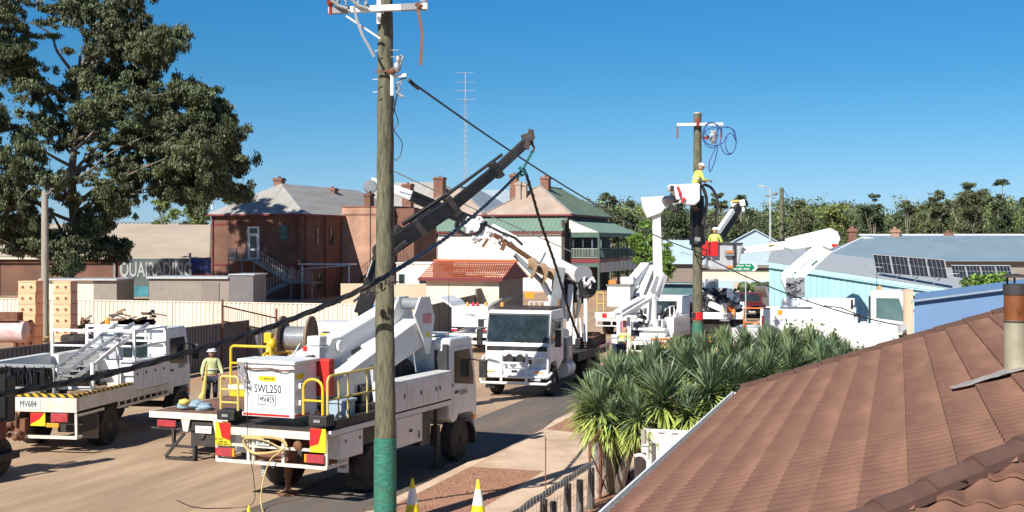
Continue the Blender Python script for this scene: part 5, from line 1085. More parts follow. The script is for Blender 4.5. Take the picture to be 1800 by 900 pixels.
text('GENUS', .13, 'grey_ink', t2, (-1.092, 6.9, 1.62), (0, -1, 0), (0, 0, 1), sx=.9)
beacon(t2, .85, 6.6, 2.82); m = MB(); m.lathe([(.0, .0), (.3, .0), (.33, .05), (.0, .09)], (.35, 6.7, 2.82), n=18); m.build('roof_dish', 'black', t2, smooth=True)
m = MB(); m.box(-.95, .95, 6.0, 7.2, 2.79, 2.83); 
for y in (6.1, 6.5, 7.0): m.bar((-1, y, 2.86), (1, y, 2.86), .05, .03)
m.build('roof_rack', 'chassis', t2)
m = MB(); m.tube([(-.95, 6.0, .9), (-.95, 6.0, 3.1)], .06, 8); m.build('exhaust_stack', 'rust', t2)
m = MB(); m.box(-1.12, -.45, 4.9, 5.7, .95, 1.75); m.build('side_locker', 'grey_paint', t2, bevel=.03); m = MB(); m.box(-1.13, -1.125, 5.05, 5.5, 1.1, 1.5); m.build('vent', 'steel', t2)
for y in (4.85, 5.35): MB().lathe([(0, 0), (.28, .0), (.3, .04), (.3, .4), (.28, .44), (0, .44)], (-.86, y-.22, .72), (0, 1, 0), 20).build('fuel_tank', 'white_paint', t2, smooth=True)
m = MB(); m.box(-1.2, 1.2, 0, 4.6, 1.02, 1.16); m.box(-1.22, -1.14, 0, 4.6, .9, 1.2); m.build('deck', 'chassis', t2)
MB().box(-1.24, -1.222, -.2, 1.6, 1.12, 1.22).build('hazard_edge', 'red_white', t2)
m = MB(); m.box(-1.1, -.3, .1, 1.9, 1.17, 1.55); m.box(-.95, -.5, .3, 1.5, 1.55, 1.62); m.build('deck_load', 'rust', t2)
m = MB()
for i in range(4): m.box(-1.1, .4, .0, 2.4, 1.2+.09*i, 1.26+.09*i)
m.build('timber_stack', 'chassis', t2)
def bits(m, c, s_, r_, n, rnd):
    for i in range(n):
        q = c+Vector((rnd.uniform(-s_, s_), rnd.uniform(-.25, .1), rnd.uniform(-s_, s_)*.6)); e = Vector((rnd.uniform(-1, 1), rnd.uniform(-.6, .6), rnd.uniform(-1, 1))).normalized()*r_*rnd.uniform(.6, 1.3)
        if rnd.random() < .5: m.bar(q-e, q+e, r_*rnd.uniform(.5, 1.1), r_*rnd.uniform(.5, 1.1))
        else: m.cyl(q-e, q+e, r_*rnd.uniform(.3, .6), n=8)
# turntable + mast (world picked)
TB = P(985, 560, 46.2)
m = MB(); m.cyl(Vector((TB.x, TB.y, 1.15)), Vector((TB.x, TB.y, 1.9)), .42, n=20); m.build('turntable', 'white_paint', t2, world=True, smooth=True)
m = MB(); m.bar(P(982, 560, 46.2), P(980, 480, 46.2), .55, .5, .4, .35); m.bar(P(1000, 590, 46), P(1003, 500, 46), .2, .2); m.bar(P(960, 575, 46), P(966, 530, 46), .3, .5); m.build('mast', 'white_paint', t2, world=True, bevel=.02)
m = MB(); m.bar(P(975, 540, 45.8), P(985, 470, 45.8), .35, .9); m.build('mast_cheek', 'grey_paint', t2, world=True, bevel=.02)
B0, B1, B2, B3 = P(1030, 492, 46.9), P(848, 402, 45.6), P(722, 344, 44.8), P(652, 318, 44.4)
m = MB(); m.bar(B0, P(940, 447, 46.3), .42, .50, .40, .5); lb2 = m.build('lower_boom', 'white_paint', t2, world=True, bevel=.03)
m = MB(); m.bar(P(952, 452, 46.3), P(862, 402, 45.7), .34, .46, .3, .40); m.build('mid_boom', 'white_clean', lb2, world=True, bevel=.03)
m = MB(); m.bar(P(852, 400, 45.7), B2, .3, .42, .28, .38); m.build('dark_boom', 'black_gloss', lb2, world=True, bevel=.02)
m = MB(); m.bar(B2, B3, .26, .34, .2, .26); m.build('tip_boom', 'white_clean', lb2, world=True, bevel=.02)
m = MB(); rnd = random.Random(2)
for c, n, s_, r_ in ((P(832, 395, 45.4), 10, .35, .15), (P(850, 408, 45.3), 10, .4, .14), (P(875, 420, 45.3), 6, .3, .12)):
    bits(m, c, s_, r_, n+3, rnd)
m.bar(P(818, 388, 45.3), P(860, 412, 45.3), .3, .36); m.build('boom_head', 'white_paint', t2, world=True, smooth=False)
m = MB(); m.lathe([(0, -.08), (.2, -.08), (.24, -.03), (.24, .03), (.2, .08), (0, .08)], P(651, 328, 44.3), (.2, -1, 0), 16); m.build('pulley', 'steel', t2, world=True, smooth=True); m = MB(); m.tube([P(651, 335, 44.2), P(651, 480, 44.2)], .02, 5); m.build('pulley_rope', 'cable', t2, world=True)
m = MB(); c = P(828, 402, 45.1)
for k in range(3): m.tube([c+Vector((.45*math.cos(a)-.05*k, -.05*k, .32*math.sin(a)+.1)) for a in np.linspace(2.6, 6.6, 14)], .035, 6)
m.tube([P(855, 395, 45.2), P(880, 408, 45.1), P(905, 418, 45.2), P(918, 430, 45.4)], .04, 6); m.build('hose_loop', 'cable', t2, world=True, smooth=True)
m = MB(); m.bar(P(868, 412, 45.0), P(940, 460, 45.9), .1, .14); m.bar(P(858, 420, 45.0), P(848, 434, 45.0), .06, .1); m.bar(P(888, 425, 45), P(882, 440, 45), .12, .16); m.build('auger_arm', 'rust', t2, world=True)
m = MB(); m.cyl(P(905, 448, 45.6), P(955, 498, 46), .09, n=12); m.build('boom_ram', 'blue_iron', t2, world=True, smooth=True); m = MB(); m.cyl(P(955, 498, 46), P(985, 555, 46.1), .12, n=12); m.build('boom_ram', 'white_paint', t2, world=True, smooth=True)
# auger flights
m = MB(); a, b = P(928, 468, 45.3), P(988, 498, 45.9); ax = (b-a).normalized(); sd = ax.orthogonal().normalized(); s2 = ax.cross(sd); m.cyl(a, b, .06, n=8); k = 70; pr = None
for i in range(k+1):
    th = i/k*2*math.pi*3.2; q = a.lerp(b, i/k); e = q+(sd*math.cos(th)+s2*math.sin(th))*.36; e2 = e+ax*.03; q2 = q+ax*.03
    cur = [m.bm.verts.new(v) for v in (q, e, e2, q2)]
    if pr:
        for f in ((0, 1), (1, 2), (2, 3)): m.bm.faces.new((pr[f[0]], pr[f[1]], cur[f[1]], cur[f[0]]))
    pr = cur
m.build('auger', 'timber', t2, world=True)
m = MB(); m.lathe([(.0, -.22), (.34, -.22), (.34, -.18), (.2, -.17), (.2, .17), (.34, .18), (.34, .22), (0, .22)], P(1022, 483, 46.5), (.3, -1, 0), 24); m.build('winch_drum', 'steel', t2, world=True, smooth=True)
m = MB(); rnd = random.Random(9)
bits(m, P(1012, 512, 46.4), .5, .17, 26, rnd)
m.lathe([(.0, -.1), (.38, -.1), (.38, .1), (0, .1)], P(1030, 506, 46.4), (.3, -1, 0), 20); m.build('hydraulic_motor', 'black', t2, world=True)
m = MB(); 
bits(m, P(1036, 497, 46.2), .22, .09, 12, rnd)
m.build('valve_block', 'white_paint', t2, world=True)
m = MB()
for i in range(7): m.tube([P(1008+rnd.uniform(-8, 8), 500, 46.2), P(1015+rnd.uniform(-12, 12), 530, 46), P(1000+rnd.uniform(-8, 14), 560, 45.9)], .03, 5)
m.build('hydraulic_hose', 'cable', t2, world=True, smooth=True)
m = MB(); m.bar(P(1029, 600, 45.5), P(1029, 525, 45.5), .12, .12); m.bar(P(1008, 605, 45.5), P(1010, 570, 45.5), .1, .1); m.tube([P(1012, 595, 45.2), P(1014, 560, 45.2), P(1020, 560, 45.2), P(1022, 592, 45.2)], .04, 6); m.build('outrigger', 'white_paint', t2, world=True)
m = MB(); rail(m, P(930, 548, 45), P(975, 548, 45.6), 5, .35); m.box(0, .01, 0, .01, 0, .01); m.bar(P(905, 548, 44.5), P(965, 546, 45.2), .6, .2); m.build('rack', 'white_paint', t2, world=True)
MB().box(0, .3, 0, .2, 0, .2).build('warning_light', 'amber', None).data.transform(Matrix.Translation(P(923, 524, 45))) 
o = bpy.data.objects['warning_light']; o.parent = t2; o.data.transform(rootm(t2).inverted())

# ---------------------------------------------------------------- service ute, seen from behind
t9 = thing('service_ute', 'white service body marked MV865 with gull wing lids open, left of the bull bar truck', 'service truck', G(826, 57), 14)
m = MB(); m.box(-.85, .85, 0, 2.3, 1.2, 2.12); m.build('service_body', 'white_clean', t9, bevel=.03)
for s in (-1, 1):
    m = MB(); m.prism([(s*.85, 2.13), (s*1.0, 2.3), (s*1.45, 2.52), (s*1.47, 2.47), (s*1.05, 2.2), (s*.9, 2.08)], (0, .05, 0), (1, 0, 0), (0, 0, 1), (0, 2.2, 0)); m.build('gull_wing_lid', 'white_clean' if s < 0 else 'grey_paint', t9)
text('MV865', .22, 'grey_ink', t9, (.05, -.03-.008, 1.75), (1, 0, 0), (0, 0, 1), sx=.8)
m = MB(); m.box(-.95, .95, -.05, 4.9, .75, .9); m.box(-.8, .8, -.08, -.0, .45, .6); m.build('chassis', 'white_paint', t9)
lamp(t9, -.7, -.01, 1.08, .3, .12); lamp(t9, .7, -.01, 1.08, .3, .12); axle(t9, 1.1, .38, 1.8)
axle(t9, 3.9, .38, 1.8)
m = MB(); m.prism([(2.5, .8), (2.5, 1.3), (2.75, 1.95), (3.6, 1.98), (4.2, 1.35), (5.0, 1.2), (5.1, .8)], (-.85, 0, 0), (0, 1, 0), (0, 0, 1), (1.7, 0, 0)); m.build('cab', 'white_paint', t9, bevel=.06)
beacon(t9, .1, .2, 2.13, 'red'); beacon(t9, .3, .2, 2.13, 'red'); beacon(t9, -.2, .3, 2.13); beacon(t9, .6, .5, 2.13)
MB().lathe([(0, 0), (.12, 0), (.12, .05), (0, .06)], (.4, -.02, 1.05), (0, -1, 0), 14).build('round_lamp', 'white_clean', t9)

# ---------------------------------------------------------------- bucket trucks beyond (rear view), shared recipe
def tray_truck(t, L=6.4, W=2.3, zd=1.05, cabpaint='white_paint'):
    chassis(t, .2, L-.3, .75); axle(t, 1.5, .45, W-.1, dual=True); axle(t, L-.75, .45, W-.1); cab(t, L-1.6, L, W-.15, .68, 2.6, cabpaint)
    m = MB(); m.box(-W/2, W/2, 0, L-1.7, zd-.1, zd+.04); m.build('tray', 'white_paint', t, bevel=.01)
    m = MB(); m.box(-W/2, W/2, -.04, 0, zd-.28, zd-.12); m.box(-W/2, W/2, -.04, 0, zd-.55, zd-.5)
    for x in (-W/2+.03, -.3, .3, W/2-.03): m.box(x-.03, x+.03, -.035, -.005, zd-.5, zd-.28)
    m.build('rear_frame', 'white_paint', t)
t3 = thing('bucket_truck', 'white bucket truck with a vertical boom beside the second wooden pole, rear towards us', 'bucket truck', G(1129, 52.5), TH)
tray_truck(t3)
for s in (-1, 1):
    lamp(t3, s*.85, -.05, .88, .46, .16, .04); m = MB(); m.box(s*.85-.28, s*.85+.28, -.07, -.05, .68, .76); mk_ = m.build('marker_plate', 'sign_yellow', t3); m = MB()
    for i in range(3): m.prism([(0, .685), (.08, .685), (.14, .755), (.06, .755)], (s*.85-.25+i*.18, -.076, 0), (1, 0, 0), (0, 0, 1), (0, .005, 0))
    m.build('red_chevron', 'sign_red', mk_); m = MB(); m.box(s*.75-.4, s*.75+.4, -.06, -.045, 1.0, 1.08); m.build('orange_strip', 'orange', t3, label='rusty orange edge strip')
    m = MB(); x0, x1 = (.75, 1.14) if s > 0 else (-1.14, -.75)
    m.box(x0, x1, .9 if s > 0 else 1.8, 4.6, 1.1, 1.85 if s > 0 else 1.5); m.build('side_cabinet', 'white_paint' if s > 0 else 'grey_paint', t3, bevel=.02)
m = MB(); m.box(-.2, .9, .3, 1.3, 1.1, 1.45); m.box(.72, .78, .3, .9, 1.1, 1.8); m.box(-.4, .9, .15, .3, 1.35, 1.45); m.build('machinery_box', 'white_paint', t3, bevel=.02)
m = MB(); m.cyl((.12, 1.4, 1.1), (.12, 1.4, 1.7), .3, n=18); m.cyl((.12, 1.4, 1.7), (.12, 1.4, 2.75), .22, n=18); m.build('pedestal', 'white_paint', t3, smooth=True)
q3 = rootm(t3) @ Vector((.12, 1.4, 0)); D3 = q3.y
m = MB(); m.bar(P(1146, 526, D3), P(1164, 482, D3+.4), .5, .35, .42, .35); eb3 = m.build('lower_arm', 'white_paint', t3, world=True, bevel=.03)
m = MB(); m.bar(P(1149, 516, D3-.22), P(1160, 487, D3+.15), .34, .02, up=(0, -1, 0)); m.build('grey_panel', 'steel', eb3, world=True)
m = MB(); m.bar(P(1157, 495, D3+.5), P(1153.5, 374, D3+.2), .38, .34, .34, .3); m.build('vertical_boom', 'white_clean', t3, world=True, bevel=.03)
DK = 46.45
m = MB(); m.prism([(1127, 347), (1166, 345), (1198, 345), (1198, 356), (1172, 362), (1162, 374), (1138, 383), (1130, 366)], (0, D3-.1, 0), (1, 0, 0), (0, 0, 1), (0, .42, 0))
for v in m.bm.verts: q = P(v.co.x, v.co.z, D3); v.co = Vector((q.x, v.co.y, q.z))
m.build('knuckle', 'white_clean', t3, bevel=.03); kn = bpy.data.objects['knuckle']; kn.data.transform(rootm(t3).inverted())
m = MB(); m.cyl(P(1170, 352, D3+.1), P(1188, 350, DK+.4), .18, .15, n=12); m.tube([P(1178, 362, DK+.5), P(1184, 370, DK+.3), P(1192, 366, DK+.2)], .09, 8); m.build('bucket_arm', 'black', t3, world=True, smooth=True)
m = MB(); m.prism([(1192, 324), (1231, 322), (1231, 352), (1222, 361), (1206, 360), (1202, 350), (1190, 352), (1186, 338), (1178, 336), (1176, 324)], (0, DK, 0), (1, 0, 0), (0, 0, 1), (0, .8, 0))
for v in m.bm.verts: q = P(v.co.x, v.co.z, DK); v.co = Vector((q.x, v.co.y, q.z))
bkt = m.build('bucket', 'white_clean', t3, bevel=.06); bkt.data.transform(rootm(t3).inverted())
m = MB(); m.bar(P(1178, 331, DK-.02), P(1184, 331, DK-.02), .05, .2); m.build('control_hole', 'ink', bkt, world=True)
m = MB(); m.tube([P(1191, 328, DK-.06), P(1195, 338, DK-.08), P(1196, 346, DK-.06)], .05, 6); m.build('red_lever', 'red', bkt, world=True); m = MB(); m.tube([P(1204, 348, DK-.05), P(1198, 356, DK-.05)], .05, 6); m.build('red_lever', 'red', bkt, world=True)
# outrigger legs and small items round t3
m = MB(); m.bar((-.55, .0, .1), (-.55, .0, 1.9), .16, .16); m.box(-.75, -.35, -.15, .15, 0, .06); m.build('outrigger', 'white_clean', t3)
m = MB(); m.bar(P(1080, 640, 50.5), P(1080, 588, 50.5), .22, .2); m.build('outrigger', 'white_clean', t3, world=True)
m = MB(); m.bar(P(1086, 548, 52), P(1128, 524, 54), .35, .12); m.bar(P(1092, 556, 51.6), P(1144, 525, 53.6), .12, .14); m.build('folded_jib', 'white_paint', t3, world=True, bevel=.01)
m = MB(); m.tube([(.95, 1.0, 1.85), (.95, 1.0, 2.3), (.95, 2.0, 2.3), (.95, 2.0, 1.85)], .03, 6); m.build('hoop_rail', 'white_paint', t3)
m = MB(); rnd = random.Random(4)
for i in range(9): m.tube([(.3+rnd.uniform(0, .5), 1.6+rnd.uniform(0, .5), 1.6), (.4+rnd.uniform(0, .5), 1.8, 2.0+rnd.uniform(0, .3)), (.6+rnd.uniform(0, .4), 2.2, 1.7)], .03, 5)
m.build('hydraulic_hose', 'cable', t3, smooth=True)
m = MB(); m.box(-1.1, -.95, .1, .25, 1.0, 1.7); m.build('corner_post', 'white_paint', t3); m = MB(); m.cyl((-.8, .15, 1.15), (-.8, .15, 1.75), .11, n=12); m.build('gas_bottle', 'pink_light', t3, smooth=True)
m = MB(); m.box(-.7, .2, 1.0, 3.0, 1.1, 1.6); m.build('equipment_bin', 'grey_paint', t3, bevel=.04)
m = MB(); rnd = random.Random(14); bits(m, Vector((.1, 2.4, 1.6)), .9, .14, 26, rnd); bits(m, Vector((-.5, .5, 1.35)), .5, .12, 14, rnd); m.build('tool_load', 'black', t3)
m = MB(); rnd = random.Random(15); bits(m, Vector((.2, 2.2, 1.7)), .9, .16, 16, rnd); m.build('fittings', 'white_paint', t3)
# t4
t4 = thing('bucket_truck', 'white bucket truck with square white cage and folded boom, nearest the hotel verandah', 'bucket truck', G(1085, 68), TH)
tray_truck(t4)
m = MB(); m.box(-.55, .7, .0, .9, 1.55, 2.65); c4 = m.build('cage', 'white_clean', t4, bevel=.03); MB().box(-.6, .75, -.05, .95, 2.65, 2.73).build('rim', 'brown_fence', c4)
m = MB(); m.tube(arc((-1.1, .02, 1.1), (-.75, .02, 1.1), 2.3, .08), .03, 6); m.tube([(-1.1, .02, 1.7), (-.75, .02, 1.7)], .025, 6); m.build('hoop_rail', 'pale_yellow', t4)
m = MB(); m.box(-1.2, -.1, -.08, -.045, .95, 1.25); m.build('yellow_board', 'cream_paint', t4); m = MB(); m.box(-.8, -.55, -.1, -.082, .97, 1.2); m.build('red_board', 'sign_red', t4)
m = MB(); m.bar((.9, 1.0, 1.7), (.9, 4.6, 3.4), .45, .5, .45, .7); m.build('lower_boom', 'white_paint', t4, bevel=.02); m = MB(); m.bar((.35, 1.4, 2.6), (.6, 4.4, 3.6), .5, .5); m.build('upper_boom', 'white_clean', t4, bevel=.02)
m = MB(); m.box(-.1, .6, 1.2, 1.8, 2.6, 3.1); m.build('turret', 'white_paint', t4, bevel=.04); m = MB(); m.box(-.8, -.4, 1.4, 1.8, 2.6, 2.9); m.build('orange_box', 'orange', t4); m = MB(); m.bar((.6, .3, 1.5), (1.3, 2.0, 2.0), .12, .12); m.build('timber_rail', 'rust', t4)
m = MB(); m.box(-.2, 1.1, 1.0, 4.6, 1.1, 1.5); m.build('side_cabinet', 'white_paint', t4)
m = MB(); rnd = random.Random(16); bits(m, Vector((.9, .9, 1.7)), .45, .15, 16, rnd); m.build('hydraulic_gear', 'black', t4)
# truck behind t3, cab facing us
t11 = thing('white_truck', 'white truck cab facing the camera, seen above the bucket truck beside the second pole', 'truck', Vector(G(1188, 62))+U*6.0, TH+180)
chassis(t11, .2, 5.5, .8); axle(t11, 1.4, .47, 2.2, dual=True); axle(t11, 5.2, .47, 2.1); cab(t11, 4.3, 6.0, 2.25, .8, 3.0, glass='glass_teal')
m = MB(); m.box(-1.1, 1.1, 0, 4.2, 1.0, 1.5); m.build('tray', 'white_paint', t11); m = MB(); m.box(-1.0, 1.0, 5.8, 6.05, 2.98, 3.05); m.build('sun_visor', 'glass_teal', t11)
beacon(t11, .8, 5.2, 3.05); beacon(t11, -.8, 5.2, 3.05); m = MB(); m.box(-.9, .6, 1, 3, 1.5, 2.4); m.build('equipment_body', 'grey_paint', t11, bevel=.05)
# t5 truck right of the pole
t5 = thing('boom_truck', 'dark bodied boom truck with outrigger out and raised dark boom, right of the second pole', 'boom truck', G(1262, 57), 6)
chassis(t5, .2, 6.0, .8); axle(t5, 1.3, .47, 2.3, dual=True); axle(t5, 5.2, .47, 2.1); cab(t5, 4.9, 6.4, 2.1, .75, 2.7)
m = MB(); m.box(-1.15, 1.15, .3, 4.7, .95, 1.5); m.build('tray', 'black', t5, bevel=.02); m = MB(); m.box(-1.15, 1.1, .0, .25, 1.55, 1.85); m.box(-1.1, -.85, .0, .3, 1.0, 1.6); m.box(-.7, 1.0, .25, 3.2, 1.55, 1.62); m.build('white_body', 'white_paint', t5, bevel=.02)
m = MB(); m.box(-.7, -.2, .6, 1.2, 1.6, 2.4); m.box(.1, .5, .6, 1.3, 1.6, 2.9); m.box(.6, 1.0, .9, 1.6, 1.6, 2.7); m.cyl((-.2, 1.4, 1.6), (-.2, 1.4, 3.3), .3, n=14); m.build('machinery', 'steel', t5, bevel=.03)
MB().box(.4, .7, .4, .6, 2.0, 2.9).build('white_cover', 'white_clean', t5, bevel=.04); MB().box(-.9, -.7, .4, .6, 1.9, 2.5).build('white_cover', 'white_clean', t5, bevel=.04)
m = MB(); rnd = random.Random(17); bits(m, Vector((.0, .8, 2.2)), .95, .2, 26, rnd); m.build('fittings', 'white_paint', t5); m = MB(); bits(m, Vector((.2, .7, 1.9)), .95, .17, 26, rnd); m.build('pipework', 'black', t5)
m = MB(); rnd = random.Random(8)
for i in range(12): m.tube([(rnd.uniform(-.9, 1), .5, 1.6), (rnd.uniform(-.9, 1), .3, 2.2), (rnd.uniform(-.9, 1), .6, 2.9)], .04, 5)
m.build('hydraulic_hose', 'cable', t5, smooth=True)
m = MB(); m.bar(P(1248, 534, 55), P(1273, 545, 54.5), .25, .22); m.bar(P(1273, 533, 54.4), P(1273, 553, 54.4), .22, .2); m.build('outrigger', 'white_clean', t5, world=True, bevel=.02)
m = MB(); m.cyl(P(1273, 553, 54.4), P(1273, 562, 54.4), .04, n=8); m.bar(P(1266, 563, 54.4), P(1281, 563, 54.4), .4, .05); m.build('outrigger_foot', 'steel', t5, world=True)
m = MB(); m.bar(P(1270, 536, 54.2), P(1273, 548, 54.2), .02, .1, up=(0, -1, 0)); m.build('yellow_stripe', 'sign_yellow', t5, world=True)
m = MB(); m.bar(P(1250, 470, 58), P(1262, 415, 59), .5, .5); m.bar(P(1262, 420, 59), P(1297, 362, 60), .38, .4); m.build('dark_boom', 'black', t5, world=True, bevel=.02)
m = MB(); m.bar(P(1262, 408, 58.6), P(1288, 370, 59.4), .2, .22); m.build('boom_cover', 'white_paint', t5, world=True, bevel=.02); m = MB(); m.bar(P(1285, 360, 60), P(1309, 356, 60), .35, .3); m.bar(P(1303, 362, 60), P(1306, 372, 60), .2, .2); m.build('boom_tip', 'white_clean', t5, world=True, bevel=.03); m = MB(); m.bar(P(1286, 353.5, 59.9), P(1298, 353, 59.9), .3, .1); m.build('yellow_pad', 'pale_yellow', t5, world=True)
# ---------------------------------------------------------------- bucket truck side-on at right
t6 = thing('bucket_truck', 'white bucket truck marked MV669 side on behind the white fence, arms folded up', 'bucket truck', G(1293, 55.3), TH+90)
L6 = 7.25
chassis(t6, .2, 6.9, .8); axle(t6, 1.6, .47, 2.3, dual=True); axle(t6, 6.4, .47, 2.2)
MB().box(-1.1, 1.13, 5.58, 5.66, .9, 2.75).build('cab_back_panel', 'ink', t6)
c6 = cab(t6, 5.65, L6, 2.2, .75, 3.0, 'white_clean', 'glass_teal', mirrors=True); text('GENUS', .2, 'letter_grey', t6, (1.125, 6.65, 1.62), (0, 1, 0), (0, 0, 1), sx=.9)
m = MB(); m.box(.7, 1.2, 1.2, 5.0, .85, 2.18); m.build('side_body', 'white_clean', t6, bevel=.03)
m = MB(); m.box(-1.2, -.7, 1.2, 5.0, .85, 2.18); m.box(-.7, .7, 1.2, 5.0, .95, 1.15); m.build('side_body', 'white_paint', t6, bevel=.03)
text('MV669', .22, 'grey_ink', t6, (1.21, 4.3, 1.5), (0, 1, 0), (0, 0, 1), sx=.8)
m = MB(); m.box(-1.1, 1.15, 0, 1.15, .75, 1.35); m.build('rear_deck', 'white_clean', t6, bevel=.02)
lamp(t6, .95, -.02, 1.1, .1, .5, .05); MB().box(1.152, 1.17, .45, .62, .95, 1.5).build('tail_light', 'tail_red', t6); MB().box(1.205, 1.22, 1.25, 1.34, 1.4, 1.9).build('tail_light', 'tail_red', t6)
m = MB(); m.tube([(1.1, .5, 1.3), (1.1, .5, 2.2), (1.1, 1.6, 2.2), (1.1, 1.6, 1.95), (1.1, 1.25, 1.95), (1.1, 1.25, 1.6)], .03, 6); m.tube([(1.1, .5, 1.6), (1.1, 1.25, 1.6)], .025, 6); m.build('guard_rail', 'orange', t6, smooth=True)
m = MB(); m.box(1.2, 1.215, 1.9, 2.1, 1.95, 2.15); m.build('amber_lamp', 'amber', t6)
m = MB(); m.box(.9, 1.15, 5.02, 5.15, .9, 1.9); m.box(.3, 1.15, 5.15, 5.6, .9, 1.45); m.box(.6, 1.1, 5.25, 5.5, 1.45, 1.7); m.build('battery_box', 'white_clean', t6, bevel=.03)
m = MB(); m.bar((.3, 2.0, 2.42), (.3, 5.0, 2.45), .35, .38); m.build('boom_rest', 'white_clean', t6, bevel=.03); m = MB(); m.cyl((.8, 4.9, 2.2), (.8, 4.9, 2.6), .05, n=8); m.build('post', 'black', t6)
D6 = (ROOT[t6.name] @ Vector((0, 2.6, 0))).y
m = MB(); m.cyl(P(1397, 545, D6), P(1397, 522, D6), .32, n=18); m.bar(P(1397, 520, D6), P(1379, 484, D6), .5, .6, .45, .3, up=(0, -1, 0)); m.build('turret', 'white_paint', t6, world=True, bevel=.04)
m = MB(); rnd = random.Random(12)
for i in range(16): q = P(1398+rnd.uniform(-14, 14), 505+rnd.uniform(-16, 14), D6-.45); m.box(q.x-.07, q.x+.07, q.y-.05, q.y+.05, q.z-.07, q.z+.07)
q = P(1398, 505, D6-.36); m.box(q.x-.38, q.x+.38, q.y-.04, q.y+.04, q.z-.4, q.z+.4); m.build('control_valves', 'grey_ink', t6, world=True, bevel=.01)
m = MB(); m.bar(P(1376, 487, D6), P(1446, 428, D6), .26, .32); m.build('lower_arm', 'white_clean', t6, world=True, bevel=.03, label='upper of the two parallel lower arms')
m = MB(); m.bar(P(1398, 492, D6-.1), P(1458, 436, D6-.1), .26, .36); l6 = m.build('lower_arm', 'white_clean', t6, world=True, bevel=.03, label='thicker lower arm'); m = MB(); m.bar(P(1426, 466, D6-.24), P(1436, 457, D6-.24), .02, .1, up=(0, -1, 0)); m.build('green_label', 'sign_green', l6, world=True)
m = MB(); m.lathe([(0, -.35), (.42, -.35), (.45, -.3), (.45, .3), (.42, .35), (0, .35)], P(1456, 420, D6), (0, 1, 0), 8); m.build('knuckle', 'white_clean', t6, world=True, bevel=.03); m = MB(); q = P(1467, 431, D6-.36); m.box(q.x-.12, q.x+.12, q.y-.02, q.y, q.z-.05, q.z+.05); m.build('red_lamp', 'sign_red', t6, world=True)
m = MB(); m.bar(P(1462, 414, D6), P(1382, 430, D6+.2), .34, .66, .32, .52); m.build('upper_arm', 'white_clean', t6, world=True, bevel=.04)
m = MB(); m.bar(P(1390, 430, D6+.2), P(1302, 441, D6+.8), .26, .36, .22, .26); ua = m.build('arm_extension', 'white_clean', t6, world=True, bevel=.03); m = MB(); m.bar(P(1350, 431, D6+.3), P(1361, 429.5, D6+.25), .02, .1, up=(0, -1, 0)); m.build('yellow_label', 'sign_yellow', ua, world=True)
m = MB(); m.bar(P(1392, 440, D6), P(1378, 436, D6+.1), .2, .1); m.build('bracket', 'grey_paint', ua, world=True)
DB = D6+.9
m = MB(); x0 = P(1242, 0, DB).x; x1 = P(1302, 0, DB).x; zt_, zb_ = P(0, 426, DB).z, P(0, 474, DB).z
m.prism([(x0, zb_+.15), (x0+.1, zb_), (x1-.45, zb_), (x1-.12, zb_+.3), (x1, zt_-.1), (x1, zt_), (x0, zt_)], (0, DB-.5, 0), (1, 0, 0), (0, 0, 1), (0, .95, 0)); b6 = m.build('bucket', 'galv', t6, world=True, bevel=.06, label='grey fibreglass bucket')
for i in range(2):
    for z in (450, 471): 
        pass
m = MB(); q = P(1284, 444, DB-.55); m.box(q.x-.25, q.x+.15, q.y-.15, q.y+.05, q.z-.15, q.z+.1); m.build('step_pocket', 'grey_paint', b6, world=True, bevel=.02)
for z_ in (443, 469): q = P(1284, z_, DB-.72 if z_ < 450 else DB-.53); MB().box(q.x-.16, q.x+.12, q.y-.01, q.y+.005, q.z-.045, q.z+.045).build('orange_reflector', 'orange', b6).data.transform(rootm(t6).inverted())
for px in (1239, 1255):
    q = P(px, 437, DB-.6); MB().box(q.x-.15, q.x+.15, q.y-.12, q.y+.06, q.z-.32, q.z+.32).build('red_bag', 'orange' if 0 else 'sign_red', b6, bevel=.03).data.transform(rootm(t6).inverted())
m = MB(); m.bar(P(1244, 427, DB-.55), P(1306, 428, DB-.55), .06, .06); m.bar(P(1291, 428, DB-.56), P(1291, 470, DB-.56), .12, .06); m.build('rim', 'ink', b6, world=True)
beacon(t6, .6, 6.0, 3.03)
m = MB(); m.tube([(.9, 5.9, 3.0), (.92, 5.9, 4.3)], .012, 4); m.tube([(.9, L6-.3, 2.95), (1.0, L6+.1, 2.75), (1.1, L6+.2, 2.65)], .06, 6); m.build('aerial', 'black', t6)

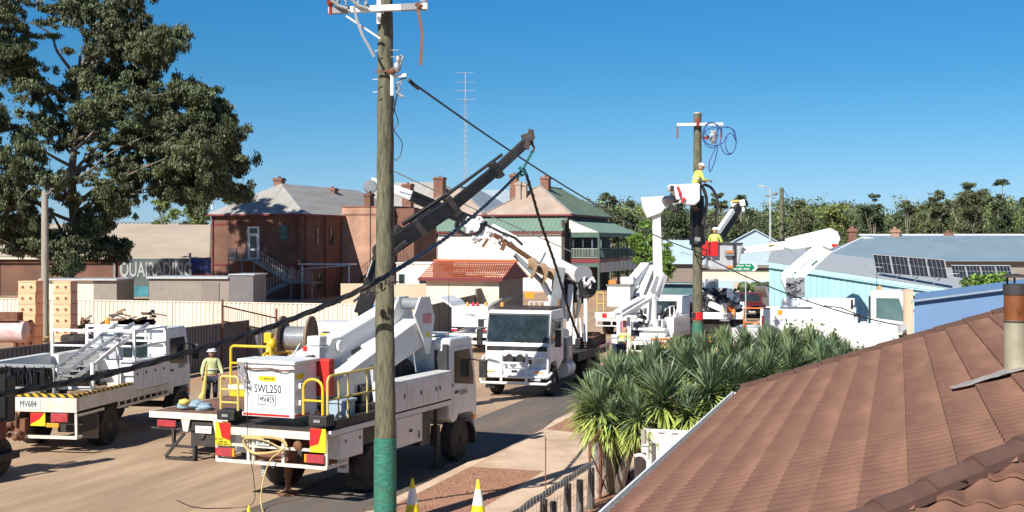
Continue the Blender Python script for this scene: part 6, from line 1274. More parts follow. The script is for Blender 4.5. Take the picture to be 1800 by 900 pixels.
# ---------------------------------------------------------------- cars
def car(name, label, cat, loc, hd, prof, glassprof, W, paint, ute=False):
    t = thing(name, label, cat, loc, hd)
    m = MB(); m.prism(prof, (-W/2, 0, 0), (0, 1, 0), (0, 0, 1), (W, 0, 0)); m.build('body', paint, t, bevel=.08)
    m = MB(); m.prism(glassprof, (-W/2+.12, 0, 0), (0, 1, 0), (0, 0, 1), (W-.24, 0, 0)); g = m.build('cabin', paint, t, bevel=.06)
    (ya, za), (yb, zb), (yc, zc), (yd, zd) = glassprof[:4]
    def screen(p, q, nm, yy):
        p, q = Vector((0, *p)), Vector((0, *q)); n = Vector((0, (q-p).z, -(q-p).y)).normalized(); n = n if n.y*yy > 0 else -n
        a = p.lerp(q, .12)+n*.01; b = p.lerp(q, .88)+n*.01; h = W/2-.22
        MB().mesh([(-h, a.y, a.z), (h, a.y, a.z), (h-.06, b.y, b.z), (-h+.06, b.y, b.z)], [(0, 1, 2, 3)]).build(nm, 'glass_dark', g)
    screen((ya, za), (yb, zb), 'rear_window', -1); screen((yd, zd), (yc, zc), 'windscreen', 1)
    for s in (-1, 1):
        x = s*(W/2-.11); MB().prism([(ya+.15, za+.08), (yb+.08, zb-.1), (yc-.1, zc-.1), (yd-.3, zd+.08)], (x, 0, 0), (0, 1, 0), (0, 0, 1), (s*.012, 0, 0)).build('side_window', 'glass_dark', g)
        wheel(t, s*(W/2-.12), prof[0][0]+.8, .34, .22, 'rim', s); wheel(t, s*(W/2-.12), prof[-1][0]-.85, .34, .22, 'rim', s)
        lamp(t, s*(W/2-.28), max(p[0] for p in prof)-.01, .72, .34, .16, .03, 'headlamp', 'headlight', 1)
    yf = max(p[0] for p in prof); MB().box(-W/2, W/2, yf-.02, yf+.08, .4, .56).build('bumper', 'black', t, bevel=.02); MB().box(-.42, .42, yf-.01, yf+.02, .64, .78).build('grille', 'black', t)
    MB().box(-.2, .2, yf+.082, yf+.09, .42, .53).build('number_plate', 'white_clean', t)
    return t
car('parked_ute', 'dark maroon utility facing the camera behind the orange rails', 'car', G(1322, 83)+Vector((.4, 4.6, 0)), 185, [(0, .35), (0, .98), (2.3, .98), (3.3, 1.0), (4.5, .88), (4.6, .7), (4.6, .35)], [(1.5, .98), (1.65, 1.62), (2.9, 1.62), (3.5, 1.0)], 1.8, 'maroon', True)
car('parked_wagon', 'grey station wagon with pale roof parked behind the maroon utility', 'car', G(1342, 95), 172, [(0, .35), (0, 1.0), (3.4, 1.0), (4.6, .9), (4.7, .7), (4.7, .35)], [(.05, 1.0), (.3, 1.75), (2.7, 1.75), (3.4, 1.0)], 1.85, 'grey_fence')
# trailer with orange rails
tr = thing('trailer', 'low white trailer with bent orange guard rails in front of the parked cars', 'trailer', G(1243, 51), 80)
m = MB(); m.box(-.8, .8, 1.2, 3.4, .5, .95); m.build('tray', 'white_clean', tr, bevel=.02); m = MB(); m.tube(arc((.85, .1, .4), (.85, 1.3, .4), .95, .3), .05, 8); m.tube(arc((-.85, .1, .4), (-.85, 1.3, .4), .95, .3), .05, 8); m.build('drawbar_hoop', 'orange', tr, smooth=True)
wheel(tr, .75, 2.2, .32, .2); wheel(tr, -.75, 2.2, .32, .2, side=-1); m = MB(); m.bar((0, -.4, .4), (0, 1.3, .5), .1, .1); m.build('drawbar', 'orange', tr)
for i, px in enumerate((1247, 1259, 1262)):
    q = G(px, 56+i); o = MB().tube([q, q+Vector((0, 0, .9))], .045, 6).build('barrier_post', 'yellow'); tag(o, ['yellow steel post nearest the second pole', 'yellow steel post in the middle of the three by the outrigger', 'yellow steel post right of the other two by the outrigger'][i], 'post', 'yellow steel posts')
pp = thing('bollard', 'white steel bollard with dark holes beside the parked wagon', 'bollard', G(1304, 66)); m = MB(); m.box(-.12, .12, -.1, .1, 0, 1.9); m.build('post', 'white_clean', pp, bevel=.02)
m = MB()
for i in range(4): m.cyl((0, -.11, 1.1+i*.2), (0, -.1, 1.1+i*.2), .045, n=8)
m.build('hole_row', 'ink', pp)
yg = thing('gas_marker', 'yellow striped upright marker beside the parked wagon', 'marker', G(1366, 70)); MB().cyl((0, 0, 0), (0, 0, 2.0), .13, n=12).build('sleeve', 'yellow', yg, smooth=True); MB().cyl((0, 0, 1.3), (0, 0, 1.45), .135, n=12).build('band', 'sign_red', yg, smooth=True); MB().cyl((0, 0, 2.0), (0, 0, 2.2), .09, n=12).build('cap', 'yellow', yg)
# ================================================================ POLES AND CABLES
def polemesh(h, r0, r1, wob=.006, rings=60, n=24, seed=1, z0=0.0):
    rnd = random.Random(seed); m = MB(); R_ = []
    ph = [rnd.uniform(0, 6) for _ in range(6)]
    for i in range(rings+1):
        z = z0+(h-z0)*i/rings; r = r0+(r1-r0)*z/h
        ring = []
        for j in range(n):
            a = 2*math.pi*j/n; q = r+wob*(math.sin(3*a+ph[0]+z*.9)+.6*math.sin(7*a+ph[1]-z*1.7)+.8*math.sin(z*7+ph[2]+a))
            ring.append(m.bm.verts.new((q*math.cos(a), q*math.sin(a), z)))
        R_.append(ring)
    for A, B in zip(R_, R_[1:]):
        for j in range(n): m.bm.faces.new((A[j], A[(j+1) % n], B[(j+1) % n], B[j]))
    m.bm.faces.new(R_[0][::-1]); m.bm.faces.new(R_[-1]); return m
p1 = thing('power_pole', 'tall thick weathered power pole with green painted foot, nearest the camera', 'power pole', G(677, 21.8, 0))
polemesh(10.2, .186, .118, .005, 90).build('shaft', 'pole_wood', p1, smooth=True)
def sleeve(z0, z1, r0, r1, n=26):
    m = MB(); m.lathe([(r0+(r1-r0)*i/8+.002*(i % 2), z0+(z1-z0)*i/8) for i in range(9)], (0, 0, 0), n=n); return m
sleeve(0, 1.67, .196, .189).build('green_sleeve', 'pole_green', p1, smooth=True)
o1 = p1.location
def L1(px, py, D): return P(px, py, D)-o1
m = MB(); A, B = L1(578, 19, 21.55), L1(752, 11, 21.45); m.bar(A, B, .11, .10); ca = m.build('crossarm', 'white_clean', p1, bevel=.006)
m = MB(); m.bar(A.lerp(B, .02), A.lerp(B, .2), .118, .106); m.build('dark_band', 'grey_ink', ca); m = MB(); m.bar(A.lerp(B, .73), A.lerp(B, .94), .118, .106); m.build('dark_band', 'grey_ink', ca)
m = MB(); m.bar(L1(668, 68, 21.58), L1(608, 28, 21.46), .045, .03); m.bar(L1(666, 42, 21.5), L1(666, -6, 21.5), .07, .03, up=(0, 1, 0)); m.build('arm_brace', 'white_clean', p1)
m = MB(); m.tube([L1(666, 32, 21.55), L1(666, 32, 21.35)], .035, 8); m.build('bolt', 'steel', p1)
for i, px in enumerate((581, 745)):
    q = L1(px, 9 if i == 0 else 3, 21.5); t_ = MB().lathe([(.03, -.16), (.03, .0), (.06, .0), (.075, .03), (.05, .05), (.075, .09), (.05, .11), (.065, .15), (.03, .2), (0, .2)], q, n=16).build('insulator', 'insulator' if i == 0 else 'galv', p1, smooth=True)
for k, px in enumerate((600, 636)):
    m = MB(); q = L1(px, 12, 21.4); rnd = random.Random(k)
    for i in range(5): m.tube([q+Vector((.07*math.cos(a)+rnd.uniform(-.02, .02), .02*i, .07+.08*math.sin(a))) for a in np.linspace(-.5, 3.8, 9)], .014, 6)
    m.tube([q+Vector((-.18, 0, .12)), q+Vector((-.05, 0, .02)), q+Vector((.1, 0, -.03))], .03, 8); m.build('shackle', 'steel', p1, smooth=True)
m = MB(); m.tube([L1(732, 6, 21.3), L1(737, 12, 21.3), L1(742, 8, 21.3)], .04, 8); m.build('arm_clamp', 'rust', p1)
def ribbon(pts, w, t=.006):
    m = MB(); m2 = pts
    for a, b in zip(pts, pts[1:]): m.bar(a, b+(b-a)*.06, w, t, up=(0, -1, .2))
    return m
ribbon([L1(*q, 21.3) for q in ((734, 14), (738, 35), (742, 58), (741, 85), (739, 113))], .05).build('hanging_strap', 'strap', p1, label='brown strap hanging from the right end of the arm')
ribbon([L1(*q, 21.35) for q in ((622, 12), (627, 35), (637, 62), (650, 85), (657, 99))], .045).build('hanging_strap', 'grey_ink', p1, label='dark strap hanging left of the pole')
m = MB(); m.bar(L1(688, 135, 21.55), L1(715, 132, 21.5), .06, .05); m.bar(L1(689, 130, 21.5), L1(689, 168, 21.5), .05, .06, up=(0, 1, 0)); m.build('bracket', 'white_clean', p1)
m = MB(); q = L1(698, 118, 21.45); m.sphere(q, .07, (1, .8, 1.4), 10, 8); m.sphere(q+Vector((.02, 0, .12)), .05, (1, 1, 1.6), 10, 8); m.tube([q+Vector((.04, 0, .0)), q+Vector((.07, 0, .12)), q+Vector((.1, 0, .17)), q+Vector((.06, 0, .2))], .022, 6); m.build('strain_clamp', 'steel', p1, smooth=True)
m = MB(); m.sphere(L1(690, 125, 21.45), .06, (1, 1, 1), 10, 8); m.bar(L1(660, 126, 21.6), L1(690, 124, 21.55), .02, .03); m.build('rust_band', 'rust', p1)
m = MB(); q = L1(699, 150, 21.45); m.tube([q, q+Vector((.04, 0, -.06)), q+Vector((-.01, 0, -.11)), q+Vector((.05, 0, -.17)), q+Vector((.1, 0, -.19))], .028, 7); m.tube([q+Vector((-.02, 0, .03)), q+Vector((.05, 0, .07)), q+Vector((.07, 0, .01))], .02, 6); m.build('lower_clamp', 'steel', p1, smooth=True)
for y in (88, 100): MB().bar(L1(688, y, 21.5), L1(701, y, 21.5), .012, .012).build('step_pin', 'steel', p1)
for y in (90, 140, 162): MB().bar(L1(655, y, 21.55), L1(664, y-1, 21.55), .012, .015).build('step_pin', 'galv', p1)
def spline(pts, n=10):
    o = []; k = len(pts)
    for i in range(k-1):
        p0, p1_, p2, p3 = pts[max(i-1, 0)], pts[i], pts[i+1], pts[min(i+2, k-1)]
        for j in range(n):
            t = j/n; o.append(.5*((2*p1_)+(p2-p0)*t+(2*p0-5*p1_+4*p2-p3)*t*t+(3*p1_-p0-3*p2+p3)*t**3))
    return o+[pts[-1]]
m = MB(); m.tube(spline([L1(*q, 21.5) for q in ((715, 137), (704, 140), (697, 150), (698, 165), (694, 185), (690, 205))], 6), .012, 6); m.tube(spline([L1(*q, 21.5) for q in ((692, 170), (694, 195), (700, 215), (693, 228), (700, 240), (707, 252), (704, 272), (696, 282), (694, 278))], 6), .008, 5); m.build('loose_wire', 'cable', p1, smooth=True)

p2_ = thing('power_pole', 'second power pole with green foot and red band, worker bucket beside its top', 'power pole', G(1226, 47.6, 0))
H2_ = CH+(HZ-200)*47.6/F
polemesh(H2_, .20, .145, .004, 50, 16, 2).build('shaft', 'pole_wood', p2_, smooth=True)
sleeve(0, 1.98, .215, .205, 18).build('green_sleeve', 'pole_green', p2_, smooth=True); sleeve(2.12, 2.38, .212, .21, 18).build('red_band', 'sign_red', p2_); sleeve(2.13, 2.37, .2135, .2115, 5).build('dark_tape', 'black', p2_) if 0 else None
o2_ = p2_.location
def L2(px, py, D=47.3): return P(px, py, D)-o2_
MB().cyl((0, 0, H2_), (0, 0, H2_+.05), .155, n=16).build('cap', 'galv', p2_)
m = MB(); m.bar(L2(1190, 219, 47.35), L2(1271, 218, 47.35), .1, .1); m.build('crossarm', 'white_clean', p2_)
for px in (1190.5, 1267): ribbon([L2(px, 222, 47.2), L2(px+.5, 232, 47.2), L2(px+.5, 243, 47.2)], .06, .02).build('hanging_strap', 'strap', p2_)
m = MB(); m.bar(L2(1226, 222, 47.3), L2(1227, 208, 47.3), .1, .08, up=(0, 1, 0)); m.bar(L2(1234, 242, 47.2), L2(1246, 243, 47.2), .14, .1); m.build('insulator_bracket', 'insulator', p2_)
m = MB(); m.sphere(L2(1254, 240, 47.2), .2, (.7, .5, 1.3), 9, 7, .2); m.build('clamp', 'steel', p2_)
m = MB()
for cx, cy, rx, ry, a0, a1 in ((1252, 238, 17, 22, .4, 6.4), (1256, 240, 20, 16, 0, 5.5), (1280, 248, 14, 24, -1.8, 3.4), (1284, 252, 9, 18, .5, 6), (1250, 228, 12, 13, 0, 6.2), (1275, 235, 17, 12, -2.8, .6)):
    m.tube([L2(cx+rx*math.cos(a), cy+ry*math.sin(a), 47.1+.05*math.sin(2*a)) for a in np.linspace(a0, a1, 22)], .020, 5)
m.tube(spline([L2(*q, 47.1) for q in ((1262, 235), (1256, 262), (1247, 285), (1248, 302), (1256, 285), (1262, 258))], 6), .02, 5)
m.build('coiled_wire', 'mural_blue', p2_, smooth=True)
m = MB(); m.lathe([(.17, 6.72), (.24, 6.7), (.27, 6.2), (.30, 5.6), (.26, 5.2), (.30, 5.15), (.30, 4.9), (.2, 4.85)], (0, 0, 0), n=18)
m.build('black_wrap', 'black_gloss', p2_, smooth=True, label='black insulating blankets wrapped round the pole')
m = MB(); m.box(-.08, .06, -.31, -.2, 5.02, 5.16); m.build('clip', 'steel', p2_)
m = MB(); m.tube(spline([L2(*q, 47.0) for q in ((1234, 330), (1238, 325), (1250, 330), (1259, 345), (1261, 365), (1258, 380))], 6), .05, 6); m.tube(spline([L2(*q, 47.0) for q in ((1236, 330), (1242, 350), (1240, 375), (1235, 395))], 6), .06, 6); m.bar(L2(1236, 398, 47), L2(1255, 394, 47), .2, .1); m.build('black_hose', 'black', p2_, smooth=True)
m = MB(); m.tube([L2(1217, 380, 47.3), L2(1216, 420, 47.3), L2(1217, 440, 47.25)], .035, 6); m.tube([L2(1235, 455, 47.3), L2(1241, 450, 47.2), L2(1243, 440, 47.2), L2(1234, 438, 47.2)], .03, 6); m.build('loose_wire', 'cable', p2_, smooth=True)
m = MB(); m.lathe([(.205, 2.12), (.2135, 2.13), (.2135, 2.37), (.205, 2.38)], (0, 0, 0), n=18); 
for v in list(m.bm.verts):
    if v.co.x > -.02: v.co.x *= .93; v.co.y *= .93
m.build('dark_tape', 'black', p2_)

p3 = thing('power_pole', 'distant bare power pole beside the street light', 'power pole', G(1374, 95)); polemesh(CH+95*95/F, .2, .15, .004, 20, 10, 3).build('shaft', 'pole_wood', p3, smooth=True)
MB().lathe([(.21, 0), (.21, 5.2), (.19, 5.25)], (0, 0, 0), n=10).build('dark_foot', 'black', p3); m = MB(); m.tube([(.1, 0, 8.9), (.6, 0, 8.2), (1.4, 0, 7.0), (1.6, 0, 5.9)], .02, 4); m.build('loose_wire', 'cable', p3)
sl_ = thing('street_light', 'tall grey street light with camera dome beside the distant pole', 'street light', G(1354, 92)); zt2 = CH+(HZ-332)*92/F
m = MB(); m.cyl((0, 0, 0), (0, 0, zt2), .09, .06, 10); m.build('pole', 'galv', sl_, smooth=True); m = MB(); m.tube([(0, 0, zt2-.05), (-.25, 0, zt2+.12), (-.5, 0, zt2+.2)], .04, 6); m.build('arm', 'galv', sl_)
m = MB(); m.prism([(-.9, zt2+.18), (-.45, zt2+.12), (-.4, zt2+.22), (-.8, zt2+.3)], (0, -.12, 0), (1, 0, 0), (0, 0, 1), (0, .24, 0)); m.build('lamp_head', 'galv', sl_); m = MB(); m.sphere((.35, 0, zt2-.35), .16, (1.3, 1, .8), 10, 8); m.bar((-.1, 0, zt2-.5), (.35, 0, zt2-.3), .05, .05); m.box(-.35, -.05, -.08, .08, zt2-.6, zt2-.45); m.build('camera', 'grey_paint', sl_)
lp = thing('timber_pole', 'pale round timber pole standing behind the peach block stacks', 'pole', G(79, 55)); polemesh(CH+(HZ-336)*55/F, .18, .135, .004, 30, 14, 5).build('shaft', 'pole_old', lp, smooth=True)
m = MB(); m.tube([(.05, -.1, 7.0), (.25, -.1, 7.15), (.3, -.1, 7.3), (.4, -.1, 7.25)], .03, 5); m.build('hook', 'steel', lp)
flp = thing('flag_pole', 'thin white pole behind the brick building near the light green trees', 'pole', G(373, 125)); MB().cyl((0, 0, 0), (0, 0, CH+78*125/F), .1, .08, 8).build('shaft', 'white_clean', flp)
# cables
abc = spline([P(*q) for q in ((-90, 716, 16.8), (0, 694, 17.6), (180, 660, 18.8), (360, 611, 19.8), (480, 573, 20.5), (600, 525, 21), (680, 484, 21.35), (780, 421, 26), (860, 355, 32), (914, 303, 36.6), (922, 300, 36.8), (934, 335, 37.6), (950, 390, 39), (975, 462, 40.8), (1000, 545, 43), (1016, 590, 44.5))], 14)
m = MB(); 
lens = [0]
for a, b in zip(abc, abc[1:]): lens.append(lens[-1]+(b-a).length)
for k in range(3):
    pts = []
    for i, q in enumerate(abc):
        d = (abc[min(i+1, len(abc)-1)]-abc[max(i-1, 0)]).normalized(); s1 = d.cross(Vector((0, 0, 1))); s1 = s1.normalized() if s1.length > .05 else Vector((1, 0, 0)); s2 = s1.cross(d); a = lens[i]*6.0+k*2.09
        pts.append(q+(s1*math.cos(a)+s2*math.sin(a))*.024)
    m.tube(pts, .026, 6)
tag(m.build('overhead_cable', 'cable', smooth=True), 'thick black twisted cable drooping from the left edge up to the crane hook', 'cable')
cl = thing('cable_clamp', 'row of black clamps hanging under the thick cable across the big pole', 'clamp', P(680, 490, 21.3))
for i, (px, py) in enumerate(((640, 512), (655, 508), (668, 502), (681, 495), (690, 490))):
    q = P(px, py, 21.2)-cl.location; m = MB(); m.box(q.x-.04, q.x+.04, q.y-.03, q.y+.05, q.z-.05, q.z+.05); m.tube([q+Vector((0, 0, -.02)), q+Vector((.04, 0, -.09)), q+Vector((.09, 0, -.04))], .016, 6); m.build('link', 'chassis', cl, bevel=.01)
m = MB(); pts = []
for i in range(41):
    t = i/40; q = P(719, 141, 21.45).lerp(P(1219, 440, 47.25), t); q.z -= .55*4*t*(1-t)*.6; pts.append(q)
m.tube(pts, .021, 6); tag(m.build('overhead_cable', 'cable', smooth=True), 'thin black cable running from the big pole down to the second pole', 'cable')
m = MB(); m.tube([P(719, 141, 21.45), P(726, 148, 21.55), P(735, 155, 21.8)], .034, 8); tag(m.build('cable_sleeve', 'cable'), 'black joint sleeve at the top end of the thin cable', 'cable joint')
m = MB(); pts = []
for i in range(31):
    t = i/30; q = P(1219, 440, 47.25).lerp(P(1592, 574, 44), t); q.z -= .35*4*t*(1-t); pts.append(q)
m.tube(pts, .022, 6); m.tube([pts[19]+Vector((0, 0, .03)), pts[21]+Vector((.1, 0, .1)), pts[24]+Vector((0, 0, .03))], .02, 5); tag(m.build('service_cable', 'cable', smooth=True), 'thin black cable from the second pole sagging to the bracket on the right', 'cable')
rb = thing('service_bracket', 'small grey service bracket with looped wire at the end of the white fence', 'bracket', P(1590, 575, 44)); m = MB(); m.box(-.2, .2, -.1, .1, -.2, .1); m.build('bracket_plate', 'galv', rb); m = MB(); m.tube([(0, -.12, -.1), (-.25, -.12, -.5), (-.1, -.12, -.9), (.15, -.12, -.8), (.1, -.12, -.2)], .03, 5); m.build('loop', 'cable', rb, smooth=True); m = MB(); m.box(.0, .3, 0, .16, -3.4, 1.3); m.build('post', 'render_wall', rb)
m = MB(); m.tube([P(936, 266, 36.8), P(928, 280, 36.75), P(920, 296, 36.7)], .045, 6); m.tube([P(912, 294, 36.6), P(918, 299, 36.6), P(924, 306, 36.7), P(916, 308, 36.6)], .05, 6); tag(m.build('lifting_sling', 'sling', smooth=True), 'green lifting sling between the crane hook and the black cable', 'sling')
for k, (ya, yb) in enumerate(((413, 421), (418, 428))):
    m = MB(); pts = []
    for i in range(25): t = i/24; q = P(1180, ya, 150).lerp(P(1900, ya-4, 120), t); q.z -= .5*4*t*(1-t); pts.append(q)
    m.tube(pts, .035, 4); tag(m.build('street_wire', 'cable'), ['upper distant street wire crossing in front of the trees', 'lower distant street wire crossing in front of the trees'][k], 'wire', 'distant street wires')
m = MB(); m.tube(spline([P(668, 372, 43.6)+Vector((0, 0, 1.6)), P(840, 385, 45.2)+Vector((0, 0, .3)), P(905, 420, 45.8)+Vector((0, 0, .45)), P(1005, 462, 46.6)+Vector((0, 0, .4))], 4), .02, 4); o = m.build('winch_rope', 'steel', t2, world=True)
# ropes at the big truck
m = MB(); b_ = rootm(t1); pts = [b_ @ Vector(q) for q in ((-.6, -.12, 1.28), (-.2, -.14, 1.3), (.25, -.14, 1.28), (.4, -.14, 1.15), (.2, -.16, 1.05), (-.3, -.14, .98), (-.55, -.13, 1.12), (-.5, -.14, 1.25), (-.1, -.15, 1.25), (.3, -.16, 1.1), (.1, -.2, .9), (.0, -.3, .5), (.1, -.5, .1), (.6, -1.0, .02), (1.5, -1.4, .02))]
m.tube(spline(pts, 8), .014, 5); m.tube(spline([q+Vector((.02, -.01, .02)) for q in pts[:9]], 8), .014, 5); tag(m.build('rope', 'rope', smooth=True), 'yellow rope coiled on the big truck rear frame and trailing to the ground', 'rope')
m = MB(); m.tube(spline([b_ @ Vector(q) for q in ((-.5, -.1, 2.72), (-.46, -.13, 2.2), (-.45, -.13, 1.2), (-.3, -.16, .5), (-.25, -.3, .05), (-.7, -.7, .02), (-1.2, -.8, .02), (-1.9, -.4, .02))], 6), .008, 5); tag(m.build('control_cable', 'cable', smooth=True), 'thin dark cord hanging over the front of the SWL250 cage', 'cord')
m = MB(); rnd = random.Random(3)
for i in range(10): m.tube([b_ @ Vector((-.62+rnd.uniform(-.05, .05)*2, -.1, z)) for z in (2.7, 2.55, 2.4+rnd.uniform(-.1, .1))]+[b_ @ Vector((-.52+rnd.uniform(-.05, .05), -.12, 2.2+rnd.uniform(-.1, .2)))], .012, 5)
tag(m.build('earthing_clamps', 'grey_ink', smooth=True), 'tangle of grey clamps and leads on the left corner of the SWL250 cage', 'clamps')

# ================================================================ TREES
def tree(name, label, px, D, top, wpx, mat, n=2600, group=None, trunk=True, airy=False, base=0.0, seed=0, leaf=.5, z0f=.35):
    s = F/D; H = CH+(HZ-top)/s; w_ = wpx/s/2; random.seed(1000+seed+px)
    t = thing(name, label, 'tree', G(px, D, base), 0, group)
    H -= base; cl_ = []
    k = 11 if airy else 7
    for i in range(k):
        a = random.uniform(0, 6.28); rr = random.uniform(.2, .75)*w_; z = H*random.uniform(z0f+.15, .9)
        q = random.uniform(.28, .5)*w_; cl_.append((rr*math.cos(a), rr*math.sin(a), min(z, H-q*.6), q, q, q*.7))
    cl_.append((0, 0, H-.35*w_*.7, w_*.45, w_*.45, .35*w_*.7)); 
    cl_ += [(0, 0, H*.6, w_*.75, w_*.75, H*.28)] if not airy else [(0, 0, H*.6, w_*.6, w_*.6, H*.22)]
    sc_ = sub(cl_, 9, .42 if airy else .5, .9)
    c, a, b = leaves(sc_, int(n*2.2), leaf*.8, leaf*.36, .35, .0)
    m = MB(); m.tube([(0, 0, -1), (.05*w_, 0, H*.3), (0, .05*w_, H*.6)], [w_*.07+.08, w_*.05+.05, w_*.03+.03], 7)
    for x, y, z, *_ in cl_[:-1]: m.tube([(.03*w_, 0, H*.28), (x*.5, y*.5, (H*.3+z)/2), (x, y, z)], [w_*.035+.05, w_*.025+.03, .03], 5)
    m.build('trunk', 'bark_pale' if airy else 'bark', t, smooth=True)
    leafmesh('crown', c, a, b, mat, t); return t
random.seed(11)
# the big gum on the left
DG = 95.0; gum = thing('gum_tree', 'huge spreading gum tree with drooping dark foliage filling the upper left', 'tree', G(122, DG))
cl0 = [(20, 30, 75), (110, 10, 65), (175, 45, 70), (215, 20, 45), (60, 120, 80), (150, 130, 80), (225, 120, 45), (240, 60, 40), (285, 70, 32), (262, 100, 22), (295, 85, 18), (200, 195, 80), (100, 220, 90), (20, 220, 85), (-40, 120, 90), (-60, 260, 90), (30, 320, 60), (110, 320, 75), (190, 275, 70), (250, 230, 48), (255, 165, 28), (300, 215, 42), (340, 165, 30), (350, 215, 52), (310, 270, 52), (380, 265, 45), (362, 310, 38), (410, 245, 28), (428, 240, 15), (398, 195, 24), (375, 175, 24), (280, 300, 55), (214, 340, 38), (160, 395, 45), (70, 400, 45), (20, 395, 42), (-30, 380, 50), (130, 445, 34), (182, 435, 30), (400, 322, 20), (418, 330, 12), (40, 360, 50), (300, 330, 30), (340, 330, 20), (420, 285, 12)]
sg_ = F/DG; cg = []; rnd = random.Random(21)
for px, py, r in cl0:
    px = px-(px-300)*.16 if px > 300 else px
    q = P(px, py, DG)-Vector(gum.location); dpt = rnd.uniform(-5.5, 5.5)*(1 if r > 40 else .4); cg.append((q.x, q.y+dpt, q.z, r/sg_*.86, r/sg_*.86, r/sg_*.8))
cs = []
for x, y, z, a, b, c in cg:
    for _ in range(int(5+a*3.4)):
        v = Vector((random.gauss(0, 1), random.gauss(0, 1), random.gauss(0, 1))).normalized()*random.uniform(.15, 1)**.6*.95
        q = random.uniform(.6, 1.2); cx, cy, cz = x+v.x*a, y+v.y*b, z+v.z*c
        for _ in range(6):
            cs.append((cx+random.gauss(0, .62)*q, cy+random.gauss(0, .62)*q, cz+random.gauss(0, .42)*q-.25*random.random(), q*random.uniform(.3, .62), q*random.uniform(.3, .62), q*random.uniform(.25, .55)))
LIMB = []
m = MB(); T0 = [(0, 0, 0), (-.1, 0, 3), (.3, .2, 6.5), (.0, .4, 10), (.5, .2, 14), (.8, 0, 19)]; m.tube([Vector(v) for v in T0], [.6, .42, .36, .3, .2, .1], 12)
for (x, y, z, r, _, _) in cg:
    if r < 1.0: continue
    hz = max(2.5, min(z-2.0-abs(x)*.25, 17))
    for a_, b2 in zip(T0, T0[1:]):
        if a_[2] <= hz <= b2[2]: t = (hz-a_[2])/(b2[2]-a_[2]); st_ = Vector(a_).lerp(Vector(b2), t)
    e = Vector((x, y, z)); mid = st_.lerp(e, .5)+Vector((rnd.uniform(-1.3, 1.3), rnd.uniform(-1.3, 1.3), rnd.uniform(-.3, 1.6)))
    pth = spline([st_, st_.lerp(mid, .5)+Vector((rnd.uniform(-.5, .5), rnd.uniform(-.5, .5), rnd.uniform(-.4, .4))), mid, e], 4)
    m.tube(pth, [.15-.011*i for i in range(13)], 6)
    for q_ in pth[5:]:
        if rnd.random() < .75: LIMB.append((q_.x+rnd.gauss(0, .5), q_.y+rnd.gauss(0, .7)-.5, q_.z+rnd.gauss(0, .5), .9, .9, .6))
    for _ in range(3):
        d = Vector((rnd.gauss(0, 1), rnd.gauss(0, 1), rnd.gauss(0, .8))).normalized()*r*.8; m.tube([mid.lerp(e, rnd.uniform(.5, 1)), e+d*.5, e+d], [.05, .03, .015], 4)
m.build('trunk', 'bark', gum, smooth=True)
cs += sub(LIMB, 3, .5, .9)
c, a, b = leaves(cs, 470000, .29, .095, .9, .0)
leafmesh('crown', c, a, b, 'leaf_gum', gum)
random.seed(31)
# left background trees
for i, (px, tp, w_, D, l) in enumerate(((285, 350, 80, 150, 'bright olive tree left of the others behind the grey iron store'), (345, 345, 85, 155, 'bright olive tree in the middle behind the grey iron store'), (405, 347, 70, 150, 'bright olive tree touching the brick building, behind the grey store'))):
    tree('olive_tree', l, px, D, tp, w_, 'leaf_light', 3800, 'bright trees behind the grey store', seed=i, leaf=.45)
# skyline trees
SK = [(1070, 335, 84, 165, 'leaf_olive', True, 'airy gum directly right of the hotel roof'), (1108, 352, 44, 190, 'leaf_dark', True, 'small dark gum left of the vertical white boom'), (1188, 338, 70, 175, 'leaf_dark', False, 'dark domed tree behind the top of the white knuckle'),
      (1262, 336, 58, 170, 'leaf_olive', True, 'airy gum just right of the second power pole'), (1302, 342, 50, 180, 'leaf_dark', True, 'gum behind the tip of the dark raised boom'),
      (1405, 350, 70, 190, 'leaf_olive', False, 'rounded tree right of the distant bare pole'), (1480, 352, 90, 190, 'leaf_light', False, 'light green tree behind the white folded arm knuckle'),
      (1536, 340, 58, 200, 'leaf_dark', False, 'dark rounded tree left of centre on the right skyline'), (1592, 352, 54, 190, 'leaf_olive', True, 'sparse pale tree beside the dark rounded one'),
      (1650, 334, 70, 185, 'leaf_olive', True, 'tall pale trunked gum left of the highest trees'), (1702, 316, 90, 180, 'leaf_olive', True, 'highest gum on the right skyline with pale trunk'), (1762, 313, 62, 178, 'leaf_dark', True, 'flat topped umbrella shaped gum at far right'), (1808, 345, 80, 180, 'leaf_dark', False, 'dark tree cut by the right edge of the picture')]
for i, (px, tp, w_, D, mt, ai, l) in enumerate(SK): tree('skyline_tree', l, px, D, tp, w_, mt, 3600, 'trees along the skyline', airy=ai, seed=50+i, leaf=.5, z0f=.25 if ai else .2)
for i, (px, tp, w_, D, mt, l) in enumerate(((1134, 388, 66, 118, 'leaf_bright', 'bright green leafy tree beside the hotel verandah'), (1172, 425, 44, 128, 'leaf_bright', 'lower bright green tree right of the vertical white boom'), (1432, 440, 46, 112, 'leaf_olive', 'sparse grey shrubby tree under the white upper arm'))):
    tree('street_tree', l, px, D, tp, w_, mt, 3600, 'street trees', seed=80+i, leaf=.32, z0f=.12)
random.seed(77)
fw_ = []
for i in range(400):
    px = random.uniform(985, 1880); D = random.uniform(195, 300); s = F/D; base = max(0, (D-260)*.02)
    sk = 352+6*math.sin(px*.021)+5*math.sin(px*.057+1)-10*(px > 1600)-2*(px > 1300)
    top = sk+random.uniform(0, 26); zt_ = CH+(HZ-top)/s; x = (px-900)/s; r = random.uniform(2.2, 4.5)
    for k in range(4): fw_.append((x+random.uniform(-3, 3), D+random.uniform(-2, 2), max(r*.5, zt_-r*.7-k*r*.8), r, r, r*.75))
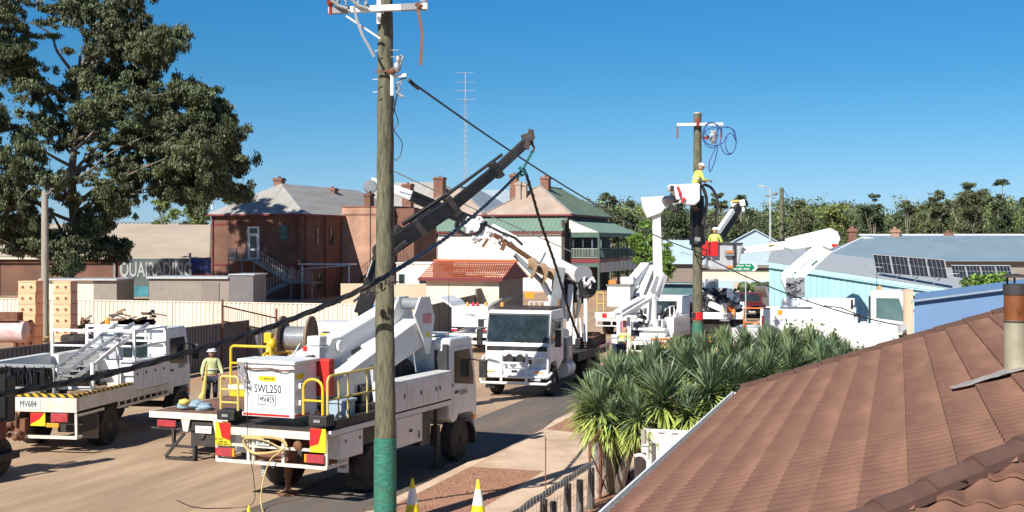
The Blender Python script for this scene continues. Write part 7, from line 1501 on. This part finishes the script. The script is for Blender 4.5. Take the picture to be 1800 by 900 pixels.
for i in range(60):
    px = random.uniform(985, 1880); D = random.uniform(150, 190); s = F/D; zt_ = random.uniform(3, 7.5); r = random.uniform(1.5, 3)
    for k in range(2): fw_.append(((px-900)/s, D, max(1, zt_-r*.7-k*r), r, r, r*.8))
third = len(fw_)
random.shuffle(fw_)
for k, mt in enumerate(('leaf_olive', 'leaf_light', 'leaf_dark')):
    part_ = [c for i, c in enumerate(fw_) if (i % 5 in ((0, 1), (2,), (3, 4))[k])]
    c, a, b = leaves(sub(part_, 6, .5, .95), (120000, 60000, 120000)[k], .5, .24, .3, 0)
    tag(leafmesh('far_wood', c, a, b, mt), kind='stuff')

# ================================================================ SPIKY PLANTS by the house
def rosette(mbu, mbo, c, r=.72, n=150, rnd=random, lean=(0, 0)):
    c = Vector(c)
    for i in range(n):
        f = i/n; el = R(84-f*125+rnd.uniform(-13, 13)); az = rnd.uniform(0, 2*math.pi); L = r*rnd.uniform(.82, 1.1)*(1 if f < .7 else .95); w_ = .026*rnd.uniform(.8, 1.25)*r/.72
        d = Vector((math.cos(az)*math.cos(el)+lean[0]*.3, math.sin(az)*math.cos(el)+lean[1]*.3, math.sin(el))).normalized(); sd = d.cross(Vector((0, 0, 1))); sd = sd.normalized() if sd.length > .1 else Vector((1, 0, 0))
        old = f > .6; mb = mbo if old else mbu; sag = (.2 if not old else .36)*rnd.uniform(.5, 1.4)
        if rnd.random() < .12: L *= .6; sag *= 2.5
        st_ = c+Vector((0, 0, -.28*f*r))+d*.03; k = 4; pv = None
        for j in range(k+1):
            t = j/k; q = st_+d*L*t+Vector((0, 0, -sag*L*t*t)); ww = w_*(1-t)**.6*(.75+.5*t) if t < 1 else .001
            up = sd.cross(d).normalized()*ww*.35
            cur = [mb.bm.verts.new(q-sd*ww), mb.bm.verts.new(q-up), mb.bm.verts.new(q+sd*ww)]
            if pv: mb.bm.faces.new((pv[0], pv[1], cur[1], cur[0])); mb.bm.faces.new((pv[1], pv[2], cur[2], cur[1]))
            pv = cur
YP = [('leftmost spiky plant overhanging the driveway corner', [(1054, 715, 24.7, .74), (1086, 676, 25.4, .74), (1038, 694, 25.2, .6), (1076, 655, 26.4, .62), (1100, 712, 24.9, .66), (1074, 738, 24.5, .55), (1040, 722, 24.8, .5), (1118, 752, 24.4, .45)]),
      ('large spiky plant second from the left with long blue green blades', [(1165, 698, 24.8, .9), (1130, 668, 25.8, .72), (1150, 640, 27, .7), (1122, 728, 24.5, .6), (1112, 652, 27.5, .6)]),
      ('large spiky plant in the middle beside the gutter corner', [(1248, 682, 25.1, .9), (1208, 648, 26.2, .76), (1210, 722, 24.6, .66), (1236, 626, 27.6, .7), (1190, 628, 28, .64)]),
      ('spiky plant behind the corner of the tiled roof', [(1318, 662, 26.2, .76), (1283, 636, 27.6, .74), (1312, 616, 29.5, .68), (1270, 612, 29.2, .66), (1290, 672, 25.4, .62)]),
      ('spiky plant right of the roof corner', [(1388, 646, 27.2, .76), (1352, 624, 28.8, .76), (1386, 610, 31, .7), (1345, 655, 26, .62), (1345, 604, 31.5, .66)]),
      ('rightmost spiky plant next to the pink flowers', [(1444, 636, 29.0, .72), (1424, 612, 31.3, .72), (1488, 634, 30.0, .62), (1464, 618, 32.3, .64), (1518, 640, 30.6, .5), (1415, 648, 27.6, .55), (1545, 636, 31.5, .5), (1470, 645, 28.6, .5)])]
for i, (l, hd) in enumerate(YP):
    rnd = random.Random(200+i); c0 = sum((P(*h[:3]) for h in hd), Vector())/len(hd); t = thing('spiky_plant', l, 'plant', (c0.x, c0.y, .12), 0, 'spiky plants beside the house'); a_, b_ = MB(), MB(); tr_ = MB()
    for px, py, D, r in hd:
        q = P(px, py, D)-t.location; rosette(a_, b_, q, r*1.03, 330, rnd, (rnd.uniform(-.5, .5), rnd.uniform(-.5, .2)))
        tr_.tube([(q.x*.25, q.y*.25, 0), (q.x*.6, q.y*.6, q.z*.45), (q.x, q.y, q.z-.05)], [.13, .10, .07], 8)
    a_.build('upper_blades', 'yucca_leaf', t); b_.build('lower_blades', 'yucca_old', t, label='drooping yellow green older blades'); tr_.build('trunk', 'bark', t, smooth=True)
rnd = random.Random(5)
hg = thing('round_shrub', 'clipped dark green shrub showing behind the spiky plants in front of the white truck', 'shrub', G(1400, 36)); c, a, b = leaves([(0, 0, 1.3, 1.1, .9, 1.25), (-.5, 0, 1.3, .6, .6, 1.1), (.5, 0, 1.3, .6, .6, 1.1)], 6000, .12, .07, 0, .8); leafmesh('crown', c, a, b, 'shrub', hg); MB().cyl((0, 0, 0), (0, 0, 1.2), .1, n=8).build('trunk', 'bark', hg)
fb_ = thing('flowering_bush', 'low bush with pink and white flowers in front of the white fence', 'bush', G(1535, 33)); cb = [(-.85, 0, 1.95, .5, .5, .4), (-.3, 0, 1.9, .5, .5, .4), (.3, .1, 1.95, .45, .5, .35), (.75, 0, 2.15, .25, .3, .45), (0, 0, 1.2, .9, .5, .9)]
c, a, b = leaves(cb, 5000, .11, .07, 0, .5); leafmesh('crown', c, a, b, 'leaf_dark', fb_)
c, a, b = leaves([(-.3, -.1, 1.75, .5, .4, .35), (.5, -.1, 1.7, .5, .4, .3)], 2500, .12, .07, 0, .6); leafmesh('crown', c, a, b, 'leaf_bright', fb_); MB().cyl((0, 0, 0), (0, 0, 1.6), .06, n=6).build('stem', 'bark', fb_)
m = MB()
for i in range(16): m.sphere((rnd.uniform(-1.1, .2), rnd.uniform(-.55, -.3), rnd.uniform(1.75, 2.3)), rnd.uniform(.03, .075), (1, .6, 1), 7, 5, .15)
m.build('pink_flower', 'petal_pink', fb_); m = MB()
for i in range(22): m.sphere((rnd.uniform(-.2, .95), rnd.uniform(-.6, -.35), rnd.uniform(1.45, 2.0)), rnd.uniform(.03, .06), (1, .6, 1), 7, 5, .15)
m.build('white_flower', 'petal_white', fb_)
lb3 = thing('leafy_shrub', 'bright green leafy shrub top showing above the blue wall near the solar panels', 'shrub', G(1734, 34)); c, a, b = leaves([(-.3, 0, 3.9, .35, .3, .25), (.1, 0, 3.85, .4, .3, .3), (.35, 0, 3.95, .25, .3, .25), (0, 0, 3, .5, .5, .9)], 1600, .14, .09, 0, .5); leafmesh('crown', c, a, b, 'leaf_bright', lb3); MB().cyl((0, 0, 0), (0, 0, 3.4), .06, n=6).build('stem', 'bark', lb3)

# ================================================================ GARDEN FENCE, PIPES, CONES
gf = thing('log_rail_fence', 'grey log rail fence with stout posts and wire at the bottom edge', 'fence', G(905, 19.3, .12), 17.75)
Mi = rootm(gf).inverted()
a, b = Mi @ P(905, 903, 19.3), Mi @ P(1036, 818, 23.5); m = MB(); pts = [a.lerp(b, t)+Vector((random.uniform(-.01, .01), 0, random.uniform(-.012, .012))) for t in np.linspace(-.1, 1, 14)]; m.tube(pts, [.055+.006*math.sin(i*2.3) for i in range(14)], 10); m.build('rail', 'grey_timber', gf, smooth=True)
for t, h in ((.02, 1), (.30, 1), (.42, .82), (.62, 1), (.80, .9), (.98, 1)):
    q = a.lerp(b, t); m = MB(); m.tube([(q.x+.05, q.y, 0), (q.x+.06, q.y, q.z*h-.03)], [.075, .06], 8); m.build('post', 'grey_timber', gf, smooth=True)
m = MB()
for k in range(5):
    z = .15+.16*k; m.tube([(a.x+.08, a.y, z), (b.x+.08, b.y, z)], .004, 4)
for k in range(26): q = a.lerp(b, k/26); m.tube([(q.x+.08, q.y, .02), (q.x+.08, q.y, .9)], .003, 4)
m.build('wire', 'galv', gf)
gt = thing('pipe_gate', 'rusty pipe framed wire gate with crossed braces left of the white fence panel', 'gate', G(1037, 23.6, .12), 17.75)
m = MB(); m.tube([(0, 0, 0), (0, 0, 1.15), (0, .75, 1.28), (0, .75, 0)], .028, 8); m.tube([(0, .75, .1), (0, .75, 1.35)], .05, 8); m.build('frame', 'rust', gt)
m = MB(); m.tube([(0, .8, .1), (.05, 3.0, 1.7)], .02, 6); m.tube([(0, .8, 1.3), (.05, 3.0, .1)], .02, 6); m.tube([(0, 0, 1.0), (.02, 1.2, .1)], .014, 6); m.tube([(.05, 3.0, 0), (.05, 3.0, 1.9)], .035, 8); m.tube([(0, .8, .95), (.05, 3, .95)], .008, 5); m.build('brace', 'rust', gt)
m = MB()
for k in range(30): m.tube([(0, .1*k, .05), (.0, .1*k+.25, 1.1)], .0028, 3); m.tube([(0, .1*k+.25, .05), (.0, .1*k, 1.1)], .0028, 3)
m.build('mesh', 'galv', gt)
for k, (x, y) in enumerate(((.55, -1.5), (.62, -.6), (.5, .3))): pass
mt_ = thing('white_pipe', 'bent white drain pipe and meter at the end of the white fence panel', 'pipe', P(1133, 800, 23.6)); m = MB(); m.tube(spline([Vector(v) for v in ((-.18, 0, -.02), (-.1, 0, .0), (.0, 0, -.03), (.08, 0, -.15), (.1, 0, -.35), (.1, 0, -1.0))], 5), .035, 10); m.build('pipe', 'white_clean', mt_, smooth=True); m = MB(); m.cyl((.02, .05, .05), (.02, .05, .14), .07, n=12); m.cyl((.02, .05, .17), (.02, .05, .19), .07, n=12); m.build('cap', 'white_clean', mt_); m = MB(); m.box(-.18, .02, .0, .15, -.45, -.05); m.build('meter', 'black', mt_, bevel=.02); m = MB(); m.cyl((.0, .15, -1), (.0, .15, .45), .05, n=10); m.build('post', 'pole_old', mt_)
st2 = MB().cyl(G(959, 25.2, .12), G(959, 25.2, 1.15), .012, n=8).build('steel_stake', 'rust'); tag(st2, 'thin rusty steel stake standing on the pink gravel verge', 'stake')
m = MB(); m.tube(spline([G(650, 21.6, .15), G(720, 21.4, .15), G(780, 21.3, .15), G(852, 21.9, .15), G(905, 20.8, .15), G(960, 20.0, .15)], 8), .014, 5); tag(m.build('rope', 'rope', smooth=True), 'yellow rope lying on the verge between the two tall cones', 'rope')
gp = thing('ground_plant', 'low green plant with yellow flowers behind the log rail', 'plant', G(985, 20.3, .12)); c, a, b = leaves([(0, 0, .12, .3, .5, .16), (.25, .3, .12, .3, .4, .14)], 1500, .07, .03, -.3, .3); leafmesh('foliage', c, a, b, 'leaf_bright', gp); m = MB()
for i in range(9): m.sphere((random.uniform(-.25, .4), random.uniform(-.4, .4), random.uniform(.25, .34)), .025, (1, 1, .6), 7, 5)
m.build('flower', 'petal_yellow', gp)
def cone(loc, h, label, cm='cone_yellow', band='white_clean', group=None, thin=False):
    t = thing('traffic_cone', label, 'traffic cone', loc, random.uniform(0, 60), group); r0 = h*.20; r1 = h*.03
    m = MB(); m.box(-h*.26, h*.26, -h*.26, h*.26, 0, h*.04); m.build('base', 'rubber' if cm == 'cone_yellow' else cm, t, bevel=.01)
    m = MB(); m.lathe([(r0, h*.04), (r1, h*.98), (r1*.7, h)], (0, 0, 0), n=24); b = m.build('cone', cm, t, smooth=True)
    f = lambda z: r0+(r1-r0)*(z/h-.04)/.94+.0025
    m = MB(); m.lathe([(f(h*.42), h*.42), (f(h*.78), h*.78)], (0, 0, 0), n=24); b2 = m.build('reflective_band', band, b, smooth=True); return t
cone(G(725, 22.3, .12), .76, 'tall yellow and white traffic cone on the verge, left one beside the big pole', group='traffic cones')
cone(G(840.5, 22.2, .12), .76, 'tall yellow and white traffic cone on the verge, right one of the pair', group='traffic cones')
cone(G(437.5, 21.7, .01), .52, 'yellow cone tip at the bottom edge left of the big pole', group='traffic cones')
cone(G(455, 60, .003), .65, 'small orange cone on the ground left of the other by the cream fence', 'cone_orange', group='orange cones')
cone(G(471, 64, .003), .65, 'small orange cone nearer the cream fence, right of the other', 'cone_orange', group='orange cones')
# direction sign
ds_ = thing('direction_sign', 'green arrow shaped road sign with white lettering under the grey bucket', 'sign', G(1300, 80)); s8 = F/80
m = MB(); zb_, zt_ = CH-(476-HZ)/s8, CH-(463.5-HZ)/s8; zc_ = (zb_+zt_)/2; m.prism([(-.62, zb_-.02), (.95, zb_-.02), (1.16, zc_), (.95, zt_+.02), (-.62, zt_+.02)], (0, 0, 0), (1, 0, 0), (0, 0, 1), (0, .04, 0)); bd = m.build('border', 'white_clean', ds_)
m = MB(); m.prism([(-.6, zb_), (.76, zb_), (.95, zc_), (.76, zt_), (-.6, zt_)], (0, -.012, 0), (1, 0, 0), (0, 0, 1), (0, .01, 0)); m.build('panel', 'sign_green', ds_)
text('Bruce Rock  York', .17, 'white_clean', ds_, (.08, -.014, zc_+.1), (1, 0, 0), (0, 0, 1), sx=.98, bold=.004); text('Merredin  Perth', .17, 'white_clean', ds_, (.08, -.014, zc_-.1), (1, 0, 0), (0, 0, 1), sx=.98, bold=.004); MB().cyl((.4, .08, 0), (.4, .08, zt_), .04, n=8).build('post', 'galv', ds_)
# ================================================================ YARD
def block(loc, label, g='peach blocks stacked in the yard', first=[None]):
    if first[0] is None:
        t = thing('moulded_block', label, 'block', loc, 8, g); m = MB(); m.box(-.36, .36, -.3, .3, 0, .38); m.box(-.38, .38, -.32, .32, .38, .43); m.build('body', 'peach_block', t, bevel=.02)
        for x in (-.17, .17): m = MB(); m.lathe([(.075, 0), (.085, .012), (.06, .012), (.06, .002), (0, .002)], (x, -.301, .19), (0, -1, 0), 16); rg_ = m.build('hole_rim', 'peach_block', t); m = MB(); m.cyl((x, -.302, .19), (x, -.307, .19), .058, n=14); m.build('hole', 'rust', rg_)
        first[0] = t; return t
    return dup(first[0], loc, 8+random.uniform(-2, 2), label, g)
wd = ['bottom, on the ground', 'next to bottom', 'third lowest', 'fourth from the ground', 'fifth from the ground', 'third from the top', 'second from the top', 'topmost']
for px, nm in ((54, 'left'), (115, 'right')):
    for k in range(8): block(G(px, 50, .0+.435*k), f'peach coloured block with two round holes, {wd[k]} in the {nm} stack')
cap_ = None
sp_ = thing('storage_tank', 'rust streaked white horizontal tank on stand at the left edge of the yard', 'tank', G(8, 49)); m = MB(); m.lathe([(0, -.9), (.3, -.88), (.42, -.8), (.42, .8), (.3, .88), (0, .9)], (0, 0, 1.55), (1, 0, .0), 24); m.build('drum', 'pink_tank', sp_, smooth=True); m = MB()
for x in (-.5, .45): m.bar((x-.1, 0, 0), (x, 0, 1.2), .08, .3)
m.bar((-.6, 0, .1), (.45, 0, .1), .08, .3); m.build('stand', 'rust', sp_); MB().box(-.3, .6, -.3, .3, 1.98, 2.3).build('top_box', 'rust', sp_)
ty = thing('old_tyre', 'old tyre lying flat behind the dark fence by the peach blocks', 'tyre', G(138, 46.5)); 
for k in range(2): MB().lathe([(.35, 0), (.55, .0), (.62, .06), (.62, .22), (.55, .28), (.35, .28), (.33, .14)], (0, 0, 1.05+.3*k), n=26).build('tyre_ring', 'rubber', ty, smooth=True)
MB().box(-.6, .6, -.5, .5, 0, 1.05).build('pallet_stand', 'timber', ty)
def junk(name, label, px, D, w_, h, z, mats, n, seed, cat='scrap heap'):
    t = thing(name, label, cat, G(px, D)); rnd = random.Random(seed)
    for k, mt in enumerate(mats):
        m = MB()
        for i in range(n):
            a = Vector((rnd.uniform(-w_, w_), rnd.uniform(-.5, .5), z+rnd.uniform(0, h))); b = a+Vector((rnd.uniform(-w_, w_)*.8, rnd.uniform(-.4, .4), rnd.uniform(-.3, .35)*h)); m.bar(a, b, rnd.uniform(.05, .14), rnd.uniform(.04, .12))
        m.box(-w_*.8, w_*.8, -.5, .5, 0, z+h*.3); tag(m.build('scrap_piece', mt, t))
    return t
junk('scrap_heap', 'heap of rusty iron offcuts beside the right peach stack', 160, 52, .55, .9, .9, ['rust', 'brown_fence'], 16, 3)
junk('timber_stack', 'stack of dark weathered timber boards against the cream fence', 240, 60, .9, .5, 1.2, ['timber', 'grey_timber'], 12, 4, 'timber stack')
junk('ochre_heap', 'ochre sand bags heaped between the two peach stacks', 88, 51, .25, .5, .7, ['rope'], 8, 6, 'sand bags')

# ================================================================ PEOPLE
def skin_mesh(pts, edges, radii, sub_=2, root=0):
    me = bpy.data.meshes.new('s'); me.from_pydata([tuple(p) for p in pts], edges, []); o = bpy.data.objects.new('s', me); COL.objects.link(o)
    o.modifiers.new('k', 'SKIN'); sv = me.skin_vertices
    if not sv:
        bm = bmesh.new(); bm.from_mesh(me); bm.verts.layers.skin.verify(); bm.to_mesh(me); bm.free(); sv = me.skin_vertices
    for i, r in enumerate(radii): sv[0].data[i].radius = (r, r) if not isinstance(r, tuple) else r; sv[0].data[i].use_root = (i == root)
    s = o.modifiers.new('b', 'SUBSURF'); s.levels = sub_; s.render_levels = sub_
    bpy.context.view_layer.update(); m2 = bpy.data.meshes.new_from_object(o.evaluated_get(bpy.context.evaluated_depsgraph_get())); bpy.data.objects.remove(o); return m2
def person(label, loc, heading, lean=0, arms=((.30, .1, 1.12), (.33, .32, 1.05)), legs=((0, 0), (0, 0)), shirt='hivis', hat=True, drop=0, look=0, band=False):
    """local +y = facing; lean degrees forward; arms: offsets of elbow and wrist for the right arm (mirrored left unless 4 given)"""
    t = thing('person', label, 'person', loc, heading)
    ca, sa = math.cos(R(lean)), math.sin(R(lean)); piv = Vector((0, 0, .95))
    def B(x, y, z): v = Vector((x, y, z))-piv; return Vector((v.x, v.y*ca+v.z*sa, -v.y*sa+v.z*ca))+piv-Vector((0, 0, drop))
    pts = [B(0, 0, .95), B(0, 0, 1.12), B(0, -.01, 1.32), B(0, 0, 1.46), B(0, .01, 1.53)]; rad = [(.15, .11), (.135, .10), (.17, .11), (.10, .07), .055]; ed = [(0, 1), (1, 2), (2, 3), (3, 4)]
    aa = list(arms) if len(arms) == 4 else [arms[0], arms[1], arms[0], arms[1]]
    wr = []
    for s, e_, w_ in ((1, aa[0], aa[1]), (-1, aa[2], aa[3])):
        k = len(pts); sh = B(s*.19, 0, 1.42); el = B(s*e_[0], e_[1], e_[2]); wv = B(s*w_[0], w_[1], w_[2]); pts += [sh, el, wv, wv+(wv-el).normalized()*.07]; rad += [.058, .042, .028, (.036, .02)]; ed += [(3, k), (k, k+1), (k+1, k+2), (k+2, k+3)]; wr.append((wv, (wv-el).normalized(), s))
    for s, (ky, fy) in ((1, legs[0]), (-1, legs[1])):
        k = len(pts); pts += [Vector((s*.10, 0, .88-drop)), Vector((s*.11, ky, .49-drop*.5)), Vector((s*.12, fy, .09)), Vector((s*.13, fy+.14, .045))]; rad += [.088, .06, .042, .035]; ed += [(0, k), (k, k+1), (k+1, k+2), (k+2, k+3)]
    me = skin_mesh(pts, ed, rad); bm = bmesh.new(); bm.from_mesh(me)
    mb = MB(); mb.bm.free(); mb.bm = bm
    hc = B(0, .03+look*.02, 1.66); mb.sphere(hc, .115, (.8, .95, 1.12), 14, 10); f = Vector((0, ca, -sa)); upv = Vector((0, sa, ca)); 
    mb.sphere(hc+f*.115-upv*.01, .02, (.8, 1, 1.2), 6, 5); 
    for s in (-1, 1): mb.sphere(hc+Vector((s*.093, 0, 0)), .025, (.4, .8, 1.2), 6, 5)
    for wv, d, s in wr:
        sd = d.orthogonal().normalized(); 
        for i in range(4):
            b0 = wv+d*.10+sd*(.024*(i-1.5)); L = (.07, .08, .075, .06)[i]; c_ = d.cross(sd)*.02; mb.tube([b0-d*.02, b0+d*L*.5, b0+d*L*.85+c_], [.0095, .009, .007], 6)
        b0 = wv+d*.05+sd*.035; mb.tube([b0, b0+sd*.035+d*.025, b0+sd*.04+d*.055], [.011, .010, .008], 6)
    body = mb.build('body', 'skin', t, smooth=True)
    def cloth_unused(name, idx, edges, radii, mat):
        mm = skin_mesh([pts[i] for i in idx], edges, radii); mm.materials.clear(); mm.materials.append(MATS[mat]); mm.name = name; o = bpy.data.objects.new(name, mm); COL.objects.link(o); o.parent = t; mm.polygons.foreach_set('use_smooth', [True]*len(mm.polygons)); return o
    # shirt: torso + sleeves to the elbow and beyond
    sp = [pts[0], pts[1], pts[2], pts[3]]+[pts[5], pts[6], pts[6].lerp(pts[7], .85), pts[9], pts[10], pts[10].lerp(pts[11], .85)]
    mm = skin_mesh(sp, [(0, 1), (1, 2), (2, 3), (3, 4), (4, 5), (5, 6), (3, 7), (7, 8), (8, 9)], [(.172, .135), (.165, .125), (.195, .135), (.12, .09), .078, .062, .045, .078, .062, .045], 2); o = bpy.data.objects.new('shirt', mm); mm.name = 'shirt'; COL.objects.link(o); o.parent = t; mm.materials.clear(); mm.materials.append(MATS[shirt]); mm.polygons.foreach_set('use_smooth', [True]*len(mm.polygons))
    bn = MB(); cc = B(0, -.005, 1.16); bn.tube([cc+Vector((.182*math.cos(q_), .142*math.sin(q_)*ca, -.142*math.sin(q_)*sa)) for q_ in np.linspace(0, 2*math.pi, 21)[:-1]], .022, 6, closed=True); bn.build('reflective_band', 'letter_grey', t, smooth=True)
    tp = [pts[0]-Vector((0, 0, .02))]+[pts[i] for i in (13, 14)]+[pts[15]+Vector((0, 0, .02))]+[pts[i] for i in (17, 18)]+[pts[19]+Vector((0, 0, .02))]
    mm = skin_mesh(tp, [(0, 1), (1, 2), (2, 3), (0, 4), (4, 5), (5, 6)], [(.168, .13), .105, .08, .062, .105, .08, .062], 2); o = bpy.data.objects.new('trousers', mm); mm.name = 'trousers'; COL.objects.link(o); o.parent = t; mm.materials.clear(); mm.materials.append(MATS['navy']); mm.polygons.foreach_set('use_smooth', [True]*len(mm.polygons))
    for k in (15, 19):
        b = MB(); q = pts[k]; b.sphere(q+Vector((0, .06, -.035)), .075, (.65, 1.75, .72), 10, 7); b.build('boot', 'boot', t, smooth=True)
    if hat:
        h = MB(); h.lathe([(.155, -.0), (.15, .012), (.122, .015), (.118, .06), (.09, .105), (.04, .125), (0, .128)], hc+upv*.035+f*.005, upv, 20); h.sphere(hc+f*.12+upv*.045, .06, (1.3, 1, .18), 10, 6); h.build('helmet', 'helmet', t, smooth=True)
    if band:
        b = MB(); b.sphere(B(0, -.125, 1.2), .1, (1, .25, 1.0), 10, 8); b.build('tool_pouch', 'sign_yellow', t, smooth=True)
    return t
person('worker in white helmet and yellow hi-vis shirt standing left of the yellow platform', G(372, 38.5, .007), 160, 0, ((.28, .05, 1.15), (.30, .20, .98)), ((.02, 0), (-.02, -.05)), shirt='hivis_pale')
person('worker in yellow hi-vis shirt leaning over the high white bucket at the pole', P(1220, 352, DK+.35)-Vector((0, 0, .38)), 70, 22, ((.30, .15, 1.2), (.25, .38, 1.25)))
person('worker with white helmet standing in the grey bucket beside the red bags', P(1256, 434, DB-.05)-Vector((0, 0, .95)), 20, 8, ((.28, .15, 1.2), (.22, .38, 1.15)))
person('worker in pale hi-vis shirt bending over behind the white outrigger legs', G(1092, 50.2, .007), 25, 38, ((.3, .25, 1.2), (.24, .45, 1.05)), shirt='hivis_pale', hat=False, band=True)
person('worker in orange shirt working at the rear of the dark boom truck', G(1287, 57.2, .007)+Vector((0, 0, .62)), 230, 15, ((.3, .15, 1.2), (.28, .4, 1.1)), shirt='orange', hat=False)

# ================================================================ loose stones on the verge and along the kerb
n = 5200; aa_ = RNG.uniform(-6, 14, n); tt_ = np.where(RNG.random(n) < .6, RNG.uniform(.34, 1.95, n), RNG.uniform(3.8, 5.2, n)); keep = ~((aa_ > 3.3) & (aa_ < 9.3) & (tt_ < 2.1)); aa_, tt_ = aa_[keep], tt_[keep]; n = len(aa_)
cen = np.stack([K0.x+U.x*aa_+V.x*tt_, K0.y+U.y*aa_+V.y*tt_, np.full(n, .128)], 1); ax = RNG.normal(size=(n, 3))*.013; sd_ = np.cross(ax, RNG.normal(size=(n, 3))); sd_ = sd_/np.linalg.norm(sd_, axis=1)[:, None]*.014
tag(leafmesh('loose_gravel', cen.astype(np.float32), ax.astype(np.float32), sd_.astype(np.float32), 'gravel'), kind='stuff')
n = 900; aa_ = RNG.uniform(-6, 30, n); tt_ = -np.abs(RNG.normal(size=n))*.25-.03
cen = np.stack([K0.x+U.x*aa_+V.x*tt_, K0.y+U.y*aa_+V.y*tt_, np.full(n, .018)], 1); ax = RNG.normal(size=(n, 3))*[.02, .02, .004]; sd_ = np.cross(ax, RNG.normal(size=(n, 3))); sd_ = sd_/np.linalg.norm(sd_, axis=1)[:, None]*.012
tag(leafmesh('leaf_litter', cen.astype(np.float32), ax.astype(np.float32), sd_.astype(np.float32), 'rust'), kind='stuff')
